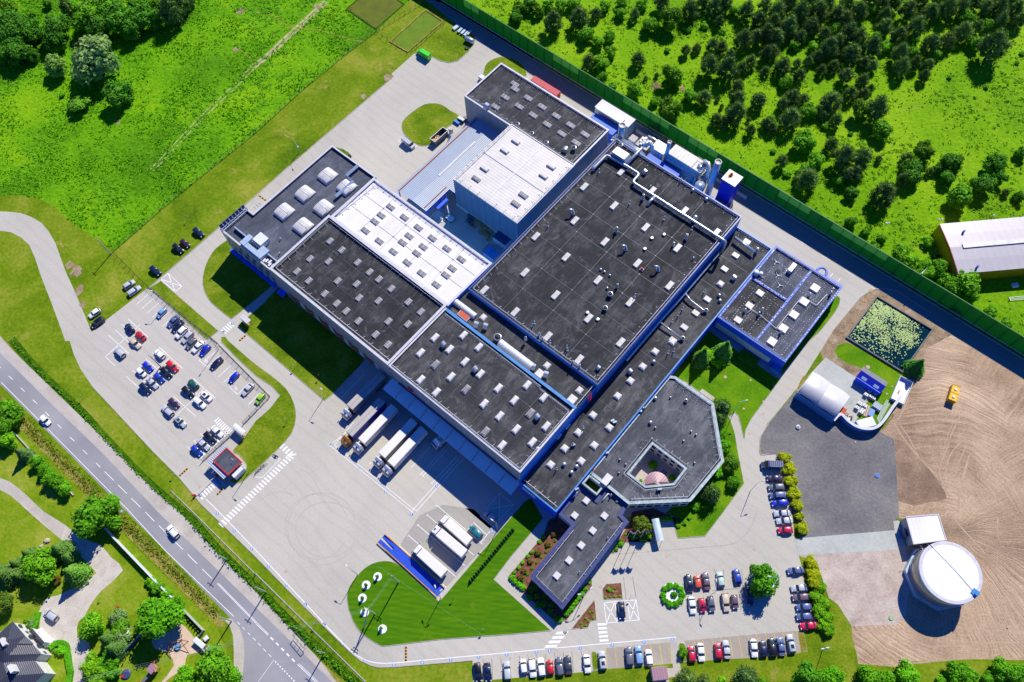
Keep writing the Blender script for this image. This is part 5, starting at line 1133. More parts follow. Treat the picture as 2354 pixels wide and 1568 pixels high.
B.part('elbow',MB().tube([(-80.6-a0,155.4-b0,14.6),(-80.6-a0,157.6-b0,14.2),(-79.0-a0,158.4-b0,12.5),(-78.2-a0,157.2-b0,11.0)],.6,10),M_duct,True)
B=Bld('scrubber','tangle of grey pipework and vessels with a big arched duct beside the tall chimney','plant',rect(-65.5,-58,158,167)); a0,b0=B.c
mb=MB(); rj=random.Random(4)
for i in range(26):
    x,y,zz=rj.uniform(-65.3,-59)-a0,rj.uniform(158.4,166.4)-b0,rj.uniform(1,7)
    if rj.random() < .5: mb.tube([(x,y,0),(x,y,zz)],rj.uniform(.08,.3),6)
    else: mb.tube([(x,y,zz),(x+rj.uniform(-2,2),y+rj.uniform(-2,2),zz)],rj.uniform(.08,.25),6)
B.part('pipework',mb,M_copblue,True); B.part('vessel',MB().cyl(-59.8-a0,160-b0,0,6.5,1.6,18).cyl(-63.5-a0,165.6-b0,0,7.6,1.2,16),M_galv,True)
B.part('arched_duct',MB().tube([(-63.6-a0,167.2-b0,7.0),(-63.2-a0,167.2-b0,8.8),(-61.6-a0,166.6-b0,9.4),(-60.2-a0,165.2-b0,8.8),(-59.8-a0,164.2-b0,6.4),(-59.8-a0,163.8-b0,4)],.75,10),M_duct,True)
mb=MB()
for zz in (4.5,7.6): mb.ring(rect(-66-a0,-62-a0,163-b0,167.6-b0),.12,zz,zz+.12); mb.ring(rect(-66-a0,-62-a0,163-b0,167.6-b0),.06,zz+1,zz+1.06)
B.part('platform',mb,M_frame); B.part('yellow_rail',MB().tube([(-67-a0,157.6-b0,1),(-65-a0,161-b0,5)],.08,4),M_yellow)
B=Bld('blue_tower','deep blue clad tower with a rust stained white roof','tower',rect(-53.6,-48.9,161.2,165.6)); a0,b0=B.c
B.part('cladding',MB().prism(B.L(B.poly),0,13.6,top=False),M_corr_deep); B.part('roof',MB().prism(inset(B.L(B.poly),-.25),13.6,13.75),M_corr_white)
B.part('vent',MB().cyl(-.9,.8,13.75,14.5,.22,10).lathe([(.4,14.5),(.2,14.75)],-.9,.8,10),M_rust); B.part('rust_stain',MB().flat([(-1.5,1.2),(-.2,1.3),(-.3,-.2),(-1.1,-.9),(-1.6,.1)],13.756),M_rust)
B=gbox('blue_annex','low blue ribbed lean-to at the foot of the deep blue tower','shed',-57.0,-53.7,156.0,160.2,0,4.0,M_wallroyal,M_corr_blue)
B=gbox('dark_blue_annex','dark blue lean-to roof between the blue tower and the black hall','shed',-53.6,-49,154.0,161.1,0,4.4,M_wallroyal,M_copdark)
B=Bld('concrete_screen','low concrete screen wall angled in front of the blue tower','wall',rect(-48.6,-46.6,156,162)); a0,b0=B.c
B.part('slab',MB().strip([(p[0]-a0,p[1]-b0) for p in ((-48.4,164.5),(-47.2,162.4),(-47.2,157),(-48,154.4))],.25,0,0,2.2),M_concrete)
B=Bld('scooter_rack','small parked forklift truck near the corner of the black hall','forklift',rect(-46.4,-44.6,157,159.6)); B.root.name='forklift'
B.part('body',MB().box(-.6,.6,-.9,.6,.3,1.1),M_black); B.part('overhead_guard',MB().box(-.55,.55,-.5,.5,2.0,2.1).box(-.55,-.5,-.5,-.45,1.1,2).box(.5,.55,-.5,-.45,1.1,2).box(-.55,-.5,.45,.5,1.1,2).box(.5,.55,.45,.5,1.1,2),M_rust)
B.part('fork',MB().box(-.4,-.25,.6,1.6,.1,.16).box(.25,.4,.6,1.6,.1,.16).box(-.5,.5,.6,.75,.1,2.2),M_steel)
for sx in (-1,1):
    for sy in (-.6,.4): B.part('wheel',MB().tube([(sx*.5,sy,.25),(sx*.68,sy,.25)],.25,12),M_tyre)
# low retaining wall behind the plant
B=Bld('retaining_wall','low concrete wall between the plant and the service road','wall',rect(-92,-46,169.2,169.6)); B.part('slab',MB().prism(B.L(B.poly),0,1.6),M_concrete)
# ---- noise barrier
B=Bld('noise_barrier','long green noise barrier of tall panels along the service road','noise barrier',rect(-214,74,173.9,174.3)); a0,b0=B.c; h=7.3
rj=random.Random(11); N_=72; light=set(list(range(28,33))+[35,36,37]+[44,45,46]+list(range(49,54))+list(range(66,72))+[9,10,20,21,22])
vd,vl=MB(),MB()
pd=MB().box(.06,3.94,-.12,.12,.5,7.2).data('panel',M_fencegrn); pl=MB().box(.06,3.94,-.10,.10,4.3,7.2).data('pale_panel',M_fencelight); pdl=MB().box(.06,3.94,-.12,.12,.5,4.3).data('panel',M_fencegrn)
post=MB().box(-.06,.06,-.2,.2,0,7.3).data('post',M_post); plin=MB().box(0,4.0,-.18,.18,0,.5).data('plinth',M_concrete)
def link(me,name,par,loc,rz=0): o=bpy.data.objects.new(name,me); C.objects.link(o); o.parent=par; o.location=loc; o.rotation_euler=(0,0,rz); return o
for i in range(N_):
    x=-214+i*4-a0
    if i in light: link(pdl,'panel',B.root,(x,0,0)); link(pl,'pale_panel',B.root,(x,0,0))
    else: link(pd,'panel',B.root,(x,0,0))
    link(post,'post',B.root,(x,0,0))
B.part('plinth',MB().box(-214-a0,74-a0,-.18,.18,0,.5),M_concrete); B.part('top_rail',MB().box(-214-a0,74-a0,-.16,.16,7.3,7.42),M_fencelight)
# ---- storage tank
c=(111.4,29.3); Lc=Loc('storage_tank','huge round white topped steel storage tank on an eight sided skirt','storage tank',c)
Lc.part('shell',MB().lathe([(7.8,0),(7.8,7.95)],seg=64),M_tankside,True)
Lc.part('roof',MB().lathe([(7.95,7.9),(7.95,8.05),(0.01,8.7)],seg=64),M_tank,False)
Lc.part('rim',MB().lathe([(7.85,7.6),(8.05,7.6),(8.05,8.12),(7.9,8.12)],seg=64),M_coping,True)
oc=[(8.9*math.cos(R(22.5+45*i+8)),8.9*math.sin(R(22.5+45*i+8))) for i in range(8)]; oc2=[(8.0*math.cos(R(22.5+45*i+8)),8.0*math.sin(R(22.5+45*i+8))) for i in range(8)]
Lc.part('skirt',MB().frustum(oc,[(p[0]*.98,p[1]*.98) for p in oc],0,1.4,top=False).ring(inset(oc,.15),1.0,1.35,1.45),M_unitblue)
def tl(x,y,z=8.4): return Lc.l(T('33',x,y,z=z)[0])
p,q=tl(1490,300),tl(1890,735); n=10; mb=MB()
zr=lambda x,y: 8.05+0.65*(1-math.hypot(x,y)/7.95)
mb.tube([(p[0]+(q[0]-p[0])*i/n,p[1]+(q[1]-p[1])*i/n,zr(p[0]+(q[0]-p[0])*i/n,p[1]+(q[1]-p[1])*i/n)+.15) for i in range(n+1)],.06,5); Lc.part('roof_pipe',mb,M_steel)
q=tl(1905,745); Lc.part('platform',MB().obox(q[0]*.97,q[1]*.97,1.7,1.2,math.atan2(q[1],q[0])+R(90),8.2,8.35).obox(q[0]*1.06,q[1]*1.06,1.3,.9,math.atan2(q[1],q[0])+R(90),8.0,8.9),M_copblue)
mb=MB()
for r in (7.95,):
    for zz in (2.6,5.2): mb.lathe([(7.83,zz-.03),(7.86,zz),(7.83,zz+.03)],seg=64)
Lc.part('seam_ring',mb,M_steel,True)
# pump house
c4=[T('33',*p,z=4.2)[0] for p in ((1265,50),(1565,25),(1640,265),(1335,305))]; c=centre(c4); Lc=Loc('pump_house','white flat roofed pump house beside the storage tank','pump house',c); P=ccw(Lc.L(c4))
Lc.part('wall',MB().prism(inset(P,.2),0,4.1,top=False),M_wallgrey); Lc.part('roof',MB().prism(P,4.1,4.25),M_rwhite); Lc.part('coping',MB().ring(inset(P,-.03),.25,4.25,4.4),M_coping)
w=Lc.l(T('33',1255,200,z=2)[0]); Lc.part('door',MB().obox(w[0],w[1],2.4,.3,math.atan2(P[0][1]-P[3][1],P[0][0]-P[3][0]),0,2.8),M_copdark)
for i,(x,y) in enumerate(((1400,310),(1470,300))): q=Lc.l(T('33',x,y,z=3)[0]); Lc.part('pipe',MB().tube([(q[0],q[1],3.0),(q[0]+.6,q[1]-2.0,3.0),(q[0]+.6,q[1]-2.2,.3)],.12,6),M_unit)
# ---- double vaulted store tent
B=Bld('vaulted_store','open store with two white vaulted roofs on the edge of the storage pad','shelter',rect(4.3,16.8,118.1,126.6)); a0,b0=B.c
for k in (0,1):
    xa=4.3+k*6.25-a0; n=10; pr=[(xa+6.25*i/n,3.8+0.5*math.sin(math.pi*i/n)) for i in range(n+1)]; ya,yb=118.1-b0,126.6-b0
    vs=[(x,y,zz) for y in (ya,yb) for x,zz in pr]; vs += [(x,y,zz-.12) for y in (ya,yb) for x,zz in pr]; m1=n+1
    mb=MB().add(vs,[(i+1,i,m1+i,m1+i+1) for i in range(n)]+[(2*m1+i,2*m1+i+1,3*m1+i+1,3*m1+i) for i in range(n)]+[(i,i+1,2*m1+i+1,2*m1+i) for i in range(n)]+[(m1+i+1,m1+i,3*m1+i,3*m1+i+1) for i in range(n)])
    B.part('vaulted_roof',mb,M_tent,True)
B.part('rear_wall',MB().box(4.2-a0,16.9-a0,117.85-b0,118.05-b0,0,3.6),M_copblue)
mb=MB()
for x in (4.4,10.5,16.7): mb.box(x-.1-a0,x+.1-a0,126.2-b0,126.4-b0,0,3.5)
B.part('post',mb,M_steel)
# curved wall round the pad
cw=smooth([g2w(17.0,117.9)]+T('32',640,700,700,755,760,800,830,828,900,835,960,822,1010,785,1060,720,1120,630,1188,545),3,False); c=centre(cw); Lc=Loc('curved_wall','curved grey blue wall sweeping round the corner of the storage pad','wall',c)
Lc.part('wall',MB().strip(Lc.L(cw),.45,0,0,2.6),M_copblue); Lc.part('cap',MB().strip(Lc.L(cw),.8,2.62,0,.1),M_coping)
# blue site cabin
B=Bld('blue_cabin','dark blue site cabin with a grey pitched roof and two rooflights by the lily pond','cabin',[NG(3440,1478)[0],NG(3540,1526)[0]][0:0] or rect(17.9,26.0,134.2,138.4)); a0,b0=B.c
c4=[T('32',*p,z=3)[0] for p in ((905,260),(1078,368),(1020,450),(838,345))]; Bw=Loc('x','x','x',centre(c4),YAW); Pq=Bw.L(c4)
for o in (B.root,Bw.root): bpy.data.objects.remove(o)
xs=[p[0] for p in Pq]; ys=[p[1] for p in Pq]
Lc=Loc('blue_cabin','dark blue site cabin with a grey pitched roof and two rooflights by the lily pond','cabin',centre(c4),YAW); x0,x1,y0,y1=-4.1,4.1,-2.4,2.4
Lc.part('wall',MB().prism(rect(x0+.2,x1-.2,y0+.2,y1-.2),0,2.5),M_wallroyal)
Lc.part('grey_roof_slope',MB().add([(x0,.3,3.4),(x1,.3,3.4),(x1,y1,2.5),(x0,y1,2.5)],[(0,1,2,3)]),M_steel)
Lc.part('blue_roof_slope',MB().add([(x0,y0,2.3),(x1,y0,2.3),(x1,.3,3.4),(x0,.3,3.4)],[(0,1,2,3)]),M_corr_deep)
Lc.part('gable',MB().add([(x0+.2,y0,2.3),(x0+.2,.3,3.38),(x0+.2,y1,2.5)],[(0,1,2)]).add([(x1-.2,y0,2.3),(x1-.2,.3,3.38),(x1-.2,y1,2.5)],[(2,1,0)]),M_wallroyal)
for s in (-1,1): Lc.part('rooflight',MB().add([(s*2-.8,-1.6,2.66),(s*2+.8,-1.6,2.66),(s*2+.8,-.8,3.02),(s*2-.8,-.8,3.02)],[(0,1,2,3)]),M_unitblue)
# things on the pad
def cube_tank(c,rz,label,group,dz=0):
    Lc=Loc('intermediate_bulk_tank',label,'liquid tank',c,rz,group,dz)
    Lc.part('pallet',MB().box(-.6,.6,-.5,.5,0,.14),M_wood); Lc.part('bottle',MB().box(-.52,.52,-.42,.42,.15,1.1),M_unit); Lc.part('cap',MB().cyl(0,0,1.1,1.16,.15,10),M_black)
    mb=MB()
    for zz in (.35,.65,.95): mb.ring(rect(-.6,.6,-.5,.5),.04,zz,zz+.04)
    for x in (-.58,-.2,.2,.58): mb.box(x-.02,x+.02,-.5,-.47,.14,1.05).box(x-.02,x+.02,.47,.5,.14,1.05)
    Lc.part('cage',mb,M_galv); return Lc
for i,(x,y) in enumerate(((3482,1563),(3502,1573),(3466,1578),(3485,1585),(3496,1592))): cube_tank(NP(x,y,z=1)[0],YAW,f'white cage tank, {onum(i)} from the top in the cluster beside the blue cabin','white cage tanks by the cabin')
for i,(x,y) in enumerate(((3440,1613),(3460,1622),(3430,1630),(3452,1640),(3446,1648))): cube_tank(NP(x,y,z=1)[0],YAW,f'white cage tank, {onum(i)} from the top in the cluster amid the storage pad','white cage tanks on the pad')
def boxthing(name,label,cat,c,rz,l,w,h,mat,lid=None,legs=True):
    Lc=Loc(name,label,cat,c,rz); Lc.part('body',MB().frustum(rect(-l/2*.95,l/2*.95,-w/2*.95,w/2*.95),rect(-l/2,l/2,-w/2,w/2),0.05,h),mat); Lc.part('lid',MB().frustum(rect(-l/2-.06,l/2+.06,-w/2-.06,w/2+.06),rect(-l/2+.1,l/2-.1,-w/2+.1,w/2-.1),h,h+.15),lid or mat); return Lc
boxthing('white_container','flat white roofed store box inside the bend of the curved wall','store box',NP(3465,1693,z=2)[0],R(12),5.2,2.8,2.0,M_wallgrey,M_unit)
boxthing('ribbed_cover','small white ribbed pitched cover on the grass by the curved wall','cover',NP(3511,1625,z=1)[0],YAW,2.6,2.0,1.1,M_unit,M_corr_grey)
boxthing('blue_basin','white and blue basin standing on the grass beside the orange barriers','basin',NP(3486,1651,z=.5)[0],R(60),2.6,1.6,.5,M_unit,M_bluepaint)
boxthing('open_skip','orange red skip at the end of the vaulted store','skip',NP(3371,1648,z=1)[0],R(55),2.6,1.4,1.2,M_red,M_orange)
boxthing('steel_bin','white bin beside the orange red skip','bin',NP(3363,1663,z=1)[0],R(-35),1.5,.8,1.0,M_unit)
Lc=Loc('pallet_of_cans','wooden stillage full of reddish brown cans on the storage pad','stillage',NP(3391,1665)[0],R(-35)); Lc.part('frame',MB().box(-1.5,1.5,-.7,.7,0,.3),M_wood)
mb=MB(); rj=random.Random(8)
for i in range(50): mb.cyl(rj.uniform(-1.4,1.4),rj.uniform(-.6,.6),.3,.6+rj.random()*.4,.13,6,i % 3)
Lc.part('can',mb,[M_rust,M_unit,M_mauveroof])['kind']='stuff'
Lc=Loc('glass_stack','stack of pale panels leaning by the stillage of cans','panel stack',NP(3382,1674)[0],R(-35)); Lc.part('panel',MB().box(-1.2,1.2,-.4,.4,0,.7),M_unitblue); Lc.part('strap',MB().box(-.05,.05,-.42,.42,.7,.72),M_black)
Lc=Loc('barrier_stack','stack of orange and white road barriers on the grass','barrier stack',NP(3464,1645)[0],R(62)); mb=MB()
for i in range(5): mb.box(-1.9,1.9,-.6+i*.25,-.45+i*.25,.1,.5+.1*(i % 2),i % 2)
Lc.part('bar',mb,[M_amber,M_unit])
Lc=Loc('pole_bundle','long pale poles lying on the grass inside the curved wall','poles',NP(3532,1648)[0],R(52)); mb=MB()
for i in range(5): mb.tube([(-4+i*.2,-.5+i*.25,.1),(4.2,-.5+i*.3,.1)],.07,5)
Lc.part('pole',mb,M_unit)
Lc=Loc('open_white_skip','large open white container tray at the edge of the ploughed field','container',centre(NP(3605,1526,3642,1551,3600,1608,3564,1581)),R(56)); Lc.part('floor',MB().box(-4.2,4.2,-2.0,2.0,0,.2),M_unit); Lc.part('side',MB().ring(rect(-4.2,4.2,-2.0,2.0),.12,.2,1.3),M_unit); Lc.part('debris',MB().box(-1,0,.3,.7,.2,.5).box(2,2.6,-1,-.5,.2,.5),M_wood)
# yellow container in the field
Lc=Loc('yellow_container','bright yellow container with two domed lids alone in the ploughed field','container',centre(T('32',1645,535,1705,418,1755,450,1700,565,z=1)),R(60)); Lc.part('body',MB().frustum(rect(-2.4,2.4,-1.0,1.0),rect(-2.6,2.6,-1.15,1.15),0,2.0),simple('yellow_box_paint',srgb(236,186,8),0.4))
Lc.part('rib',MB().box(-.1,.1,-1.17,1.17,0,2.06).box(-2.62,-2.5,-1.17,1.17,0,2.06).box(2.5,2.62,-1.17,1.17,0,2.06),simple('ochre_rib',srgb(214,150,10),0.5)); Lc.part('lid',MB().cyl(-1.3,0,2,2.25,.4,14).cyl(1.3,0,2,2.25,.4,14),M_unit)
# sewer head on the gravel and blue lid
Lc=Loc('concrete_manhole','raised concrete manhole ringed with weeds on the dark gravel','manhole',T('32',275,795)[0]); Lc.part('ring',MB().lathe([(.7,0),(.6,.5),(.35,.55)],seg=14),M_unit); Lc.part('lid',MB().cyl(0,0,.55,.62,.4,12),M_steel)
Lc=Loc('blue_manhole_lid','small round blue lid on the dark gravel','manhole',T('32',1002,1240)[0]); Lc.part('lid',MB().cyl(0,0,0,.25,.6,16),simple('blue_lid',srgb(50,120,210),.5)); Lc.part('collar',MB().cyl(0,0,0,.12,.75,16),M_steel)
Lc=Loc('green_manhole_lid','small round pale green lid at the edge of the sandy plot','manhole',T('33',1128,983)[0]); Lc.part('lid',MB().cyl(0,0,0,.25,.5,16),simple('pale_green_lid',srgb(150,200,140),.5)); Lc.part('collar',MB().cyl(0,0,0,.12,.6,16),M_steel)
# ---- gatehouse
B=Bld('gatehouse','small gatehouse with a grey roof rimmed in red and a grey corrugated lean-to','gatehouse',rect(-113.8,-107.2,-7.6,-2.4)); a0,b0=B.c; P=B.L(B.poly)
B.part('wall',MB().prism(inset(P,.5),0,3.3),M_glass); B.part('roof',MB().prism(P,3.35,3.6),M_rblue); B.part('red_fascia',MB().ring(inset(P,-.08),.3,3.3,3.72),M_red)
B.part('canopy',MB().box(-115.4-a0,-113.9-a0,-9.2-b0,-2.2-b0,2.9,3.05).box(-113.9-a0,-107.6-a0,-9.2-b0,-7.75-b0,2.9,3.05),M_corr_grey)
B.part('mast',MB().tube([(1.2,1.4,3.6),(1.2,1.4,5.2)],.05,5).tube([(.7,1.4,4.9),(1.7,1.4,4.9)],.04,4),M_rail); B.part('glazed_lobby',MB().box(-107.2-a0,-105.7-a0,-7-b0,-3.4-b0,2.5,2.6).ring(rect(-107.2-a0,-105.7-a0,-7-b0,-3.4-b0),.08,0,2.5),M_unit)
B.part('post',MB().box(-115.3-a0,-115.15-a0,-9.1-b0,-8.95-b0,0,2.9).box(-108-a0,-107.85-a0,-9.1-b0,-8.95-b0,0,2.9),M_steel)
# smoking / bus shelters
def shelter(name,label,c,rz,l,w,mat,h=2.5,vault=True):
    Lc=Loc(name,label,'shelter',c,rz); n=6 if vault else 1
    pr=[(-w/2+w*i/n,h+(.35*math.sin(math.pi*(.15+.7*i/n)) if vault else .1)) for i in range(n+1)]; vs=[(x,y,zz-d) for d in (0,.06) for x in (-l/2,l/2) for y,zz in pr]; k=n+1
    Lc.part('roof',MB().add(vs,[(i+1,i,k+i,k+i+1)[::-1] if False else (i,k+i,k+i+1,i+1) for i in range(n)]+[(2*k+i,2*k+i+1,3*k+i+1,3*k+i) for i in range(n)]),mat)
    mb=MB()
    for x in (-l/2+.1,l/2-.1): mb.box(x-.04,x+.04,-w/2,-w/2+.08,0,h).box(x-.04,x+.04,w/2-.3,w/2-.22,0,h)
    Lc.part('post',mb,M_steel); Lc.part('back_panel',MB().box(-l/2+.15,l/2-.15,-w/2+.02,-w/2+.06,.3,h-.2),M_unitblue); Lc.part('bench',MB().box(-l/2+.4,l/2-.4,-w/2+.3,-w/2+.7,.42,.48).box(-l/2+.5,-l/2+.58,-w/2+.3,-w/2+.7,0,.42).box(l/2-.58,l/2-.5,-w/2+.3,-w/2+.7,0,.42),M_wood); return Lc
shelter('shelter','white roofed turnstile shelter beside the car park zebra crossing',T('02',2195,815,z=2.5)[0],R(-40),4.2,1.6,M_unit)
shelter('shelter','small shelter with a ribbed cream roof by the crossing below the west hall',T('01',2255,1365,z=2.5)[0],R(-42),3.6,1.7,M_tent,vault=False)
shelter('shelter','clear vaulted bus shelter beside the yellow box and the flag bed',T('23',1340,170,z=2.5)[0],R(-84),6.2,2.0,M_unitblue)
Lc=Loc('road_shelter','open frame of a bus stop shelter on the foot path by the public road','shelter',T('13',400,1180,z=2.3)[0],R(-47)); Lc.part('roof_frame',MB().ring(rect(-2.3,2.3,-.65,.65),.12,2.3,2.4),M_steel)
for x in (-2.2,-.7,.7,2.2): Lc.part('post',MB().box(x-.04,x+.04,-.64,-.56,0,2.3),M_steel)
boxthing('yellow_grit_box','yellow grit box at the end of the clear bus shelter','grit box',T('23',1298,125,z=1)[0],R(0),1.0,1.4,.9,M_amber)
boxthing('grey_kiosk','small kiosk with a mauve ribbed roof beside the lower car park','kiosk',T('23',1358,1492,z=2.4)[0],R(3),4.0,3.2,2.4,M_wallwhite,M_mauveroof)
# ---- yellow clad warehouse
zz=6.2; c4=[T('31',1575,485,z=zz)[0],T('31',1755,945,z=zz)[0]]; far=Vector(T('31',2354,418,z=zz)[0])-Vector(c4[0]); far.normalize(); c4=[c4[0],c4[1],tuple(Vector(c4[1])+far*62),tuple(Vector(c4[0])+far*62)]
rz=math.atan2(far.y,far.x); Lc=Loc('yellow_warehouse','yellow clad warehouse with a pale low pitched roof and a long white ridge light','warehouse',centre(c4),rz); P=Lc.L(c4); xs=[p[0] for p in P]; ys=[p[1] for p in P]; x0,x1,y0,y1=min(xs)+.2,max(xs),min(ys),max(ys)
ymid=(y0+y1)/2; prw=[(y0,5.7),(y0+(ymid-y0)*.5,6.1),(ymid,6.35),(ymid+(y1-ymid)*.5,6.1),(y1,5.7)]
Lc.part('wall',MB().prism(rect(x0+.1,x1,y0+.1,y1-.1),0,5.3).add([(x0+.08,y,zq) for y,zq in [(y0+.3,5.2)]+[(y,zq-.1) for y,zq in prw[1:4]]+[(y1-.3,5.2)]],[(0,4,3,2,1),(0,1,2,3,4)]),M_wallyellow)
vs=[(x,y,zq) for x in (x0,x1) for y,zq in prw]+[(x,y,zq-.15) for x in (x0,x1) for y,zq in prw]
Lc.part('roof',MB().add(vs,[(i,5+i,6+i,i+1) for i in range(4)]+[(10+i,11+i,16+i,15+i) for i in range(4)]+[(i,i+1,11+i,10+i) for i in range(4)]),corrugated('pale_roof_sheet',srgb(178,174,182),2.2,0,depth=.004,contrast=.96))
Lc.part('ridge_light',MB().box(x0+4.2,x1-3,ymid-.75,ymid+.75,6.37,6.7),M_dome); Lc.part('verge_trim',MB().tube([(x0+.05,y,zq+.03) for y,zq in prw],.12,4),M_redroof)
for x,y in ((1798,565),(1925,888)): q=Lc.l(T('31',x,y,z=6.5)[0]); Lc.part('roof_vent',MB().cyl(q[0],q[1],6.0,7.2,.35,10),M_corr_blue)
Lc.part('window',MB().box(x0+8,x1,y0+.24,y0+.29,3.4,4.6),M_glass)
# parked white trestle, bins and people's clutter by the yellow wall
Lc=Loc('white_trestle','white ladder rack lying on the grass below the yellow warehouse','rack',T('31',2290,1180)[0],rz); mb=MB()
for y in (-.5,0,.5): mb.box(-2.6,2.6,y-.06,y+.06,.3,.4)
mb.box(-2.5,-2.3,-.5,.5,0,.3).box(2.3,2.5,-.5,.5,0,.3); Lc.part('bar',mb,M_unit)
boxthing('rubble_bag','white bulk bag beside the yellow warehouse','bulk bag',T('31',2260,1065)[0],rz,1.8,1.3,1.0,M_unit)
boxthing('yellow_machine','small yellow machine at the yellow warehouse gable','machine',T('31',1547,800)[0],rz,1.2,.9,.9,M_amber,M_black)
# fence by the yellow plot with round lamps
for i,(x,y) in enumerate(((1100,489),(1585,453),(2072,416))):
    c=T('31',x,y,z=3)[0]; Lc=Loc('globe_lamp',['pair of round white lamps at the left end of the field fence','pair of round white lamps on a short pole above the gable of the yellow warehouse','round white lamp on a pole along the warehouse roof edge'][i],'lamp',c); Lc.part('pole',MB().cyl(0,0,0,2.8,.06,6),M_steel)
    for s in ((-.45,.45) if i < 2 else (0,)): Lc.part('globe',MB().lathe([(.02,2.75),(.3,2.9),(.36,3.1),(.3,3.3),(.02,3.45)],s,0,12),M_lamp,True)
# ---- red and other containers in the north yard
B=Bld('red_container','long faded red shipping container standing between the north hall and the service road','shipping container',rect(-135.4,-123.0,162.6,165.2)); a0,b0=B.c
B.part('body',MB().box(-6.1,6.1,-1.22,1.22,.1,2.55),M_redroof); B.part('roof',MB().box(-6.15,6.15,-1.26,1.26,2.55,2.62),M_redroof)
B.part('door',MB().box(6.1,6.16,-1.15,1.15,.2,2.45),M_red)
c=centre(T('10',1595,1290,1720,1180,1770,1215,1650,1330,z=1.5)); rz=math.atan2(*(np.array(T('10',1720,1180,z=2)[0])-np.array(T('10',1595,1290,z=2)[0]))[::-1])
Lc=Loc('rubble_skip','tall open grey skip half filled with timber waste beside the grass island','skip',c,rz); Lc.part('side',MB().ring(rect(-3.3,3.3,-1.2,1.2),.1,.2,2.4),M_steel); Lc.part('floor',MB().box(-3.2,3.2,-1.1,1.1,.2,.3),M_steel); Lc.part('rim',MB().ring(rect(-3.4,3.4,-1.3,1.3),.18,2.4,2.5),M_unit)
mb=MB(); rj=random.Random(6)
for i in range(60): x,y=-rj.random()*2.9,rj.uniform(-.9,.9); mb.obox(x,y,rj.uniform(.3,.9),rj.uniform(.1,.4),rj.uniform(0,3),.3,1.2+rj.random()*.5,i % 2)
Lc.part('waste',mb,[M_wood,simple('pinkish_waste',srgb(224,186,164),.8)])['kind']='stuff'
c=NP(1797,558,z=.9)[0]; Lc=Loc('mobile_steps','mobile steel steps pushed against the grey skip','steps',(c[0],c[1]),rz); mb=MB()
for i in range(6): mb.box(-.9+i*.3,-.6+i*.3,-.4,.4,.3+i*.3,.36+i*.3)
mb.box(.9,1.8,-.4,.4,2.1,2.16); Lc.part('tread',mb,M_galv)
mb=MB()
for y in (-.4,.4): mb.tube([(-.9,y,1.1),(.9,y,3.0),(1.8,y,3.0),(1.8,y,0)],.04,4)
Lc.part('handrail',mb,M_galv)
cube_tank(NP(1804,525,z=1)[0],YAW+R(10),'white cage tank, lower of a pair stacked beside the grass island','stacked white cage tanks',0); cube_tank(NP(1804,525,z=1)[0],YAW+R(10),'white cage tank, upper of a pair stacked beside the grass island','stacked white cage tanks',1.2)
for i,(x,y) in enumerate(((1838,473),(1850,480))): boxthing('white_barrel_pallet',['left white round topped barrel pallet by the blue stair','right white barrel pallet with a red cap by the blue stair'][i],'barrel pallet',NP(x,y,z=1)[0],YAW,1.3,1.1,1.2,M_black,M_unit)
boxthing('blue_machine','blue machine with hoses on the ground beside the white cage tanks','machine',NP(1826,489,z=.6)[0],YAW,2.6,1.0,.8,M_wallroyal,M_copblue)
# objects in the far north corner
for i,(k,x,y,l,w,mat,lab) in enumerate((('10',1840,250,1.6,3.4,M_unit,'small white and green trailer lying left of the blue tarpaulin tables'),)): boxthing('flat_trailer',lab,'trailer',T(k,x,y,z=.5)[0],R(40),3.2,1.5,.6,mat,M_unitblue)
for i,(x,y) in enumerate(((1875,280),(1905,295),(1932,312),(1958,302))): boxthing('frame_table',f'{["first","second","third","fourth"][i]} grey trestle from the left in the shaded corner by the barrier','trestle',T('10',x,y,z=.5)[0],R(52),2.6,1.0,.7,M_steel,M_unitblue)
c=T('10',1962,370,z=1)[0]; Lc=Loc('steel_cylinder_tank','horizontal grey metal tank by the shaded service road corner','tank',c,R(-35)); Lc.part('vessel',MB().tube([(-2.0,0,1.1),(-1.8,0,1.1),(1.8,0,1.1),(2.0,0,1.1)],[.5,.95,.95,.5],14),M_galv,True); Lc.part('saddle',MB().box(-1.4,-1.1,-.7,.7,0,.5).box(1.1,1.4,-.7,.7,0,.5),M_steel)
mb=MB()
for x in (-1.2,0,1.2): mb.tube([(x-.02,0,1.1),(x+.02,0,1.1)],.98,14)
Lc.part('band',mb,M_steel)
def tyre(k,x,y,label,r=.75): Lc=Loc('tyre',label,'tyre',T(k,x,y,z=.3)[0]); Lc.part('rubber',MB().lathe([(r*.5,.05),(r,0),(r*1.05,.2),(r,.42),(r*.5,.38),(r*.5,.05)],seg=18),M_tyre,True); Lc.part('filling',MB().cyl(0,0,.02,.2,r*.5,12),M_steel)
tyre('10',1937,440,'big black tyre lying at the grass edge of the north yard')
tyre('10',860,1435,'round concrete ring on the corner grass of the west hall',.6)
boxthing('white_air_unit','white boxy unit on the ground at the west foot of the north hall','air unit',T('10',2075,715,z=1)[0],YAW,2.0,1.6,1.4,M_unit)
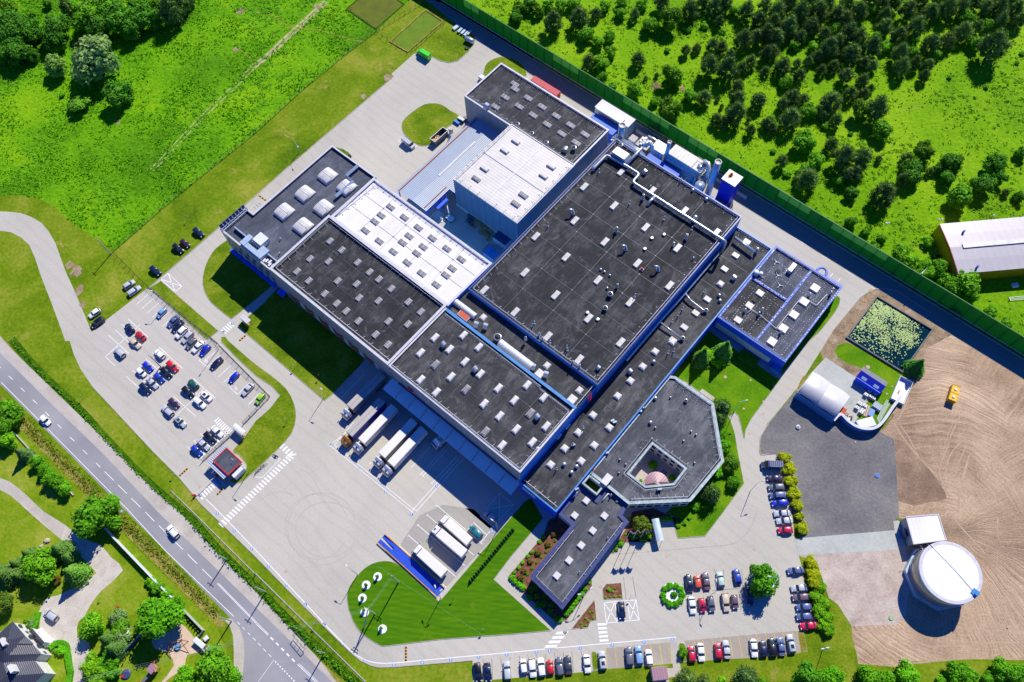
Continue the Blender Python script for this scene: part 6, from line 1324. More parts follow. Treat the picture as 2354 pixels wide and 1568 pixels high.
# ---- pallets and plant in the courtyard yard
def pallets(x,y,n,label,mat=M_wood,rz=0,kind=None):
    c=NP(1640+x/3.337,600+y/3.337,z=.07*n)[0]; Lc=Loc('pallet_stack',label,'pallet stack',c,YAW+rz,'pallet stacks along the white hall')
    for j in range(n):
        mb=MB()
        for t in range(5): mb.box(-.6,.6,-.4+t*.17,-.28+t*.17,.11,.14)
        for t in (-.55,0,.45): mb.box(t-.02,t+.1,-.4,.4,0,.11)
        o=mb.build('pallet',mat,Lc.root); o.location=(0,0,j*.145); o.scale=(1.05,1.35,1)
plist=[(795,885,8,0),(830,905,8,0),(865,925,8,0),(780,950,8,0),(815,990,7,0),(895,955,9,1),(860,1030,2,1),(935,980,10,1),(975,1030,9,1),(1005,1050,9,1),(1045,1070,7,1),(1080,1100,7,1),(945,1100,5,1),(1000,1125,9,1),(1030,1145,9,1),(1060,1290,6,1),(1035,1310,6,1),(1010,1340,5,1),(995,1375,2,1),(1045,1200,1,1)]
for i,(x,y,n,k) in enumerate(plist): pallets(x,y,n,('dark grey' if not k else 'tan')+f' pallet stack, {onum(i if not k else i-5 if i > 4 else 0)} down the row beside the white hall',M_wood if k else M_steel,R((i*37) % 11-5))
q=NG(1640+1240/3.337,600+1165/3.337,z=3)[0]; B=gbox('grey_plant_container','dark topped grey plant container in the corner of the pallet yard','container',q[0]-2.6,q[0]+2.6,q[1]-1.9,q[1]+1.9,0,2.9,M_unit,M_copdark)
q=NG(1640+1085/3.337,600+1375/3.337,z=2)[0]; B=gbox('blue_dust_hood','pale blue sloping hood at the inner end of the pallet yard','dust hood',q[0]-2.2,q[0]+2.2,q[1]-1.6,q[1]+1.6,0,2.4,M_unitblue,M_copblue)
q=NG(1640+540/3.337,600+930/3.337)[0]; Lc=Loc('boom_lift','white boom lift with its arm raised in the pallet yard','boom lift',g2w(*q),YAW); Lc.part('chassis',MB().box(-1.2,1.2,-.9,.9,.4,1.3),M_cabwhite); Lc.part('boom',MB().tube([(0,0,1.3),(-2.0,1.2,3.2),(-6.2,5.4,4.4)],.2,6),M_cabwhite); Lc.part('basket',MB().ring(rect(-7.1,-6.1,5.0,6.0),.08,4.0,5.0).box(-7.1,-6.1,5.0,6.0,3.95,4.02),M_frame)
for sx in (-.9,.9):
    for sy in (-.9,.9): Lc.part('wheel',MB().tube([(sx,sy-.15,.4),(sx,sy+.15,.4)],.4,12),M_tyre)
q=NG(1640+400/3.337,600+880/3.337)[0]; Lc=Loc('timber_boards','pale boards spread on the sunlit ground by the boom lift','boards',g2w(*q),YAW); mb=MB()
for i in range(6): mb.obox(-2+i*.7,-.5+.3*(i % 2),.5,3.2,.1*i,.02,.1+.02*i)
Lc.part('board',mb,M_unit)
# ---- weighbridge
B=Bld('weighbridge','bright blue weighbridge ramp edged with amber beams beside the parked trucks','weighbridge',rect(-61.7,-38.9,6.45,9.6)); a0,b0=B.c
B.part('deck',MB().box(-57-a0,-43.3-a0,6.6-b0,9.45-b0,.3,.5),M_weigh)
for y0_,y1_ in ((6.6,7.7),(8.35,9.45)): B.part('ramp',MB().add([(-61.7-a0,y0_-b0,.03),(-57-a0,y0_-b0,.5),(-57-a0,y1_-b0,.5),(-61.7-a0,y1_-b0,.03),(-61.7-a0,y0_-b0,0),(-57-a0,y0_-b0,0),(-57-a0,y1_-b0,0),(-61.7-a0,y1_-b0,0)],[(0,1,2,3),(0,4,5,1),(2,6,7,3)]),M_weigh)
B.part('ramp',MB().add([(-43.3-a0,6.6-b0,.5),(-38.9-a0,6.6-b0,.05),(-38.9-a0,9.45-b0,.05),(-43.3-a0,9.45-b0,.5),(-43.3-a0,6.6-b0,0),(-38.9-a0,6.6-b0,0),(-38.9-a0,9.45-b0,0),(-43.3-a0,9.45-b0,0)],[(0,1,2,3),(0,4,5,1),(2,6,7,3)]),M_weigh)
for y in (6.45,9.52): B.part('guide_beam',MB().box(-61.7-a0,-38.9-a0,y-.1-b0,y+.1-b0,.35,.62),M_amber)
# speed bumps with amber and black blocks
def bump_(k,x0,y0,x1,y1,label,n=8):
    a,b=Vector(T(k,x0,y0)[0]),Vector(T(k,x1,y1)[0]); c=(a+b)/2; rz=math.atan2((b-a).y,(b-a).x); L=(b-a).length; Lc=Loc('speed_bump',label,'speed bump',c,rz)
    mb=MB()
    for i in range(n): x=-L/2+i*L/n; mb.frustum(rect(x+.03,x+L/n-.03,-.3,.3),rect(x+.06,x+L/n-.06,-.12,.12),0.02,.1,i % 2)
    Lc.part('block',mb,[M_amber,M_black])
bump_('02',1730,1168,1650,1242,'amber and black speed bump on the approach to the gate barrier'); bump_('02',2058,1352,1995,1415,'amber and black speed bump just inside the gate',6); bump_('13',1378,1235,1378,1378,'amber and black speed bump below the striped lawn',10);
bump_('11',22,228,90,278,'amber and black speed bump on the lane behind the west hall',6); bump_('01',2265,1512,2200,1568,'amber and black speed bump beyond the crossing by the west hall',6)
# gate barriers
for i,(k,x0,y0,x1,y1,lab) in enumerate((('02',1985,1240,1900,1318,'red and white lifting gate barrier nearest the gatehouse'),('02',1785,1415,1880,1342,'red and white lifting gate barrier on the roadside'))):
    a,b=Vector(T(k,x0,y0,z=1)[0]),Vector(T(k,x1,y1,z=1)[0]); Lc=Loc('gate_barrier',lab,'gate barrier',a,math.atan2((b-a).y,(b-a).x)); Lc.part('cabinet',MB().box(-.25,.25,-.25,.25,0,1.1),M_red); Lc.part('arm',MB().box(.2,(b-a).length,-.07,.07,.95,1.07),M_unit); Lc.part('disc',MB().tube([(-.4,-.05,1.3),(-.4,.05,1.3)],.35,12),M_red)
Lc=boxthing('blue_mat','blue drain cover mat in the shade of the gatehouse','mat',T('02',1995,1297)[0],R(-48),2.2,.8,.1,M_bluepaint)
# flags
for i,(bx,by,hx,hy,col,lab) in enumerate(((1047,258,1078,187,M_unit,'white flag on the left of the three flag poles'),(1110,252,1135,180,None,'red and white flag on the middle flag pole'),(1175,247,1210,190,None,'blue flag with yellow stars on the right flag pole'))):
    c=T('23',bx,by)[0]; Lc=Loc('flagpole',lab,'flagpole',c); Lc.part('pole',MB().tube([(0,0,0),(0,0,10.7)],[.09,.05],8),M_unit)
    mts=[[M_unit,M_unit],[M_unit,M_red],[simple('flag_blue',srgb(20,60,180),.7),M_amber]][i]; mb=MB(); n=8
    for half in (0,1):
        z1,z0=(10.5,9.7) if half == 0 else (9.7,8.9); vs=[(.05+1.5*t/n,.22*math.sin(t*1.1)-.5*t/n,zz) for t in range(n+1) for zz in (z0,z1)]
        mb.add(vs,[(2*t,2*t+2,2*t+3,2*t+1) for t in range(n)],mts and (half if i == 1 else 0))
    if i == 2:
        for k in range(12): t=k*math.pi/6; x=.8+.42*math.cos(t); zz=9.7+.42*math.sin(t); y=.22*math.sin((x-.05)/1.5*n*1.1)-.5*(x-.05)/1.5; mb.box(x-.05,x+.05,y-.03,y+.03,zz-.05,zz+.05,1)
    Lc.part('flag',mb,mts)
# ---- lamps and poles
def lamp(base,heads,label,z=8.5,mat=M_galv,group='street lamps'):
    c=base; Lc=Loc('street_lamp',label,'street lamp',c,group=group); Lc.part('pole',MB().tube([(0,0,0),(0,0,z-.2)],[.11,.06],8),mat)
    for h in heads:
        q=Lc.l(h); L=math.hypot(*q); q=(q[0]*min(1,2.4/L),q[1]*min(1,2.4/L)) if L > 0 else q; d=Vector((q[0],q[1])).normalized() if L else Vector((1,0))
        Lc.part('arm',MB().tube([(0,0,z-.4),(q[0]*.4,q[1]*.4,z-.05),(q[0],q[1],z)],.05,6),mat); o=Lc.part('lamp_head',MB().frustum(rect(-.45,.45,-.18,.18),rect(-.3,.3,-.1,.1),-.02,.16),M_lamp); o.location=(q[0]+d.x*.35,q[1]+d.y*.35,z-.02); o.rotation_euler=(0,0,math.atan2(d.y,d.x))
P1=lambda k,x,y,z=0: T(k,x,y,z=z)[0]
for k,bx,by,hs,z,lab in (
    ('13',935,585,((840,508),),9.0,'lamp post leaning out from the tip of the striped lawn'),('13',1700,798,((1650,703),(1690,735)),9.0,'double lamp post at the lower end of the weighbridge'),
    ('12',625,525,((588,438),),8.5,'lamp post at the corner of the shaded lawn by the dock yard'),('02',2288,1212,((2222,1148),),8.5,'lamp post on the grass behind the gatehouse'),
    ('01',1535,1228,((1400,1108),),8.5,'lamp post at the top corner of the west car park fence'),('02',2010,78,((1900,-2),),8.5,'lamp post halfway along the west car park fence'),
    ('22',2040,650,((2145,548),),8.5,'lamp post between the garden paths by the many sided office'),('22',2192,1378,((2305,1288),),8.5,'lamp post on the pavement beside the garden lawn'),
    ('23',655,792,((630,762),(718,716)),7.0,'double lamp post in the bed beside the front office arm'),('23',1822,775,((1878,640),(1885,745)),8.0,'double lamp post among the middle rows of parked cars'),
    ('33',20,655,((25,600),(45,695)),8.0,'double lamp post beside the big round tree in the car park'),('33',500,1275,((515,1263),(560,1255)),7.0,'lamp post on the grass below the bark hedge corner'),
    ('10',398,1402,((382,1345),),6.0,'slim lamp post on the dry grass above the west hall'),('13',2220,170,((2178,85),),8.5,'lamp post at the corner of the truck bays by the striped lawn'),
    ('03',1335,1085,((1180,1100),),8.5,'lamp post over the dark spruces in the private garden'),('31',1362,1012,((1362,1000),),8.0,'small lamp behind the green barrier')):
    lamp(P1(k,bx,by),[P1(k,x,y,z) for x,y in hs],lab,z)
def pole(k,bx,by,h,label,arms=2,legs=None,rz=R(-35)):
    c=P1(k,bx,by); Lc=Loc('power_pole',label,'power pole',c,rz); Lc.part('post',MB().tube([(0,0,0),(0,0,h)],[.2,.13],8),M_concrete)
    if legs: q=Lc.l(P1(k,*legs)); Lc.part('post',MB().tube([(q[0],q[1],0),(0.1,0.1,h)],[.2,.13],8),M_concrete)
    mb=MB()
    for i in range(arms): mb.box(-1.1+.3*i,1.1-.3*i,-.06,.06,h-.5-i*.7,h-.38-i*.7)
    Lc.part('crossarm',mb,M_steel); mb=MB()
    for i in range(arms):
        for x in (-1,0,1): mb.cyl(x*(1-.3*i),0,h-.38-i*.7,h-.1-i*.7,.07,6)
    Lc.part('insulator',mb,M_unit); return Vector((c[0],c[1],h))
pa=pole('13',1310,655,11.5,'concrete power pole on the striped lawn beside the weighbridge'); pb=pole('13',1095,945,11.0,'twin legged concrete power pole at the tip of the striped lawn',legs=(990,1072))
pc=pole('03',2130,978+30,9.0,'dark power pole on the verge where the side road leaves',arms=1)
pe=pole('13',92,742,9,'dark leaning pole at the ditch beside the foot path',arms=1); pf=pole('02',1480,237,8,'slim mast with aerials among the parked cars',arms=2)
ph=pole('01',1018,770,9,'dark pole with floodlights at the corner of the wire fence',arms=1,rz=R(-45)); pi_=pole('03',2085,445,8,'slim pole in the ditch by the foot path',arms=1); pj=pole('13',630,1305,8,'thin mast with flags beside the foot path hedge ditch',arms=1)
def wire(a,b,label,sag=.8,r=.009):
    a,b=Vector(a),Vector(b); c=(a+b)/2; n=14; pts=[tuple(a.lerp(b,i/n)-c-Vector((0,0,sag*4*(i/n)*(1-i/n)))) for i in range(n+1)]
    o=MB().tube(pts,r,4).build('power_wire',M_unit,None); o.location=c; tag(o,label,'power wire','overhead power wires')
for i,d in enumerate((-.9,0,.9)):
    o=Vector((d*.8,d*.6,-.3)); wire(pa+o,pb+o,f'{["left","middle","right"][i]} of the three wires between the two lawn power poles')
    wire(pb+o,Vector((*P1('03',900,1568),9))+o,f'{["left","middle","right"][i]} of the three wires leaving the twin legged pole over the road');
wire(pa,Vector((*P1('13',300,-80),9)),'long wire crossing the truck yard from the lawn power pole'); wire(pa,Vector((*P1('23',260,1500),9)),'long wire from the lawn power pole towards the bottom car park')
# direction signs on short posts
for k,x,y,lab in (('12',360,250,'small sign post on the shaded lawn edge'),('12',590,335,'round red edged sign on the shaded lawn'),('12',293,735,'small sign post on the grass behind the car park'),('13',1820,790,'orange arrow sign on the lawn below the weighbridge'),('01',1732,458,'small white post on the dry grass above the parking strip'),('13',555,1035,'sign post in the grass beside the long white line'),('23',1090,785,'small white sign post beside the hatched bay'),('02',1610,1228,'blue sign board beside the road verge'),('02',770,522,'dark marker stone on the verge grass'),('13',2090,1090,'slim sign post near the lower edge of the striped lawn')):
    Lc=Loc('sign_post',lab,'sign',P1(k,x,y)); Lc.part('post',MB().cyl(0,0,0,2.4,.04,6),M_galv); Lc.part('plate',MB().tube([(0,-.06,2.3),(0,-.03,2.3)],.35,12),M_red if 'red' in lab else M_amber if 'orange' in lab else M_bluepaint if 'blue' in lab else M_unit)
# ---- fences
def fence(pts,label,h=1.8,step=2.6,mat=M_chain,mesh=True,base=False,wires=5,name='wire_fence',cat='fence',pr=.05):
    c=centre(pts); Lc=Loc(name,label,cat,c); P=Lc.L(pts); pm,wmb=MB(),MB()
    for i in range(len(P)-1):
        a,b=Vector(P[i]),Vector(P[i+1]); L=(b-a).length; n=max(1,round(L/step))
        for j in range(n+(i == len(P)-2)): q=a.lerp(b,j/n); pm.box(q.x-pr,q.x+pr,q.y-pr,q.y+pr,0,h)
    for k in range(wires): wmb.tube([(x,y,.15+(h-.2)*k/(wires-1)) for x,y in P],.022,4)
    pm.split('post',mat,Lc.root); Lc.part('wire',wmb,mat)
    if base: Lc.part('base',MB().strip(P,.16,0,0,.25),M_concrete)
    return Lc
fence(U(262,577,392,463,480,392,588,305,700,203,800,121,866,72),'dark wire fence between the meadow and the dry mown strip')
fence(U(260,580,300,620,342,662),'dark wire fence from the meadow corner down to the car park')
fence(U(342,662,500,790),'dark wire fence along the upper right edge of the west car park',wires=7,base=True); fence(U(503,793,621,912,560,975),'dark wire fence round the right corner of the west car park',wires=7,base=True); fence(U(545,988,466,1060),'dark wire fence behind the gatehouse zebra',wires=7,base=True)
fence(T('13',0,575,300,870,600,1165,900,1460,1010,1568),'pale wire fence following the ditch beside the truck yard',mat=M_galv,base=True,wires=4); fence(T('02',1575,1380,1765,1568)+T('13',-590+0,-400+0) if False else T('02',1575,1380,1770,1568,2354,2150),'pale wire fence following the ditch from the gate',mat=M_galv,base=True,wires=4)
fence(T('10',835,90,1100,290),'dark fence on the left bank of the upper pond',wires=3); fence(T('10',1115,300,1210,370,1390,500,1480,440,1740,205),'thin fence round the lower pond',wires=3); fence(T('10',1130,280,1560,20),'dark fence between the two ponds',wires=3)
def wall(pts,label,h,w,mat,cap=None,name='garden_wall'):
    c=centre(pts); Lc=Loc(name,label,'wall',c); P=Lc.L(pts); Lc.part('wall',MB().strip(P,w,0,0,h),mat); Lc.part('cap',MB().strip(P,w+.1,h+.01,0,.08),cap or mat)
wall(T('03',985,165,1200,390,1420,620,1600,798),'pale garden wall along the road side of the private garden',1.7,.3,M_unit); wall(T('02',-100,640,160,870,330,1060,560,1290,680,1420),'low rusty brown edge wall below the conifer hedge',.4,.25,M_concrete); wall(T('03',1685,895,1885,1100),'pale grey concrete fence beside the playground',1.5,.2,M_concrete); wall(T('03',1885,1100,1830,1168),'short grey fence return by the bins',1.4,.15,M_steel)
wall(T('03',1360,1090,1180,1280,1050,1440,950,1568),'dark blue grey timber fence between garden and playground',1.8,.15,M_copdark); wall(T('03',1870,1260,1905,1302),'short pale wall at the corner of the playground',1.3,.2,M_concrete)
# ---- the grey house in the corner
HM=lambda x,y,z: G((x/3.33)/1.7407,(2460+y/3.33)/1.7407,z)
c=centre([HM(170,85,6),HM(550,525,6),HM(590,775,6),HM(0,250,6)]); Lc=Loc('villa','white walled villa with dark tiled hipped roofs in the bottom left corner','house',c)
def R3(*p): q=[Lc.l(HM(x,y,z))+(z,) for x,y,z in p]; return q
e=5.6; r=8.6
E={'a': (170,85,e),'b': (340,280,e),'c': (552,518,e),'d': (470,612,e),'f': (600,778,e),'g': (480,893,e)}
ridge1,ridge2=(100,330,r),(40,450,r)
def face(mb,*p): q=R3(*p); mb.add(q,[tuple(range(len(q)))])
mr=MB(); face(mr,(170,85,e),(100,330,r),(-220,430,e)); face(mr,(170,85,e),(340,285,e),(552,518,e),(120,535,7.6),(45,450,r),(100,330,r)); face(mr,(100,330,r),(45,450,r),(-300,520,r),(-220,430,e))
face(mr,(552,518,e),(470,612,e),(45,640,7.2),(120,535,7.6)); face(mr,(45,450,r),(120,535,7.6),(45,640,7.2),(-200,560,7)); face(mr,(470,612,e),(600,778,e),(95,815,7.8),(45,640,7.2)); face(mr,(45,640,7.2),(95,815,7.8),(-200,900,7),(-200,560,7)); face(mr,(600,778,e),(480,893,e),(300,1000,e),(0,1050,7),(95,815,7.8)); face(mr,(95,815,7.8),(0,1050,7),(-300,1050,7),(-200,900,7))
face(mr,(340,285,e+.1),(230,385,6.9),(455,390,e+.15)); Lc.part('roof',mr,M_tile)
mw=MB(); wl=[R3((x,y,e-.05))[0][:2] for x,y in ((165,100),(340,290),(540,520),(462,605),(590,775),(500,870),(200,1100),(-300,1000),(-260,430))]
Lc.part('wall',MB().prism(ccw(wl),0,e-.1),M_wallwhite)
q=R3((430,180,3.3),(590,362,3.3),(560,405,3.3),(382,222,3.3),(425,215,4.3),(500,325,4.3)); mb=MB(); mb.add(q,[(0,1,5,4),(1,2,5),(2,3,4,5),(3,0,4)]); Lc.part('porch_roof',mb,M_tile); Lc.part('porch',MB().prism(ccw([p[:2] for p in q[:4]]),.2,3.2),M_wallwhite)
tq=[Lc.l(HM(x,y,.4)) for x,y in ((540,168),(720,340),(650,430),(480,225))]; Lc.part('terrace',MB().prism(ccw(tq),0,.4),M_wallwhite)
mb=MB()
for i in range(4): a,b=Vector(Lc.l(HM(560+i*22,385+i*14,.3))),Vector(Lc.l(HM(645+i*15,425-i*18,.3))); mb.strip([tuple(a),tuple(b)],.2,0,0,.5-.1*i)
Lc.part('step',mb,M_wallwhite)
for x,y in ((60,365),(165,720)): q=R3((x,y,r))[0]; Lc.part('chimney',MB().obox(q[0],q[1],2.2,.9,R(-52),r-2.4,r+.9),M_wallwhite)
mb=MB()
for x,y,zz in ((275,150,3.6),(370,170,3.6),(390,290,2.4),(410,300,3.8),(520,420,3.6),(610,440,3.6),(560,680,3.6)): q=R3((x,y,zz))[0]; mb.obox(q[0],q[1],1.1,.16,R(-50),zz-.6,zz+.7)
Lc.part('window',mb,M_glass)
# playground
Lc=Loc('climbing_pyramid','brown timber nest swing frame on the sand of the playground','play equipment',P1('03',1645,1262),R(20)); mb=MB()
for p in (((-2.6,-1.8,0),(-1.6,1.6,2.4)),((-2.6,1.2,0),(-1.6,1.6,2.4)),((2.2,-2.2,0),(1.6,1.4,2.4)),((2.8,.8,0),(1.6,1.4,2.4)),((-1.6,1.6,2.4),(1.6,1.4,2.4))): mb.tube(p,.09,6)
Lc.part('timber_frame',mb,M_rust); Lc.part('nest_seat',MB().lathe([(.6,.5),(.95,.55),(.95,.62),(.6,.6)],0,.6,16),simple('blue_hoop',srgb(110,150,180),.5)); Lc.part('seat_net',MB().cyl(0,.6,.52,.56,.6,14),M_mauveroof)
Lc=Loc('play_tower','red and yellow play tower with a mauve roof and slide','play equipment',P1('03',1420,1450,.8),R(50)); Lc.part('platform',MB().box(-1,1,-1,1,1.2,1.3),M_wood); Lc.part('roof',MB().box(-1,1,-1,1,2.6,2.7),M_mauveroof)
for x in (-.9,.9):
    for y in (-.9,.9): Lc.part('post',MB().box(x-.06,x+.06,y-.06,y+.06,0,2.6),M_red)
Lc.part('bridge',MB().box(-4.4,-1,-.4,.4,1.1,1.25),M_steel); Lc.part('second_deck',MB().box(-6,-4.4,-.9,.9,1.2,1.3).box(-6,-5.9,-.9,.9,0,2.2).box(-4.5,-4.4,-.9,.9,0,2.2),M_red); Lc.part('slide',MB().add([(-6,-.4,1.3),(-9,-.4,.1),(-9,.4,.1),(-6,.4,1.3)],[(0,1,2,3),(3,2,1,0)]),M_red); Lc.part('yellow_slide',MB().add([(.8,1,1.3),(.8,2.6,.1),(1.5,2.6,.1),(1.5,1,1.3)],[(0,1,2,3),(3,2,1,0)]),M_amber)
Lc=Loc('paddling_pool','small grey pool with red and blue rim on the playground grass','pool',P1('03',1162,1498)); Lc.part('rim',MB().lathe([(.9,0),(1.25,.1),(1.25,.35),(.95,.4)],seg=18),M_copdark,True); Lc.part('water',MB().cyl(0,0,.02,.25,.95,18),M_galv); Lc.part('red_cushion',MB().box(-1.1,-.4,-.8,-.2,.3,.5),M_red)
for i,(x,y,l,lab) in enumerate(((1835,1212,2.6,'large white curved lid bin container at the playground corner'),(1893,1168,1.2,'small white bin behind the large bin container'),(1910,1255,1.4,'flat grey box beside the large bin container'))): boxthing('waste_container',lab,'bin',P1('03',x,y,1),R(-38) if i == 0 else R(40),l+1*(i == 0),1.1+.2*(i == 0),[1.5,1.1,.3][i],M_steel if i else M_wallgrey,M_unit if i < 2 else M_concrete)
boxthing('pond_stone','small brown box on the garden lawn','box',P1('03',1085,880),R(20),.7,.6,.6,M_rust)
for i,(x,y,r) in enumerate(((435,272,1.0),(383,322,.7),(415,298,.3))):
    mb=MB(); rj=random.Random(i); o=MB().lathe([(r*.9,0),(r,r*.3),(r*.7,r*.6),(.05,r*.7)],seg=10).build('boulder',M_rock,None); o.location=(*P1('03',x,y),0); o.scale=(1,.7,1); tag(o,['large pale boulder on the garden lawn','middle sized pale boulder on the garden lawn','smallest boulder between the other two on the lawn'][i],'boulder')
# garden chairs and wood near pond 3
for i,(x,y) in enumerate(((948,1112),(888,1198))):
    Lc=Loc('wooden_pallet',['upper loose pallet beside the lily pond corner','lower loose pallet beside the lily pond corner'][i],'pallet',P1('31',x,y),R(40+i*20)); mb=MB()
    for t in range(5): mb.box(-.6,.6,-.5+t*.24,-.36+t*.24,.1,.14)
    Lc.part('slat',mb,M_wood); Lc.part('runner',MB().box(-.6,-.5,-.5,.6,0,.1).box(.5,.6,-.5,.6,0,.1),M_wood)
# ================================================================ VEHICLES
def sect(x,w,zl,zt,crown=.06):
    """cross section of a car body: sill, side, shoulder, top; mirrored"""
    h=[(w*.90,zl),(w,zl+.12),(w,zl+(zt-zl)*.6),(w*.93,zt-.05),(w*.6,zt+crown*.6),(0,zt+crown)]
    return [(x,y,z) for y,z in h]+[(x,-y,z) for y,z in h[-2::-1]]
TYPES={  # length, width, roof z, belt z, stations: windscreen base, roof front, roof rear, rear glass base (fractions of length from the rear)
    'hatch': (4.1,1.80,1.48,.92,.73,.60,.12,.045),'small': (3.7,1.70,1.48,.92,.75,.63,.11,.04),'saloon': (4.6,1.84,1.44,.90,.70,.57,.25,.14),
    'estate': (4.7,1.84,1.48,.92,.71,.58,.08,.02),'suv': (4.6,1.90,1.68,1.02,.72,.60,.09,.02),'mpv': (4.5,1.86,1.66,.98,.79,.65,.08,.02),'coupe': (4.2,1.78,1.34,.86,.68,.54,.26,.13)}
CARME={}
def car_meshes(t):
    if t in CARME: return CARME[t]
    L,W,zr,zb,fw,fr,rr_,rg=TYPES[t]; w=W/2; X=lambda f: -L/2+f*L
    st=[(0.0,.80,.45,zb-.12),(.02,.93,.28,zb-.04),(.07,.985,.22,zb),(.3,1,.2,zb+.01),(.6,1,.2,zb),(fw,.995,.2,zb-.01),(.86,.97,.22,zb-.10),(.95,.90,.26,zb-.18),(.99,.78,.34,zb-.28),(1.0,.66,.42,zb-.36)]
    b=MB(); n=11; vs=[]
    for f,kw,zl,zt in st: vs += sect(X(f),w*kw,zl,zt,.05 if f > .05 else .02)
    b.add(vs,[(i*n+k,i*n+k+1,(i+1)*n+k+1,(i+1)*n+k) for i in range(len(st)-1) for k in range(n-1)]+[tuple(range(n)),tuple(range((len(st)-1)*n,len(st)*n))[::-1]])
    b.f=[f[::-1] for f in b.f]
    wt=w*.82; z1=zr; zr0=zr-.05      # roof skin with rounded shoulders
    rs=[(X(rr_),wt*.93,z1-.06),(X(rr_)+.15,wt,z1-.01),((X(rr_)+X(fr))/2,wt*1.01,z1+.02),(X(fr)-.15,wt,z1-.02),(X(fr),wt*.95,z1-.08)]
    o=len(b.v); vs=[]
    for x,ww,zz in rs: vs += [(x,-ww,zz-.04),(x,-ww*.9,zz+.01),(x,0,zz+.04),(x,ww*.9,zz+.01),(x,ww,zz-.04)]
    b.add(vs,[(i*5+k,(i+1)*5+k,(i+1)*5+k+1,i*5+k+1) for i in range(4) for k in range(4)])
    for s in (-1,1):      # pillars
        b.add([(X(fw),s*w*.90,zb),(X(fw)-.12,s*w*.93,zb),(X(fr)-.1,s*wt*.97,z1-.07),(X(fr),s*wt*.93,z1-.08)],[(0,1,2,3),(3,2,1,0)])
        b.add([(X(rg),s*w*.86,zb),(X(rg)+.28,s*w*.93,zb),(X(rr_)+.22,s*wt,z1-.06),(X(rr_),s*wt*.93,z1-.08)],[(0,1,2,3),(3,2,1,0)])
    body=b.data('body',M_paint,True)
    ws=MB().add([(X(fw),-w*.88,zb+.02),(X(fw),w*.88,zb+.02),(X(fr),wt*.93,z1-.07),(X(fr),-wt*.93,z1-.07),(X(fw)+.09,0,zb+.03)],[(0,4,3),(4,2,3),(4,1,2)]).data('windscreen',M_glass)
    rw=MB().add([(X(rg),w*.84,zb+.02),(X(rg),-w*.84,zb+.02),(X(rr_),-wt*.92,z1-.07),(X(rr_),wt*.92,z1-.07)],[(0,1,2,3)]).data('rear_window',M_glass)
    sd=[]
    for s in (-1,1):
        q=[(X(rg)+.26,s*w*.925,zb),(X(fw)-.1,s*w*.925,zb),(X(fr)-.06,s*wt*.985,z1-.075),(X(rr_)+.2,s*wt*.985,z1-.075)]
        sd.append(MB().add(q,[(0,1,2,3) if s < 0 else (3,2,1,0)]).data('side_window',M_glass))
    wh=MB(); r=.31 if t != 'suv' else .35; wh.tube([(0,-.11,0),(0,.11,0)],r,14,0); wh.tube([(0,-.118,0),(0,.118,0)],r*.62,10,1); wheel=wh.data('wheel',[M_tyre,M_rim])
    hl=MB().box(-.14,.1,-.17,.17,-.06,.06).data('headlight',M_lens); tl_=MB().box(-.08,.1,-.14,.14,-.09,.09).data('tail_light',M_tail); mi=MB().box(-.08,.08,-.1,.1,-.06,.06).data('wing_mirror',M_paint)
    rl=MB().box(-1.0,1.0,-.02,.02,0,.04).data('roof_rail',M_rim); sr=MB().box(-.5,.5,-.42,.42,0,.012).data('sunroof',M_glass)
    CARME[t]=dict(L=L,W=W,z1=z1,zb=zb,X=X,wt=wt,body=body,ws=ws,rw=rw,sd=sd,wheel=wheel,hl=hl,tl=tl_,mi=mi,r=r,rl=rl,sr=sr,fw=fw,rc=(X(rr_)+X(fr))/2); return CARME[t]
COL=dict(white=(238,240,242),silver=(186,190,200),grey=(96,102,118),darkgrey=(60,64,76),black=(16,18,26),navy=(16,26,66),blue=(20,60,170),royal=(14,42,190),lightblue=(120,165,215),slate=(84,100,150),red=(196,24,30),crimson=(200,20,64),orange=(222,82,58),maroon=(58,16,44),mauve=(110,88,104),purple=(52,36,72),green=(20,84,70),palegreen=(176,204,194),lime=(150,205,50),beige=(206,190,164),teal=(10,112,130))
CN=dict(royal='royal blue',lightblue='light blue',palegreen='pale green',darkgrey='dark grey',maroon='dark maroon',green='dark green',lime='lime green',navy='navy blue',mauve='mauve grey',slate='slate blue',purple='dark purple',orange='orange red',crimson='crimson')
TN=dict(hatch='hatchback',small='small hatchback',saloon='saloon',estate='estate car',suv='off roader',mpv='people carrier',coupe='coupe')
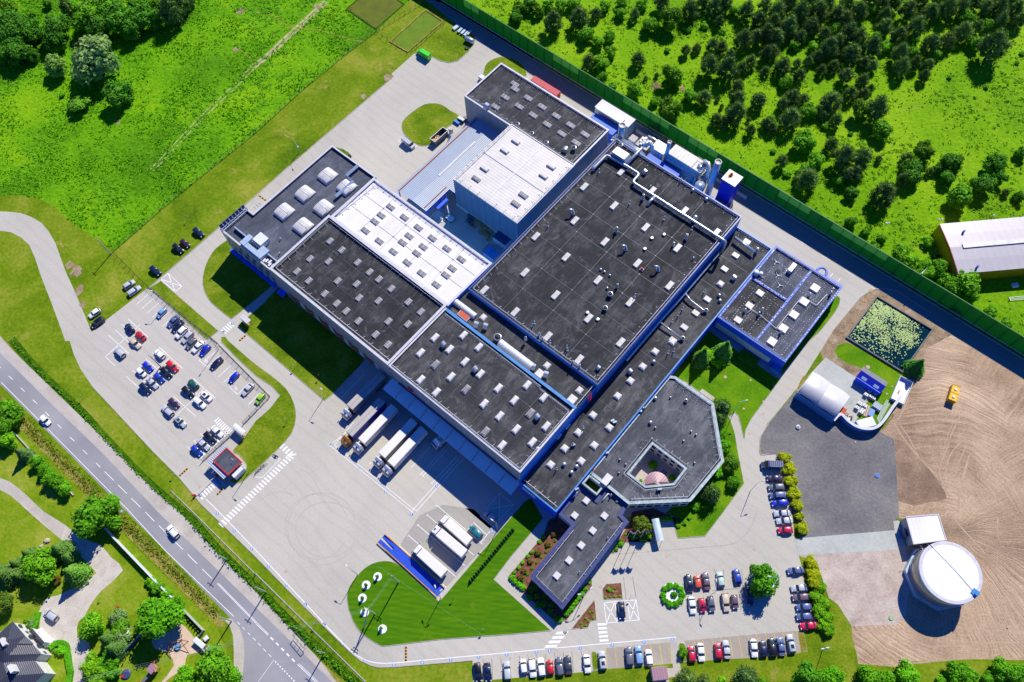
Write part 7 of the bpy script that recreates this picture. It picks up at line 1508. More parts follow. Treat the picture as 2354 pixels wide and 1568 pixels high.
def car(k,x,y,ang,col,t,where,group,extra=()):
    m_=car_meshes(t); a=R(ang); p=T(k,x,y,z=.8)[0]; q=T(k,x+80*math.cos(a),y+80*math.sin(a),z=.8)[0]; h=math.atan2(q[1]-p[1],q[0]-p[0])
    root=thing('parked_car' if 'driving' not in where else 'car',f'{CN.get(col, col)} {TN[t]} {where}','car',(p[0],p[1],0.018),h,group)
    c_=srgb(*COL[col],.95)
    def lk(me,name,loc=(0,0,0),rz=0,colr=True):
        o=bpy.data.objects.new(name,me); C.objects.link(o); o.parent=root; o.location=loc; o.rotation_euler=(0,0,rz); o.color=c_; return o
    lk(m_['body'],'body'); lk(m_['ws'],'windscreen'); lk(m_['rw'],'rear_window'); [lk(s,'side_window') for s in m_['sd']]
    L,W=m_['L'],m_['W']
    for sx in (.185,.815):
        for s in (-1,1): lk(m_['wheel'],'wheel',(m_['X'](sx),s*(W/2-.09),m_['r']))
    for s in (-1,1):
        lk(m_['hl'],'headlight',(m_['X'](.962),s*W*.33,m_['zb']-.2),s*R(-22)); lk(m_['tl'],'tail_light',(m_['X'](.022),s*W*.38,m_['zb']-.1)); lk(m_['mi'],'wing_mirror',(m_['X'](m_['fw'])-.2,s*(W/2+.08),m_['zb']+.06))
        if 'rails' in extra: lk(m_['rl'],'roof_rail',(m_['rc']-.1,s*m_['wt']*.82,m_['z1']+.02))
    if 'sunroof' in extra: lk(m_['sr'],'sunroof',(m_['rc'],0,m_['z1']+.048))
    return root
def row(k,lst,group,rowname,word='from left'):
    for i,e in enumerate(lst): car(k,*e[:5],f'{onum(i)} {word} {rowname}',group,e[5:])
row('01',[(1428,922,38,'navy','suv'),(1637,718,38,'black','suv'),(1700,670,38,'maroon','hatch'),(1825,570,38,'navy','suv')],'cars on the strip by the meadow','on the paved strip beside the dry grass')
row('01',[(868,1312,146,'white','hatch'),(897,1397,146,'black','suv'),(1185,1048,-34,'silver','hatch'),(1232,1106,-36,'silver','estate')],'cars parked on the grass','of four parked on grass above the car park')
row('01',[(1483,1310,135,'lightblue','small'),(1590,1385,135,'slate','saloon'),(1632,1430,135,'navy','saloon'),(1665,1490,135,'white','suv'),(1722,1532,135,'silver','estate')],'cars along the upper fence','in the upper half of the fence row')
row('02',[(1755,22,135,'grey','hatch'),(1817,53,135,'white','saloon'),(1883,85,135,'royal','hatch'),(1990,205,138,'navy','saloon'),(2150,335,135,'royal','small'),(2275,445,134,'silver','saloon')],'cars along the lower fence','in the lower half of the fence row')
car('12',35,530,130,'lime','small','alone at the right corner of the west car park','cars along the lower fence')
row('01',[(1190,1450,228,'navy','hatch'),(1290,1520,222,'red','coupe')],'cars in the first island','at the top of the uppermost parking block')
row('02',[(1240,20,42,'beige','saloon'),(1100,105,222,'silver','mpv')],'cars in the first island','at the bottom of the uppermost parking block','from right')
row('02',[(1298,288,42,'white','small'),(1357,237,42,'royal','hatch'),(1467,122,222,'white','hatch')],'cars in the second island','in the upper line of the middle parking block')
row('02',[(1335,437,42,'navy','mpv'),(1400,387,42,'silver','saloon'),(1463,338,42,'blue','hatch'),(1527,290,42,'black','estate'),(1583,232,42,'red','estate')],'cars in the second island','in the lower line of the middle parking block')
row('02',[(1540,643,222,'silver','estate','rails'),(1597,572,42,'purple','hatch'),(1727,468,42,'black','estate'),(1775,397,222,'green','hatch')],'cars in the third island','in the upper line of the lowest parking block')
row('02',[(1655,740,42,'silver','saloon','sunroof'),(1835,568,42,'white','estate'),(1897,510,42,'white','hatch','sunroof')],'cars in the third island','in the lower line of the lowest parking block')
row('02',[(1807,1007,42,'blue','hatch'),(1870,950,42,'silver','saloon'),(1930,887,42,'black','suv'),(1995,832,42,'white','saloon')],'cars by the gatehouse','in the short row by the gatehouse')
car('02',415,728,45,'white','hatch','driving on the upper left of the public road','cars driving on the public road'); car('03',1590,187,228,'white','suv','driving on the public road beside the truck yard','cars driving on the public road',('rails',))
car('03',470,955,215,'silver','mpv','parked on the gravel drive of the villa','cars at the villa')
car('13',2155,48,220,'silver','hatch','parked in the shade beside the blue hatched square','cars in the truck yard'); car('13',2020,190,222,'teal','mpv','parked beside the white trucks','cars in the truck yard')
row('13',[(2040,1478,82,'black','estate'),(2130,1478,84,'navy','saloon'),(2310,1465,-95,'silver','estate')],'cars in the bottom row, left','at the left end of the bottom row')
row('23',[(107,1425,-97,'white','small'),(188,1440,83,'white','suv'),(270,1432,-97,'white','estate'),(350,1433,-97,'red','small'),(438,1425,-97,'grey','estate'),(517,1410,-97,'darkgrey','saloon'),(690,1400,83,'white','saloon')],'cars in the bottom row, paved bays','in the plain paved bays of the bottom row')
row('23',[(832,1370,-97,'silver','estate','sunroof'),(1078,1330,-97,'grey','estate'),(1167,1322,-97,'lightblue','estate'),(1260,1345,-97,'white','hatch')],'cars in the bottom row, yellow lined bays','in yellow lined bays left of the path')
row('23',[(1652,1312,-97,'crimson','hatch'),(1737,1295,83,'white','saloon'),(1897,1285,-97,'crimson','hatch'),(1972,1268,-97,'silver','saloon'),(2225,1257,83,'white','saloon'),(2310,1262,-97,'navy','hatch')],'cars in the bottom row, right','in the bays right of the entrance path')
row('33',[(42,1247,-99,'black','estate'),(120,1240,-99,'slate','saloon'),(213,1215,-101,'silver','estate','sunroof')],'cars in the bottom row, far right','at the far right end of the bottom row')
row('23',[(1627,657,-100,'navy','saloon'),(1708,647,-97,'orange','small'),(1785,638,-100,'mauve','saloon'),(1918,627,-100,'palegreen','hatch'),(2072,597,-103,'blue','hatch')],'cars in the middle car park','in the upper line by the round bed')
row('23',[(1657,862,82,'white','saloon'),(1748,862,80,'crimson','small'),(1832,852,80,'grey','hatch'),(1965,837,80,'beige','estate'),(2050,832,82,'mauve','small'),(2188,782,80,'navy','estate')],'cars in the middle car park','in the lower line by the round bed')
car('23',1008,910,84,'navy','saloon','parked on the white hatched bays','cars in the middle car park')
row('32',[(62,1265,183,'purple','saloon'),(78,1345,178,'grey','estate'),(88,1420,178,'slate','mpv'),(110,1490,177,'royal','estate')],'cars by the upper golden hedge','down the row beside the upper golden hedge','from the top')
row('33',[(130,18,178,'silver','saloon'),(153,87,176,'silver','saloon'),(160,173,178,'crimson','hatch')],'cars by the upper golden hedge','of the lower three beside the upper golden hedge','from the top')
row('33',[(255,545,174,'slate','saloon'),(290,705,176,'silver','saloon'),(303,790,176,'mauve','estate','rails'),(330,880,176,'slate','hatch'),(332,967,176,'slate','hatch'),(375,1052,176,'crimson','saloon')],'cars by the lower golden hedge','down the row beside the lower golden hedge','from the top')
# ---- vans
def van(k,x,y,ang,rgb,label,l=5.9,w=2.0,h=2.6,roofmat=None,rack=False):
    a=R(ang); p=T(k,x,y,z=1.5)[0]; q=T(k,x+80*math.cos(a),y+80*math.sin(a),z=1.5)[0]; rz=math.atan2(q[1]-p[1],q[0]-p[0]); Lc=Loc('van',label,'van',p,rz); hw=w/2; col=srgb(*rgb,.95)
    mb=MB(); st=[(-l/2,hw*.97,h),(l*.16,hw,h),(l*.24,hw*.98,h-.12),(l*.34,hw*.97,1.35),(l*.47,hw*.9,1.1),(l*.5,hw*.75,.8)]; n=6; vs=[]
    for xx,ww,zt in st: vs += [(xx,-ww*.95,.3),(xx,-ww,.7),(xx,-ww*(1 if zt < 2 else .98),zt-.25),(xx,-ww*.86,zt),(xx,ww*.86,zt),(xx,ww*(1 if zt < 2 else .98),zt-.25),(xx,ww,.7),(xx,ww*.95,.3)]
    n=8; mb.add(vs,[(i*n+k_,(i+1)*n+k_,(i+1)*n+k_+1,i*n+k_+1) for i in range(len(st)-1) for k_ in range(n-1)]+[tuple(range(n)),tuple(range((len(st)-1)*n,len(st)*n))[::-1]]); mb.f=[f[::-1] for f in mb.f]
    o=Lc.part('body',mb,M_paint); o.color=col
    if roofmat or rack:
        mr=MB()
        for i in range(7): mr.box(-l/2+.3+i*.55,-l/2+.36+i*.55,-hw*.85,hw*.85,h+.02,h+.08)
        Lc.part('roof_rib' if not rack else 'roof_rack',mr.box(-l/2+.2,l*.14,-hw*.86,-hw*.82,h+.02,h+.1).box(-l/2+.2,l*.14,hw*.82,hw*.86,h+.02,h+.1),M_rim if rack else M_galv)
    Lc.part('windscreen',MB().add([(l*.245,-hw*.84,h-.16),(l*.345,-hw*.9,1.38),(l*.345,hw*.9,1.38),(l*.245,hw*.84,h-.16)],[(0,1,2,3)]).add([(l*.26,-hw*.84,h-.16),(l*.36,-hw*.9,1.38),(l*.36,hw*.9,1.38),(l*.26,hw*.84,h-.16)],[(0,1,2,3)]),M_glass)
    for s in (-1,1): Lc.part('side_window',MB().add([(l*.12,s*(hw+.01),1.5),(l*.3,s*(hw+.005),1.5),(l*.24,s*(hw*.99+.01),2.15),(l*.12,s*(hw*.99+.01),2.2)],[(0,1,2,3),(3,2,1,0)]),M_glass); Lc.part('wing_mirror',MB().box(l*.3,l*.33,s*(hw+.02),s*(hw+.28),1.35,1.7),M_black)
    for sx in (-.3,.33):
        for s in (-1,1): Lc.part('wheel',MB().tube([(sx*l,s*(hw-.2),.34),(sx*l,s*(hw+.02),.34)],.34,14,0).tube([(sx*l,s*(hw-.1),.34),(sx*l,s*(hw+.03),.34)],.2,10,1),[M_tyre,M_rim])
    for s in (-1,1): Lc.part('headlight',MB().box(l*.47,l*.495,s*hw*.55,s*hw*.85,.75,.95),M_lens)
van('10',1540,490,212,(70,215,20),'bright green van parked at the top of the north yard',6.2); van('10',1398,1308,38,(206,208,214),'silver van with a roof rack parked by the grass island',5.4,1.95,2.2,rack=True)
van('32',38,1138,182,(60,70,110),'dark blue grey van with its doors open beside the golden hedge',5.9,2.05,2.5,roofmat=True)
# ---- trucks
def truck(name,label,rear,front,cab,tarp,top,z=4.0,w=2.6,gap=.9,cabl=2.3,side=None,trailer=True,group='articulated trucks',hatch=True):
    """rear and front are the ends of the load box on the roof line (world metres)"""
    a,b=Vector(rear),Vector(front); d=(b-a); L=d.length; rz=math.atan2(d.y,d.x); c=a; Lc=Loc(name,label,'truck',c,rz,group); h=z
    Lc.part('load_box',MB().box(0,L,-w/2,w/2,1.15,h),side or tarp); Lc.part('tarpaulin_roof',MB().frustum(rect(-.02,L+.02,-w/2-.02,w/2+.02),rect(.08,L-.08,-w/2+.12,w/2-.12),h,h+.08),top)
    Lc.part('chassis',MB().box(.3,L+gap+.4,-.5,.5,.75,1.14),M_black)
    for x in ((1.4,2.7,4.0) if trailer else (1.4,)):
        for s in (-1,1): Lc.part('wheel',MB().tube([(x,s*(w/2-.4),.5),(x,s*(w/2-.02),.5)],.5,14,0).tube([(x,s*(w/2-.3),.5),(x,s*(w/2-.01),.5)],.28,10,1),[M_tyre,M_rim])
    x0=L+gap; x1=x0+cabl; hc=3.0 if not hatch else 3.0; cw=1.22
    mb=MB(); st=[(x0,cw,hc+.3),(x0+cabl*.35,cw,hc+.3),(x0+cabl*.72,cw*.99,hc-.05),(x0+cabl*.88,cw*.97,1.9),(x1,cw*.92,1.3),(x1+.02,cw*.86,.5)]; vs=[]; n=8
    for xx,ww,zt in st: vs += [(xx,-ww*.96,.45),(xx,-ww,.9 if zt > 1 else .46),(xx,-ww,zt-.2 if zt > 1 else .48),(xx,-ww*.85,zt),(xx,ww*.85,zt),(xx,ww,zt-.2 if zt > 1 else .48),(xx,ww,.9 if zt > 1 else .46),(xx,ww*.96,.45)]
    mb.add(vs,[(i*n+k_,i*n+k_+1,(i+1)*n+k_+1,(i+1)*n+k_) for i in range(len(st)-1) for k_ in range(n-1)]+[tuple(range(n))[::-1],tuple(range((len(st)-1)*n,len(st)*n))]); mb.f=[f[::-1] for f in mb.f]
    cabo=Lc.part('cab',mb,cab)
    (MB().add([(x0+cabl*.74,-cw*.85,hc-.12),(x0+cabl*.895,-cw*.9,1.95),(x0+cabl*.895,cw*.9,1.95),(x0+cabl*.74,cw*.85,hc-.12)],[(0,1,2,3)])).build('windscreen',M_glass,cabo)
    if hatch: MB().box(x0+cabl*.35,x0+cabl*.6,-.3,.3,hc+.12,hc+.33).build('roof_hatch',M_glass,cabo)
    MB().frustum(rect(x0+.02,x0+cabl*.45,-cw*.9,cw*.9),rect(x0+.02,x0+cabl*.15,-cw*.8,cw*.8),hc+.28,hc+.85).build('air_deflector',cab,cabo)
    for s in (-1,1):
        MB().add([(x0+cabl*.4,s*(cw+.01),1.8),(x0+cabl*.85,s*(cw+.01),1.8),(x0+cabl*.7,s*(cw+.01),2.6),(x0+cabl*.4,s*(cw+.01),2.7)],[(0,1,2,3),(3,2,1,0)]).build('side_window',M_glass,cabo)
        MB().box(x0+cabl*.85,x0+cabl*.9,s*(cw+.1),s*(cw+.4),1.8,2.5).build('wing_mirror',M_black,cabo); MB().box(x1-.05,x1+.04,s*.75,s*1.1,.7,.95).build('headlight',M_lens,cabo)
        for x in (x0-.6 if trailer else x0-1.2,x0+cabl*.55): Lc.part('wheel',MB().tube([(x,s*(cw-.35),.5),(x,s*(cw-.0),.5)],.5,14,0).tube([(x,s*(cw-.3),.5),(x,s*(cw+.01),.5)],.28,10,1),[M_tyre,M_rim])
    if trailer: Lc.part('fuel_tank',MB().tube([(x0-.3,-.85,.75),(x0-1.3,-.85,.75)],.3,10),M_galv)
    return Lc
def tr4(k,p,z): q=T(k,*p,z=z); return ((q[0][0]+q[1][0])/2,(q[0][1]+q[1][1])/2),((q[2][0]+q[3][0])/2,(q[2][1]+q[3][1])/2)
for p,cab,side,top,lab in (((1130,285,1190,330,890,640,830,580),M_cabwhite,M_trailergrey,M_trailergrey,'white truck with a grey trailer half in the shade, leftmost at the docks'),
    ((1130,515,1190,570,885,885,825,830),M_caborange,M_tarpblue,M_trailergrey,'orange truck with a blue sided trailer at the docks'),((1240,575,1305,630,1000,950,935,895),M_cabwhite,M_trailer,M_trailer,'white truck parked close beside the orange one at the docks'),
    ((1425,710,1485,755,1185,1080,1125,1025),M_cabwhite,M_trailergrey,M_trailer,'white truck with a grey sided trailer in the right pair at the docks'),((1510,780,1575,830,1270,1160,1205,1105),M_cabwhite,M_trailer,M_trailer,'white truck farthest right of the long trucks at the docks')):
    r_,f_=tr4('12',p,4.0); truck('articulated_truck',lab,r_,f_,cab,M_trailer,top,side=side)
r_,f_=tr4('12',(1725,915,1690,885,1655,905,1695,942),3.0); truck('delivery_truck','small white delivery truck nosing out from under the dock canopy',T('12',1760,850,z=3)[0],T('12',1682,915,z=3)[0],M_cabwhite,M_trailer,M_trailer,z=3.0,w=2.2,gap=.15,cabl=2.0,trailer=False,group='box trucks',hatch=False)
r_,f_=tr4('13',(1990,250,1935,310,1725,120,1780,65),3.6); truck('box_truck','white box truck with a bare top, uppermost in the truck bays',r_,f_,M_cabwhite,M_trailer,M_trailer,z=3.6,gap=.2,cabl=2.1,trailer=False,group='box trucks',hatch=False)
r_,f_=tr4('13',(1945,350,1885,430,1655,215,1705,165),3.8); truck('box_truck','tallest white box truck with a roof hatch, middle of the three in the truck bays',r_,f_,M_cabwhite,M_trailer,M_trailer,z=3.8,gap=.3,cabl=2.3,trailer=False,group='box trucks')
r_,f_=tr4('13',(1755,540,1700,610,1480,400,1530,340),3.4); truck('box_truck','white box truck with a red tail lift beside the blue weighbridge',r_,f_,M_cabwhite,M_trailer,M_trailer,z=3.4,gap=.2,cabl=1.9,trailer=False,group='box trucks',hatch=False)
# ---- bicycles and a motorcycle
def bike(c,rz,label,motor=False):
    Lc=Loc('motorcycle' if motor else 'bicycle',label,'motorcycle' if motor else 'bicycle',c,rz,None if motor else 'bicycles by the zebra crossing'); r=.33
    for x in (-.52,.52): Lc.part('wheel',MB().lathe([(r-.04,-.03),(r,-.03),(r,.03),(r-.04,.03),(r-.04,-.03)],seg=16) if False else MB().tube([(x+r*math.cos(t),0,r+r*math.sin(t)) for t in np.linspace(0,2*math.pi,17)],.09 if motor else .03,5),M_tyre)
    mb=MB(); mb.tube([(-.52,0,r),(-.1,0,.35),(.38,0,.75),(-.2,0,.8),(-.1,0,.35)],.03,5).tube([(-.52,0,r),(-.2,0,.8)],.025,5).tube([(.52,0,r),(.36,0,.95)],.03,5); Lc.part('frame',mb,M_copdark if not motor else M_black)
    Lc.part('handlebar',MB().tube([(.34,-.28,1.0),(.38,0,.95),(.34,.28,1.0)],.025,5),M_steel); Lc.part('saddle',MB().box(-.35,-.1,-.07,.07,.84,.9),M_black)
    if motor: Lc.part('fuel_tank',MB().box(-.05,.35,-.15,.15,.6,.85),M_black); Lc.part('engine',MB().box(-.25,.25,-.16,.16,.25,.58),M_steel)
bike(T('12',182,1058)[0],R(-25),'black motorcycle parked above the bicycles',True)
for i,(x,y) in enumerate(((85,1142),(58,1158),(38,1185),(12,1200),(0,1225))): bike(T('12',x,y)[0],R(20+i*9),f'bicycle, {onum(i)} from the upper end of the bicycle row by the zebra crossing')
# ---- people
def person(c,rz,shirt,legs,label,bend=0.0):
    root=thing('person',label,'person',(c[0],c[1],.02),rz)
    J=[(0,0,.95),(0,0,1.15),(0.03*bend,0,1.38),(.06*bend,0,1.5),(.09*bend,0,1.62),(.1*bend,0,1.74),(0,.1,.9),(.03,.11,.5),(0,.12,.08),(.12,.12,.04),(0,-.1,.9),(-.03,-.11,.5),(-.02,-.12,.08),(.1,-.12,.04),
         (.03*bend,.19,1.42),(.08,.25,1.15),(.25,.22,.98),(.33,.21,.95),(.03*bend,-.19,1.42),(.06,-.25,1.15),(.2,-.22,.95),(.28,-.21,.92)]
    E_=[(0,1),(1,2),(2,3),(3,4),(4,5),(0,6),(6,7),(7,8),(8,9),(0,10),(10,11),(11,12),(12,13),(2,14),(14,15),(15,16),(16,17),(2,18),(18,19),(19,20),(20,21)]
    rad=[.14,.13,.15,.06,.09,.08,.09,.065,.045,.04,.09,.065,.045,.04,.06,.045,.035,.03,.06,.045,.035,.03]
    me=bpy.data.meshes.new('body'); me.from_pydata(J,E_,[]); o=bpy.data.objects.new('body',me); C.objects.link(o); o.parent=root
    me.materials.append(simple('skin',srgb(205,160,130),.6) if 'skin' not in MATS else MATS['skin'])
    o.modifiers.new('skin','SKIN'); s=o.modifiers.new('sub','SUBSURF'); s.levels=s.render_levels=1
    for i,v in enumerate(me.skin_vertices[0].data): v.radius=(rad[i],rad[i])
    me.skin_vertices[0].data[0].use_root=True
    MB().lathe([(.17,.93),(.185,1.15),(.21,1.4),(.12,1.5),(.07,1.52)],0,0,12).tube([(0,.17,1.43),(.07,.255,1.16)],[.085,.06],8).tube([(0,-.17,1.43),(.05,-.255,1.16)],[.085,.06],8).build('shirt',shirt,root,True)
    MB().lathe([(.12,.86),(.18,.95)],0,0,12).tube([(0,.09,.95),(.03,.11,.5),(0,.12,.08)],[.12,.085,.06],8).tube([(0,-.09,.95),(-.03,-.11,.5),(-.02,-.12,.08)],[.12,.085,.06],8).build('trousers',legs,root,True)
    MB().lathe([(.105,1.68),(.1,1.77),(.06,1.83),(.01,1.84)],.1*bend-.01,0,12).build('hair',M_bark,root,True)
    return root
M_hivis=simple('yellow_hi_vis',srgb(190,235,20),.6); M_navyc=simple('dark_trousers',srgb(30,32,44),.8); M_redshirt=simple('red_shirt',srgb(220,40,30),.8); M_greenv=simple('green_vest',srgb(60,220,60),.7)
person(NP(1734,1806,z=1.4)[0],R(50),M_hivis,M_navyc,'person in a yellow high visibility vest standing in front of the small dock truck',.6)
person(NP(3134,1854,z=1.4)[0],R(180),M_redshirt,M_navyc,'person in a red shirt behind the open doors of the dark van',.8); person(NP(3131,1866,z=1.4)[0],R(180),M_greenv,M_navyc,'person in a bright green vest behind the open doors of the dark van',.8)
# ================================================================ TREES
rt=random.Random(21)
def rdir(r,up=-.3):
    while True:
        v=Vector((r.gauss(0,1),r.gauss(0,1),r.gauss(0,1)))
        if v.length > .1:
            v.normalize()
            if v.z > up: return v
def leafquad(vs,fs,p,nrm,s,r,asp=1.0):
    t=nrm.cross(Vector((r.uniform(-1,1),r.uniform(-1,1),r.uniform(-1,1))));
    if t.length < 1e-3: t=Vector((1,0,0))
    t.normalize(); b=nrm.cross(t); o=len(vs)
    vs += [tuple(p-t*s*asp-b*s*.6),tuple(p+t*s*asp-b*s*.5),tuple(p+t*s*asp*.8+b*s*.6),tuple(p-t*s*asp*.7+b*s*.6)]; fs.append((o,o+1,o+2,o+3))
def blob(vs,fs,c,rad,r,n=7,m=5,jit=.18):
    o=len(vs)
    for i in range(m+1):
        for j in range(n):
            th=math.pi*i/m; ph=2*math.pi*j/n; k=rad*(1+r.uniform(-jit,jit)); vs.append((c[0]+k*math.sin(th)*math.cos(ph),c[1]+k*math.sin(th)*math.sin(ph),c[2]+k*math.cos(th)))
    fs += [(o+i*n+j,o+(i+1)*n+j,o+(i+1)*n+(j+1) % n,o+i*n+(j+1) % n) for i in range(m) for j in range(n)]
def crown_mesh(kind,seed):
    """unit crown: about radius 1 in plan; returns the mesh and the height of its middle"""
    r=random.Random(seed); vs,fs=[],[]
    if kind == 'broad':
        lob=[(Vector((0,0,1.0)),.62)]
        for i in range(11): a=i*2.4+r.uniform(-.3,.3); q=r.uniform(.38,.66); lob.append((Vector((q*math.cos(a),q*math.sin(a),r.uniform(.5,1.4)-.25*q)),r.uniform(.28,.46)))
        for c,k in lob: blob(vs,fs,c,k*.72,r)
        for i in range(2300):
            c,k=lob[r.randrange(len(lob))]; d=rdir(r,-.5); p=c+d*k*r.uniform(.68,1.08); n=(d+Vector((r.uniform(-.8,.8),r.uniform(-.8,.8),r.uniform(-.3,.9)))).normalized(); leafquad(vs,fs,p,n,r.uniform(.035,.075),r)
    elif kind == 'pine':
        lob=[(Vector((0,0,2.0)),.34)]
        for z_,q,nn,k in ((1.65,.25,4,.36),(1.25,.48,6,.38),(.85,.62,8,.36),(.5,.55,6,.32)):
            for i in range(nn): a=i*6.28/nn+r.uniform(-.4,.4); lob.append((Vector((q*r.uniform(.8,1.2)*math.cos(a),q*r.uniform(.8,1.2)*math.sin(a),z_+r.uniform(-.15,.15))),k*r.uniform(.75,1.15)))
        for c,k in lob: blob(vs,fs,c,k*.6,r,6,4,.25)
        for i in range(2500):
            c,k=lob[r.randrange(len(lob))]; d=rdir(r,-.4); p=c+d*k*r.uniform(.5,1.05); t=(d*1.0+Vector((0,0,.55))).normalized(); s=r.uniform(.07,.15); u=t.cross(Vector((r.uniform(-1,1),r.uniform(-1,1),r.uniform(-1,1)))).normalized()*s*.22; o=len(vs)
            vs += [tuple(p-u),tuple(p+u),tuple(p+t*s*1.2)]; fs.append((o,o+1,o+2))
    elif kind == 'conifer':
        for i in range(1900):
            z_=r.random()**1.25*2.7; q=(1-z_/2.75)*(.95+.12*math.sin(z_*22)); a=r.uniform(0,6.283); p=Vector((q*math.cos(a)*r.uniform(.6,1.05),q*math.sin(a)*r.uniform(.6,1.05),z_+.15)); n=Vector((math.cos(a)*.6+r.uniform(-.3,.3),math.sin(a)*.6+r.uniform(-.3,.3),.8)).normalized(); leafquad(vs,fs,p,n,r.uniform(.045,.1),r,1.5)
        o=len(vs); vs += [(.78*math.cos(t),.78*math.sin(t),.15) for t in np.linspace(0,6.283,13)[:-1]]+[(0,0,2.7)]; fs += [(o+i,o+(i+1) % 12,o+12) for i in range(12)]
    elif kind == 'bush':
        lob=[(Vector((0,0,.5)),.55)]+[(Vector((.5*math.cos(a),.5*math.sin(a),r.uniform(.35,.65))),r.uniform(.3,.45)) for a in (0,1.2,2.5,3.7,5)]
        for c,k in lob: blob(vs,fs,c,k*.78,r)
        for i in range(900):
            c,k=lob[r.randrange(6)]; d=rdir(r,-.2); leafquad(vs,fs,c+d*k*r.uniform(.75,1.08),(d+Vector((r.uniform(-.6,.6),r.uniform(-.6,.6),.3))).normalized(),r.uniform(.05,.1),r)
    me=bpy.data.meshes.new('crown'); me.from_pydata(vs,[],fs); me.materials.append(M_needle if kind in ('pine','conifer') else M_leaf); me.update(); return me
MIDZ=dict(broad=1.0,pine=1.2,conifer=1.0,bush=.5)
CR_={k: [crown_mesh(k,10*i+len(k)) for i in range(n)] for k,n in (('broad',5),('pine',5),('conifer',2),('bush',3))}
tm=MB().tube([(0,0,-.02),(.02,.01,.6),(0,0,1.3)],[.09,.06,.03],8)
for a in (0,1.3,2.6,3.9,5.2): tm.tube([(0,0,.55+.08*a),(.35*math.cos(a),.35*math.sin(a),.95+.1*a)],[.035,.015],5)
TRUNK=tm.data('trunk',M_bark); TRUNKS=MB().tube([(0,0,-.02),(0,0,.5)],[.06,.03],6).data('stem',M_bark)
KN=dict(p='pine',d='broad',o='broad',c='conifer',b='bush',k='bush')
TREES=[]
def plant(k,x,y,r,kind,col,name,label,cat,group,sz=1.0,zs=1.0):
    sh=KN[kind]; h=3.0
    for _ in range(3):
        p=Vector(T(k,x,y,z=h)[0]); rm=(Vector(T(k,x+r,y,z=h)[0])-p).length; h=rm*MIDZ[sh]*zs
    root=thing(name,label,cat,(p.x,p.y,0),rt.uniform(0,6.28),group); s=rm*rt.uniform(1.0,1.08); root.scale=(s,s,s*zs*sz)
    o=bpy.data.objects.new('crown' if sh != 'bush' else 'foliage',rt.choice(CR_[sh])); C.objects.link(o); o.parent=root
    v=rt.uniform(.82,1.15); o.color=(col[0]*v,col[1]*v,col[2]*v,1)
    t=bpy.data.objects.new('trunk' if sh != 'bush' else 'stem',TRUNK if sh != 'bush' else TRUNKS); C.objects.link(t); t.parent=root
    TREES.append((root,label,px((p.x,p.y)))); return root
P_=(1.25,1.2,.95); PD=(.95,.98,.8); D_=(1.0,1.05,.7); DB=(1.35,1.3,.8); DD=(.55,.7,.7); OL=(.95,.8,.6)
def grove(k,zone,group,data):
    for e in data:
        x,y,r,t=e
        if t == 'p': plant(k,x,y,r,'p',P_ if rt.random() < .6 else PD,'pine_tree',f'{"large" if r > 85 else "mid sized" if r > 58 else "small"} dark pine {zone}','pine tree',group,zs=rt.uniform(.85,1.15))
        elif t == 'd': plant(k,x,y,r,'d' if r > 48 else 'b',D_ if rt.random() < .6 else DB,'broadleaf_tree',f'{"large" if r > 85 else "mid sized" if r > 58 else "small"} bright green broadleaf tree {zone}','tree',group)
        elif t == 'o': plant(k,x,y,r,'d',OL,'broadleaf_tree',f'{"large" if r > 85 else "mid sized"} olive green feathery tree {zone}','tree',group,zs=1.2)
        elif t == 'D': plant(k,x,y,r,'d',DD,'broadleaf_tree',f'{"large" if r > 115 else "mid sized"} dark green broadleaf tree {zone}','tree',group)
grove('20','just beyond the green barrier','trees in the young wood',[(30,150,70,'D'),(240,90,60,'o'),(380,190,90,'p'),(620,150,105,'p'),(450,50,60,'d'),(770,120,65,'p'),(1000,110,60,'d'),(1130,120,55,'p'),(1280,215,78,'d'),(1450,150,110,'o'),(1640,90,90,'p'),(385,300,48,'d'),(690,300,85,'d'),(900,330,62,'d'),(800,380,60,'d'),(1620,270,42,'d'),(1770,240,48,'d'),(1910,190,50,'p'),(1930,290,40,'d'),(1600,460,48,'p'),(1700,440,48,'p'),(1430,460,34,'d'),(1160,540,76,'p'),(710,560,72,'p'),(830,580,85,'d'),(910,470,60,'d'),(1480,680,110,'o'),(1130,820,76,'d'),(930,790,42,'d'),(1310,930,50,'d'),(830,700,60,'d'),(150,30,80,'D'),(1380,20,80,'p'),(560,30,70,'d'),(860,50,60,'d'),(1190,30,60,'d'),(60,70,60,'o'),(330,30,60,'d'),(1010,10,55,'d')])
grove('20','in the middle of the young wood','trees in the young wood',[(1820,590,98,'p'),(1985,620,98,'p'),(2130,350,92,'p'),(1850,420,72,'p'),(2080,780,62,'p'),(2200,560,62,'p'),(2120,620,62,'p'),(1440,1000,112,'o'),(1640,880,72,'d'),(1770,890,75,'p'),(2075,900,78,'p'),(2270,920,82,'p'),(2060,1030,102,'p'),(1880,1090,60,'p'),(1945,1120,62,'p'),(2200,1190,56,'p'),(2340,1130,56,'p'),(1890,910,28,'p'),(1930,975,24,'p'),(1870,60,92,'p'),(2060,90,60,'d'),(2160,90,82,'p'),(2270,190,82,'p'),(2250,330,82,'p'),(2335,650,50,'p'),(1930,430,60,'p'),(2010,500,60,'p'),(2330,40,72,'p'),(1760,20,70,'p'),(1960,20,80,'p'),(2340,300,80,'p'),(2350,480,70,'p'),(1230,720,26,'p'),(1330,690,24,'p'),(2175,1100,25,'p')])
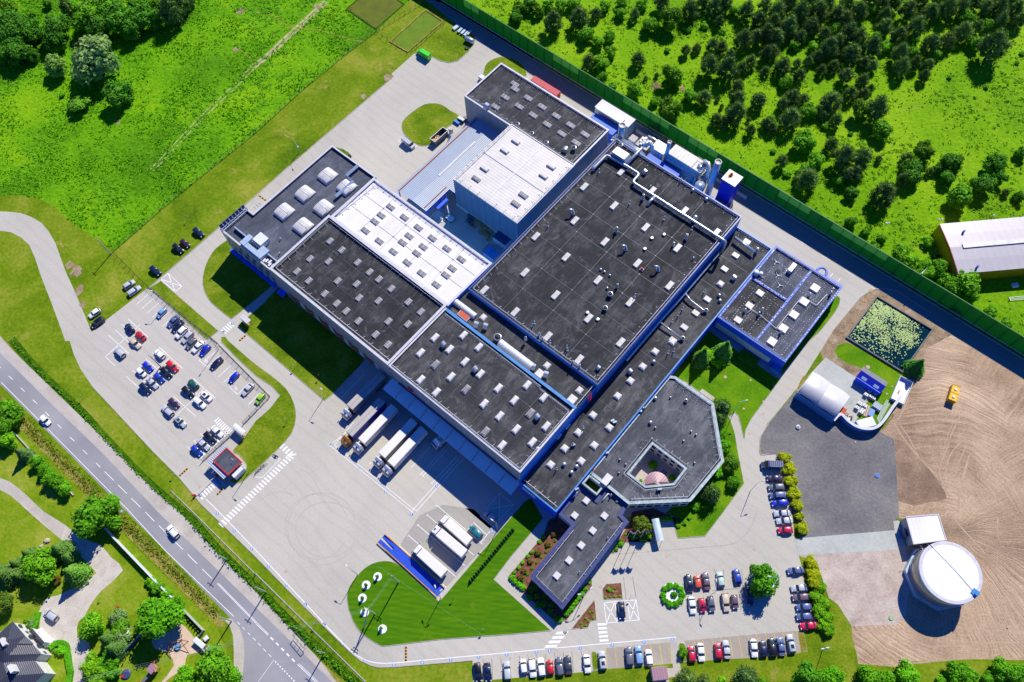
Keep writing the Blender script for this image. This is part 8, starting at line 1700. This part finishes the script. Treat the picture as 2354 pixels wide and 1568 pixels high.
grove('30','in the dense top right wood','trees in the dense wood',[(90,90,92,'p'),(300,110,92,'p'),(470,100,92,'p'),(640,120,82,'p'),(840,100,92,'p'),(960,80,52,'d'),(1060,40,72,'p'),(1080,130,72,'p'),(1290,90,92,'p'),(1500,100,92,'p'),(1570,120,52,'d'),(1660,60,92,'p'),(1830,150,82,'d'),(1780,60,82,'p'),(2000,60,82,'p'),(2140,60,92,'p'),(2150,170,72,'p'),(2290,80,82,'p'),(2310,180,72,'p'),(60,200,82,'p'),(200,230,92,'p'),(400,230,92,'p'),(710,170,92,'p'),(80,330,92,'p'),(520,300,72,'p'),(620,250,62,'d'),(750,300,92,'p'),(840,340,82,'p'),(1080,240,82,'p'),(1370,240,92,'p'),(1200,320,92,'p'),(1010,330,62,'d'),(1800,280,92,'p'),(1930,240,62,'p'),(2020,220,62,'d'),(2080,420,145,'p'),(1650,370,82,'p'),(1500,400,92,'p'),(1550,490,52,'d'),(1900,380,72,'d'),(200,20,90,'p'),(390,10,90,'p'),(560,20,80,'p'),(740,10,80,'p'),(950,-10,80,'p'),(1170,10,80,'p'),(1400,0,90,'p'),(1600,-20,80,'p'),(1900,-10,80,'p'),(2080,-30,80,'p'),(2240,0,80,'p'),(640,380,80,'p'),(300,330,70,'p'),(1330,370,60,'d')])
grove('30','on the edge of the dense wood','trees on the wood edge',[(40,470,72,'p'),(250,410,52,'d'),(420,420,52,'d'),(460,510,62,'p'),(570,430,92,'p'),(770,480,102,'p'),(1090,420,62,'d'),(960,420,92,'p'),(1220,480,82,'p'),(1350,470,62,'d'),(140,600,88,'p'),(270,580,45,'p'),(370,560,50,'p'),(500,640,52,'p'),(290,690,68,'p'),(170,750,68,'d'),(610,600,62,'p'),(960,600,62,'p'),(890,560,62,'p'),(1240,600,82,'p'),(1360,570,62,'p'),(1480,590,62,'p'),(1440,690,56,'p'),(720,690,78,'p'),(870,740,72,'p'),(760,860,72,'p'),(880,870,62,'p'),(945,810,40,'p'),(230,890,92,'p'),(330,910,62,'p'),(140,950,62,'p'),(590,930,112,'p'),(370,1010,82,'d'),(210,1080,112,'p'),(460,1010,52,'p'),(510,1060,52,'p'),(630,1100,62,'p')])
grove('30','on the bright open grassland','trees on the grassland',[(865,1000,92,'o'),(1010,980,112,'p'),(1050,1180,95,'d'),(30,1090,52,'d'),(40,1170,62,'p'),(330,1290,105,'d'),(530,1160,45,'d'),(590,1320,72,'p'),(50,1390,32,'d'),(130,1480,62,'p'),(450,1470,85,'d'),(700,1430,112,'p'),(860,1460,102,'p'),(340,1550,62,'d'),(1020,1460,38,'p'),(1280,1450,62,'p'),(1430,1380,92,'o'),(1340,1520,102,'D'),(1700,1480,105,'D'),(1580,1545,60,'D'),(2110,1500,112,'D'),(2340,1390,65,'D'),(2010,800,28,'d'),(1670,710,28,'d'),(2340,490,30,'d'),(2290,580,24,'d'),(760,1230,26,'d')])
grove('31','between the barrier and the yellow warehouse','trees by the yellow warehouse',[(370,70,118,'p'),(300,30,60,'D'),(660,85,58,'d'),(740,30,90,'p'),(800,20,80,'p'),(1070,215,125,'p'),(1250,70,62,'p'),(1330,40,102,'D'),(1780,220,130,'d'),(1990,110,115,'D'),(2190,200,42,'p'),(2320,230,62,'D'),(1650,50,80,'D'),(2130,50,82,'D'),(770,200,70,'D'),(770,465,58,'D'),(180,30,45,'d'),(1490,5,40,'p')])
grove('31','in the thicket at the barrier foot','thicket by the barrier',[(1220,760,100,'d'),(1310,830,85,'d'),(980,700,60,'d'),(1450,860,62,'d'),(1400,950,60,'d'),(1580,890,90,'d'),(1830,1020,150,'d'),(1720,1090,100,'d'),(1850,1120,95,'d'),(1500,940,62,'d'),(1650,1000,80,'d'),(900,560,50,'d'),(1050,620,50,'d'),(1470,650,50,'d'),(2050,1300,70,'d'),(2200,1400,60,'d'),(1290,1000,40,'d')])
grove('00','in the top left wood','trees in the top left wood',[(100,180,140,'D'),(50,320,140,'D'),(260,280,120,'D'),(150,460,130,'D'),(20,480,100,'D'),(500,230,140,'D'),(480,350,115,'D'),(780,150,140,'d'),(900,220,125,'D'),(820,50,110,'d'),(1000,60,120,'d'),(1100,160,145,'D'),(1190,230,120,'D'),(1340,150,120,'D'),(1280,40,110,'d'),(1560,90,115,'p'),(1650,20,90,'p'),(60,40,80,'o'),(600,60,70,'p'),(690,60,60,'d'),(430,20,50,'d'),(1420,30,80,'o'),(300,130,40,'d'),(1740,-10,60,'p'),(280,500,70,'D')])
plant('00',840,520,232,'d',(1.7,1.0,9.0),'willow_tree','big silver leaved willow standing in the meadow','willow tree',None); plant('00',500,585,110,'d',(1.45,1.0,5.0),'willow_tree','smaller pale willow left of the big silver willow','willow tree',None)
plant('00',1070,850,142,'d',DD,'broadleaf_tree','dark round tree just right below the big silver willow','tree',None,zs=.9); plant('00',720,945,98,'d',(1.3,1.15,1.8),'broadleaf_tree','pale bushy tree below the big silver willow','tree',None,zs=.7); plant('00',572,870,32,'b',D_,'shrub','little round shrub left below the big silver willow','shrub',None)
# roadside and garden, bottom left
grove('02','at the left picture edge by the road','trees at the left edge',[(60,640,130,'d'),(30,780,120,'d'),(50,900,95,'d'),(110,720,90,'d')])
for i,(x,y,r) in enumerate(((335,1105,70),(395,1180,70),(450,1250,72),(520,1300,70),(590,1355,70))): plant('02',x,y,r,'d',(1.0,1.1,.6),'hedge_tree',f'bright green hedge tree, {onum(i)} from the top beside the road verge','tree','hedge trees beside the road verge',zs=1.1)
plant('02',215,1040,70,'c',(.8,1,.9),'conifer_tree','olive conifer at the top end of the roadside hedge','conifer',None)
plant('03',860,30,225,'d',(.9,1.0,.6),'broadleaf_tree','widest green tree beside the concrete track and road','tree',None); plant('02',1020,1490,90,'d',(.9,1.0,.6),'broadleaf_tree','lower bough tree leaning over the road verge','tree',None)
plant('03',375,500,175,'d',DB,'broadleaf_tree','big bright tree on the island between the gravel drives','tree',None)
for i,(x,y,r,c) in enumerate(((255,385,62,0),(560,355,95,0),(150,480,62,0),(60,590,115,0),(685,570,118,1),(640,430,75,0),(180,600,60,0),(480,370,60,0),(30,540,70,0))): plant('03',x,y,r,'c',((.8,1.0,.6),(1.1,1.5,.6))[c],'spruce_tree',f'spruce, {onum(i)} of the ring around the bright tree on the drive island','spruce','spruces on the drive island',zs=.8)
plant('03',522,632,48,'b',(1.4,.35,2.2),'shrub','small purple leaved shrub under the bright drive tree','shrub',None); plant('03',50,840,95,'d',(1.1,.7,1.8),'broadleaf_tree','dusky grey purple tree at the left edge above the villa','tree',None)
for x,y,r,kd,col,nm,lb in ((830,1050,125,'d',DB,'broadleaf_tree','bright maple right of the gravel drive'),(1085,975,92,'b',(1.6,1.0,9.0),'silver_juniper','upper silver green juniper in the garden'),(1110,1060,98,'b',(.8,.8,.6),'yew_shrub','olive yew between the two silver junipers'),(1120,1145,100,'b',(1.6,1.0,9.0),'silver_juniper','lower silver green juniper beside the garden lamp'),(1465,955,208,'d',(.95,1.15,.5),'broadleaf_tree','broad bright tree shading the playground'),(1600,850,85,'d',(.95,1.15,.5),'broadleaf_tree','smaller bright crown at the right shoulder of the playground tree'),(1450,700,75,'b',(.9,1,.5),'yew_shrub','rounded yew behind the garden wall'),(1380,645,62,'b',(1,1,.5),'yew_shrub','top yew of the row behind the garden wall'),(1530,770,70,'b',(.9,1,.5),'yew_shrub','lowest yew of the row behind the garden wall'),(1000,1180,90,'c',(.7,.9,.6),'spruce_tree','dark spruce between maple and lower juniper'),(1060,1265,95,'c',(.7,.9,.6),'spruce_tree','dark spruce above the timber fence'),(850,1420,118,'d',(1.6,1.35,.5),'broadleaf_tree','yellow green tree at the bottom of the gravel drive'),(980,1380,98,'d',(.8,1,.5),'broadleaf_tree','mid green tree behind the yellow green one'),(900,1530,100,'d',(1.5,1.3,.5),'broadleaf_tree','yellow green tree on the bottom picture edge'),(1030,1480,70,'d',(.9,1.1,.5),'broadleaf_tree','fresh green tree left of the timber fence end'),(290,1020,44,'b',(1.4,1.0,9.0),'silver_juniper','small silver juniper by the villa corner'),(238,1000,24,'b',D_,'shrub','small green ball shrub by the villa corner'),(560,1280,52,'b',(1.2,1.4,.5),'shrub','bright shrub inside the curved box hedge'),(508,1278,26,'b',(1.4,1.0,9.0),'silver_juniper','tiny silver juniper inside the curved box hedge'),(1940,1440,205,'d',(.95,1.0,.5),'broadleaf_tree','huge green tree at the bottom beside the side road'),(1720,1520,110,'d',(1.0,1.1,.5),'broadleaf_tree','green tree left of the huge one at the bottom'),(2120,1530,110,'d',(1.0,1.1,.5),'broadleaf_tree','green tree right of the huge one at the bottom'),(905,838,14,'b',D_,'shrub','single tiny ball shrub on the garden lawn'),(360,795,20,'b',DB,'shrub','thin bright sapling on the lawn above the villa')):
    plant('03',x,y,r,kd,col,nm,lb,nm.replace('_',' '),None)
for i in range(7): plant('03',1688+i*22,950+i*26,13,'c',(.5,.8,.4),'dwarf_thuja',f'dwarf thuja, {onum(i)} from the top along the playground fence','thuja','thujas along the playground fence',zs=1.3)
# box hedges at the villa
def hedge(pts,label,w,h,col,name='clipped_hedge'):
    c=centre(pts); root=thing(name,label,'hedge',(c[0],c[1],0)); vs,fs=[],[]; r=random.Random(len(pts)); P=[Vector(p)-Vector(c) for p in pts]
    core=MB().strip([tuple(p) for p in P],w*.9,0,0,h*.92)
    for i in range(len(P)-1):
        L=(P[i+1]-P[i]).length; d=(P[i+1]-P[i]).normalized(); n=Vector((-d.y,d.x))
        for _ in range(int(L*38)): q=P[i].lerp(P[i+1],r.random()); s=r.uniform(-1,1); zz=h*r.uniform(.92,1.05) if abs(s) < .8 else h*r.uniform(.2,1); q=q+n*s*w/2; leafquad(vs,fs,Vector((q.x,q.y,zz)),Vector((n.x*s*.6,n.y*s*.6,.8)).normalized(),r.uniform(.07,.14),r)
    core.add(vs,fs); o=core.build('foliage',M_leaf,root); o.color=(*col,1); MB().strip([tuple(p) for p in P],.1,0,0,h*.4).build('stem',M_bark,root)
hedge(smooth(T('03',480,1250,530,1215,585,1215,620,1250,630,1330,645,1420,655,1490,640,1568),3,False),'low clipped box hedge curving beside the villa lawn',1.6,.9,(.7,1.0,.4)); hedge(smooth(T('03',360,940,345,1000,340,1040,320,1075),2,False),'short clipped hedge between villa terrace and drive',1.5,1.0,(.7,1.0,.4))
hedge(T('23',1285,78,1475,68),'clipped low hedge above the clear bus shelter',1.2,.9,(.9,1.1,.4)); hedge(T('22',2090,120,2250,215),'dark low hedge in the shade of the laboratory block',4.0,.7,(.5,.7,.5))
# shrubs along the ditch
dl=U(28,783,90,855,180,940,262,1030,330,1100,385,1150,440,1195,500,1265,590,1352,660,1425,740,1500,850,1600); vs,fs=[],[]; r=random.Random(9)
for i in range(len(dl)-1):
    a,b=Vector(dl[i]),Vector(dl[i+1]); L=(b-a).length; n=(b-a).normalized(); n=Vector((-n.y,n.x)); wdt=.5 if i < 6 else .8
    for _ in range(int(L*(10 if i < 6 else 16))): q=a.lerp(b,r.random())+n*r.gauss(0,wdt*.5); zz=r.uniform(0,.5 if i < 6 else 1.0); leafquad(vs,fs,Vector((q.x,q.y,zz)),rdir(r,.1),r.uniform(.12,.32),r)
me=bpy.data.meshes.new('ditch_weeds'); me.from_pydata(vs,[],fs); me.materials.append(M_leaf); o=bpy.data.objects.new('ditch_weeds',me); C.objects.link(o); o.color=(.7,.8,.4,1); tag(o,'rank green weeds filling the ditch beside the public road','weeds'); o['kind']='stuff'
# dry bramble band on the far verge
vb=U(-20,905,60,975,130,1045,215,1130,300,1215,400,1310,500,1415); vs,fs=[],[]
for i in range(len(vb)-1):
    a,b=Vector(vb[i]),Vector(vb[i+1]); L=(b-a).length; n=(b-a).normalized(); n=Vector((-n.y,n.x))
    for _ in range(int(L*30)): q=a.lerp(b,r.random())+n*r.gauss(0,.8); leafquad(vs,fs,Vector((q.x,q.y,r.uniform(0,.5))),rdir(r,.1),r.uniform(.1,.28),r)
me=bpy.data.meshes.new('verge_brambles'); me.from_pydata(vs,[],fs); me.materials.append(M_leaf); o=bpy.data.objects.new('verge_brambles',me); C.objects.link(o); o.color=(.95,.6,.6,1); tag(o,'dark brownish brambles along the left edge of the public road','brambles'); o['kind']='stuff'
# hedge row of small thujas in the striped lawn
for i in range(21): plant('13',1972+i*19.4,640-i*23.5,19,'c',(.35,.7,.3),'dwarf_thuja',f'dwarf thuja, {onum(i)} from the bottom of the row across the striped lawn','thuja','thujas across the striped lawn',zs=1.2)
# five young trees on white gravel discs
for i,(x,y,cx,cy,lab) in enumerate(((1113,598,1118,602,'topmost'),(1010,675,1013,678,'second'),(975,798,978,798,'third'),(990,905,1000,927,'fourth'),(1150,1072,1163,1082,'lowest'))):
    c=T('13',cx,cy,z=.1)[0]; rd=(Vector(T('13',cx+40,cy,z=.1)[0])-Vector(c)).length; o=MB().lathe([(rd,0),(rd,.05),(rd*.9,.07)],seg=28).build('gravel_disc',M_white,None); o.location=(*c,.1); tag(o,f'round white gravel disc under the {lab} young tree on the striped lawn','gravel disc','gravel discs on the striped lawn')
    plant('13',x,y,17,'d',D_,'young_tree',f'{lab} of the five young trees on the striped lawn','young tree','young trees on the striped lawn',zs=2.6)
# planting round the offices
for x,y,r,kd,col,nm,lb in ((1745,150,90,'c',(.8,1.3,.5),'spruce_tree','left dark spruce in the bark bed below the long wing'),(1945,95,100,'c',(.8,1.3,.5),'spruce_tree','right tall spruce in the bark bed below the long wing'),(1835,150,85,'b',(1.3,1.3,.4),'broad_shrub','bright yellow green shrub between the two spruces'),(1900,190,70,'b',(1.2,1.3,.4),'broad_shrub','bright shrub at the foot of the right spruce'),(1930,615,98,'p',(1,1.1,.9),'pine_tree','upper pine at the right corner of the many sided office'),(1890,720,85,'p',(.9,1.1,.8),'pine_tree','lower pine at the right corner of the many sided office'),(1950,975,75,'b',(.7,.95,.4),'broad_shrub','round green shrub at the right wall of the many sided office'),(1920,860,55,'b',(.7,.95,.4),'broad_shrub','low green shrub above the round one by the office'),(2010,1120,85,'d',(.6,.55,.6),'broadleaf_tree','dark brownish tree on the garden lawn beside the office'),(2045,1298,72,'d',(.9,1.05,.7),'broadleaf_tree','neat round tree on the garden lawn tip'),(1835,1400,100,'p',(.85,1.05,.8),'pine_tree','wide pine on the garden lawn below the office'),(1690,1520,55,'b',(1,1.2,.4),'broad_shrub','green shrub by the lower office wall'),(1890,1210,60,'b',(1,1.3,.4),'broad_shrub','bright shrub in the bed beside the office wall'),(1297,1140,48,'b',(1.1,1.1,.4),'courtyard_tree','green tree in the office courtyard'),(1472,1258,36,'b',(.9,1.1,.4),'broad_shrub','shrub in the right corner of the office courtyard'),(1185,1285,18,'b',(.9,1.1,.4),'broad_shrub','tiny shrub in the left corner of the office courtyard')):
    z_=plant('22',x,y,r,kd,col,nm,lb,nm.replace('_',' '),None)
for x,y,r,kd,col,nm,lb in ((1195,125,105,'d',(.9,.5,1.0),'broadleaf_tree','dark purplish tree behind the flag poles'),(1205,235,50,'b',(.8,1,.4),'broad_shrub','shrub at the foot of the flag poles'),(1080,75,24,'b',DB,'broad_shrub','yellow green ball shrub at the office arm corner'),(1120,225,40,'b',(.8,1,.4),'broad_shrub','left shrub under the flag poles'),(1268,225,40,'b',(1.4,1.4,.4),'broad_shrub','yellow green shrub beside the clear bus shelter'),(1530,130,28,'b',DB,'broad_shrub','ball shrub at the tip of the garden bed'),(1590,105,26,'b',D_,'broad_shrub','green ball shrub right in the garden bed'),(1632,58,24,'b',D_,'broad_shrub','green ball shrub top right in the garden bed'),(1535,72,20,'b',(1.6,.4,.4),'broad_shrub','red leaved shrub in the garden bed'),(1560,112,16,'b',(2,1.3,.3),'broad_shrub','small yellow shrub in the garden bed'),(1572,1292,48,'d',D_,'young_tree','young tree on the parking island by the entrance path'),(1600,1545,105,'p',P_,'pine_tree','wide pine on the bottom edge by the entrance'),(1760,1560,70,'p',P_,'pine_tree','small pine on the bottom edge right of the wide one'),(1925,1560,50,'b',DB,'broad_shrub','bright bush on the bottom edge between pines'),(2160,1540,130,'p',(1,1.1,1),'pine_tree','broad pine on the bottom edge below the bottom car row'),(2225,510,32,'c',(1,1.4,.4),'thuja_tree','small yellow green thuja left of the round car park tree'),(2300,1560,40,'b',D_,'broad_shrub','low bush on the bottom edge right of the broad pine')):
    plant('23',x,y,r,kd,col,nm,lb,nm.replace('_',' '),None)
plant('33',-30,640,158,'d',(.75,.95,.7),'broadleaf_tree','big round tree growing in the middle car park','tree',None); plant('32',1362,238,98,'c',(.6,1.2,.5),'thuja_tree','lone bushy conifer at the corner of the lily pond','conifer',None,zs=.8)
for i,(x,y,r) in enumerate(((155,1070,62),(195,1170,66),(212,1290,66),(240,1400,66),(272,1510,64))): plant('32',x,y,r,'d',(3.0,1.25,.3),'golden_shrub',f'golden leaved shrub, {onum(i)} from the top of the upper golden hedge','shrub','golden shrubs of the upper hedge',zs=.7)
for i,(x,y,r) in enumerate(((290,45,48),(318,150,64))): plant('33',x,y,r,'d',(3.0,1.25,.3),'golden_shrub',f'golden leaved shrub, {["second last","last"][i]} of the upper golden hedge','shrub','golden shrubs of the upper hedge',zs=.7)
for i,(x,y,r,c) in enumerate(((395,470,66,0),(415,560,66,0),(420,650,72,0),(480,700,62,1),(445,790,72,1),(520,850,64,1),(475,920,70,1),(545,970,62,1),(505,1030,62,1),(560,1090,66,1))): plant('33',x,y,r,'d',((3.0,1.25,.3),(1.3,1.2,.4))[c],'golden_shrub',f'{["golden","olive green"][c]} leaved shrub, {onum(i)} from the top of the lower golden hedge','shrub','golden shrubs of the lower hedge',zs=.75)
for x,y,r,kd,col,lb in ((365,1520,135,'d',(.55,.7,.6),'dark tree on the bottom edge below the lamp post'),(600,1540,130,'d',(1,1.15,.5),'bright tree on the bottom edge right of the dark one'),(270,1555,60,'b',DB,'yellow green bush left of the dark bottom tree'),(950,1530,115,'d',(1,1.15,.5),'bright tree at the bottom corner of the ploughed field'),(1100,1540,80,'d',(1,1.1,.5),'smaller bright tree between two larger ones by the field'),(1290,1500,125,'d',(1,1.15,.5),'large bright tree on the lower edge of the ploughed field'),(1730,1480,100,'d',(1,1.15,.5),'bright tree left of the far right pair on the field edge'),(1860,1520,100,'d',(.85,1,.5),'green tree of the pair on the field edge'),(2030,1540,70,'d',(.9,1.1,.5),'small green tree on the field edge'),(2150,1450,110,'d',(1,1.15,.5),'tall bright tree near the right end of the field edge'),(2270,1500,100,'d',(.85,1.05,.5),'green tree at the far right bottom corner'),(2350,1470,70,'d',(.85,1.05,.5),'last green tree on the right picture edge'),(1790,1460,70,'d',(1.1,1.2,.5),'small light tree in the field edge hedge'),(1600,1560,60,'b',(1,1.1,.5),'low bush on the field edge')):
    plant('33',x,y,r,kd,col,'field_edge_tree',lb,'tree',None)
# beds beside the office arm: purple shrubs, ferns and balls
n_=0
for j,(pts,r,col,kn) in enumerate((([(388,205),(330,300),(240,385),(170,460),(110,550),(80,610)],34,(1.3,.35,1.9),'purple'),([(285,232),(250,278),(182,375),(143,415),(98,468),(62,515),(20,560)],22,(1.1,1.3,.5),'light green'),([(398,270),(348,320),(312,373),(268,420),(226,470),(184,525),(141,576),(100,635)],16,(.6,.9,.3),'dark ball'),([(20,640),(60,670),(100,700),(0,610)],34,(1.1,1.4,.5),'spreading green'))):
    for i,(x,y) in enumerate(pts): plant('23',x,y,r,'b',col,'bed_shrub',f'{kn} shrub, {onum(i)} from the top in the bark bed left of the office arm','shrub',f'{kn} shrubs left of the office arm')
for i,(x,y) in enumerate(((712,660),(670,715),(640,760),(585,830),(545,890),(500,945),(440,995),(610,790),(560,860),(520,915))): plant('23',x,y,32 if i else 18,'b',(.9,1.2,.5),'bed_shrub',f'shrub, {onum(i)} in the strip bed right of the office arm','shrub','shrubs right of the office arm')
for i,(x,y) in enumerate(((890,720),(950,708),(926,738),(860,790),(900,788),(947,783),(993,780))): plant('23',x,y,14 if i else 24,'b',(1.3,1.2,.4),'bed_shrub',f'ball shrub, {onum(i)} in the square bed by the hatched bays','shrub','ball shrubs in the square bed')
for i,(x,y) in enumerate(((742,920),(748,980),(715,930),(678,985),(702,1005),(635,1030),(680,1050),(640,1060))): plant('23',x,y,14,'b',(1.3,1.2,.4),'bed_shrub',f'ball shrub, {onum(i)} in the triangular bed by the zebra','shrub','ball shrubs in the triangular bed')
for i,(x,y) in enumerate(((960,350),(960,315),(1003,265),(1045,212),(925,368),(1000,300),(720,625))): plant('23',x,y,(20,14,14,14,12,30,14)[i],'b',(1.0,1.3,.4),'bed_shrub',f'ball shrub, {onum(i)} in the bed between office arm and flag poles','shrub','ball shrubs by the flag poles')
for i,(x,y) in enumerate(((110,20),(90,60),(60,105),(35,135),(10,160),(130,0))): pass
for i in range(10):      # ring of shrubs in the round bed
    a=i*2*math.pi/10; plant('23',1478+88*math.cos(a),768+88*math.sin(a),36,'b',(.8,1.2,.3),'ring_shrub',f'low green shrub, {onum(i)} clockwise from the right in the round white bed','shrub','shrubs in the round bed')
plant('23',1490,765,34,'b',(.6,.9,.3),'ring_shrub','dark ball shrub at the centre of the round white bed','shrub','shrubs in the round bed')
for i,(x,y,r) in enumerate(((2020,120,60),(2100,160,60),(2180,200,60),(1960,60,50))): pass
# rows of juniper under the office front
for i,(x,y) in enumerate(((180,720),(230,780),(290,850),(350,920),(410,985),(220,700),(300,780),(370,860),(160,790),(240,860))): plant('23',x,y,34,'b',(.55,.8,.4),'bed_shrub',f'dark juniper, {onum(i)} of those under the front end of the office arm','shrub','junipers in front of the office arm')
from mathutils import noise as mnoise
# ---------------------------------------------------------------- tall grass of the meadow, modelled as tufts
def inside(p,poly):
    c=False; n=len(poly); j=n-1
    for i in range(n):
        if (poly[i][1] > p[1]) != (poly[j][1] > p[1]) and p[0] < (poly[j][0]-poly[i][0])*(p[1]-poly[i][1])/(poly[j][1]-poly[i][1])+poly[i][0]: c=not c
        j=i
    return c
def tufts(name,polys,n,hmin,hmax,col,label,seed,clump=.5,box=None,avoid=None):
    r=random.Random(seed); vs,fs=[],[]; k=0; tries=0
    while k < n and tries < n*8:
        tries += 1; x,y=r.uniform(box[0],box[1]),r.uniform(box[2],box[3])
        u,v=px((x,y));
        if abs(u) > .68 or abs(v) > .46: continue
        if not any(inside((x,y),p) for p in polys): continue
        if avoid and any(inside((x,y),p) for p in avoid): continue
        w=1.6*mnoise.noise(Vector((x*.09,y*.09,seed)))+1.1*mnoise.noise(Vector((x*.4,y*.4,seed+5)))
        if w < r.uniform(-.7,.8): continue
        k += 1; h=r.uniform(hmin,hmax)*(1+.35*w); s=r.uniform(.14,.42)
        for _ in range(3):
            a=r.uniform(0,6.283); dx,dy=math.cos(a)*s,math.sin(a)*s; lx,ly=r.uniform(-.3,.3),r.uniform(-.3,.3); o=len(vs)
            vs += [(x-dx,y-dy,0.0),(x+dx,y+dy,0.0),(x+lx+dx*.4,y+ly+dy*.4,h),(x+lx-dx*.4,y+ly-dy*.4,h*.9)]; fs.append((o,o+1,o+2,o+3))
    me=bpy.data.meshes.new(name); me.from_pydata(vs,[],fs); me.materials.append(M_grassblade); o=bpy.data.objects.new(name,me); C.objects.link(o); o.color=(*col,1); tag(o,label,'tall grass'); o['kind']='stuff'
pz=[T('10',800,70,960,-60,1400,-60,1400,60,1110,300),T('10',1200,385,1560,60,1740,200,1395,500),T('10',640,20,520,130,400,240,260,370,100,520,60,490,230,340,480,90,600,0)]
tufts('meadow_tufts',[meadow],13000,.12,.35,(1.1,1.05,.8),'tall rough green grass all over the meadow on the left',1,box=(-230,40,60,290),avoid=pz)
tufts('wild_tufts',[wild],5000,.12,.3,(1.3,1.0,1.0),'tall yellow green grass between the young trees beyond the barrier',2,box=(-60,260,90,300))
def scrub(name,poly,n,col,label,seed,box,thr,zmax,avoid=()):
    r=random.Random(seed); vs,fs=[],[]; k=0; t=0
    while k < n and t < n*12:
        t += 1; x,y=r.uniform(box[0],box[1]),r.uniform(box[2],box[3]); u,v=px((x,y))
        if abs(u) > .68 or abs(v) > .46 or not inside((x,y),poly) or any(inside((x,y),q) for q in avoid) or mnoise.noise(Vector((x*.05,y*.05,seed)))+.6*mnoise.noise(Vector((x*.21,y*.21,seed))) < thr+r.uniform(0,.25): continue
        k += 1; q=r.uniform(.3,1.0); h=r.uniform(.2,zmax)
        for _ in range(int(10+14*q)): d=rdir(r,0); leafquad(vs,fs,Vector((x+d.x*q,y+d.y*q,d.z*h)),(d+Vector((0,0,.7))).normalized(),r.uniform(.1,.22),r)
    me=bpy.data.meshes.new(name); me.from_pydata(vs,[],fs); me.materials.append(M_leaf); o=bpy.data.objects.new(name,me); C.objects.link(o); o.color=(*col,1); tag(o,label,'undergrowth'); o['kind']='stuff'
scrub('undergrowth',wild,2600,(1.5,1.15,.4),'leafy green undergrowth spreading between the trees beyond the barrier',3,(-60,260,90,300),.0,.9)
scrub('meadow_herbs',meadow,2400,(1.0,1.1,.3),'leafy clumps of tall herbs dotting the meadow on the left',4,(-230,40,60,290),.02,.5,pz)
# ---------------------------------------------------------------- labels: look-alikes are told apart by their order across the picture
from collections import defaultdict
by=defaultdict(list)
for root,lab,u in TREES: by[lab].append((u[0],root))
for lab,lst in by.items():
    if len(lst) > 1:
        lst.sort(key=lambda e: e[0])
        for i,(u,root) in enumerate(lst): root['label']=lab+f', {i+1}{"th" if 10 <= (i+1) % 100 <= 20 else {1: "st", 2: "nd", 3: "rd"}.get((i+1) % 10, "th")} from left'
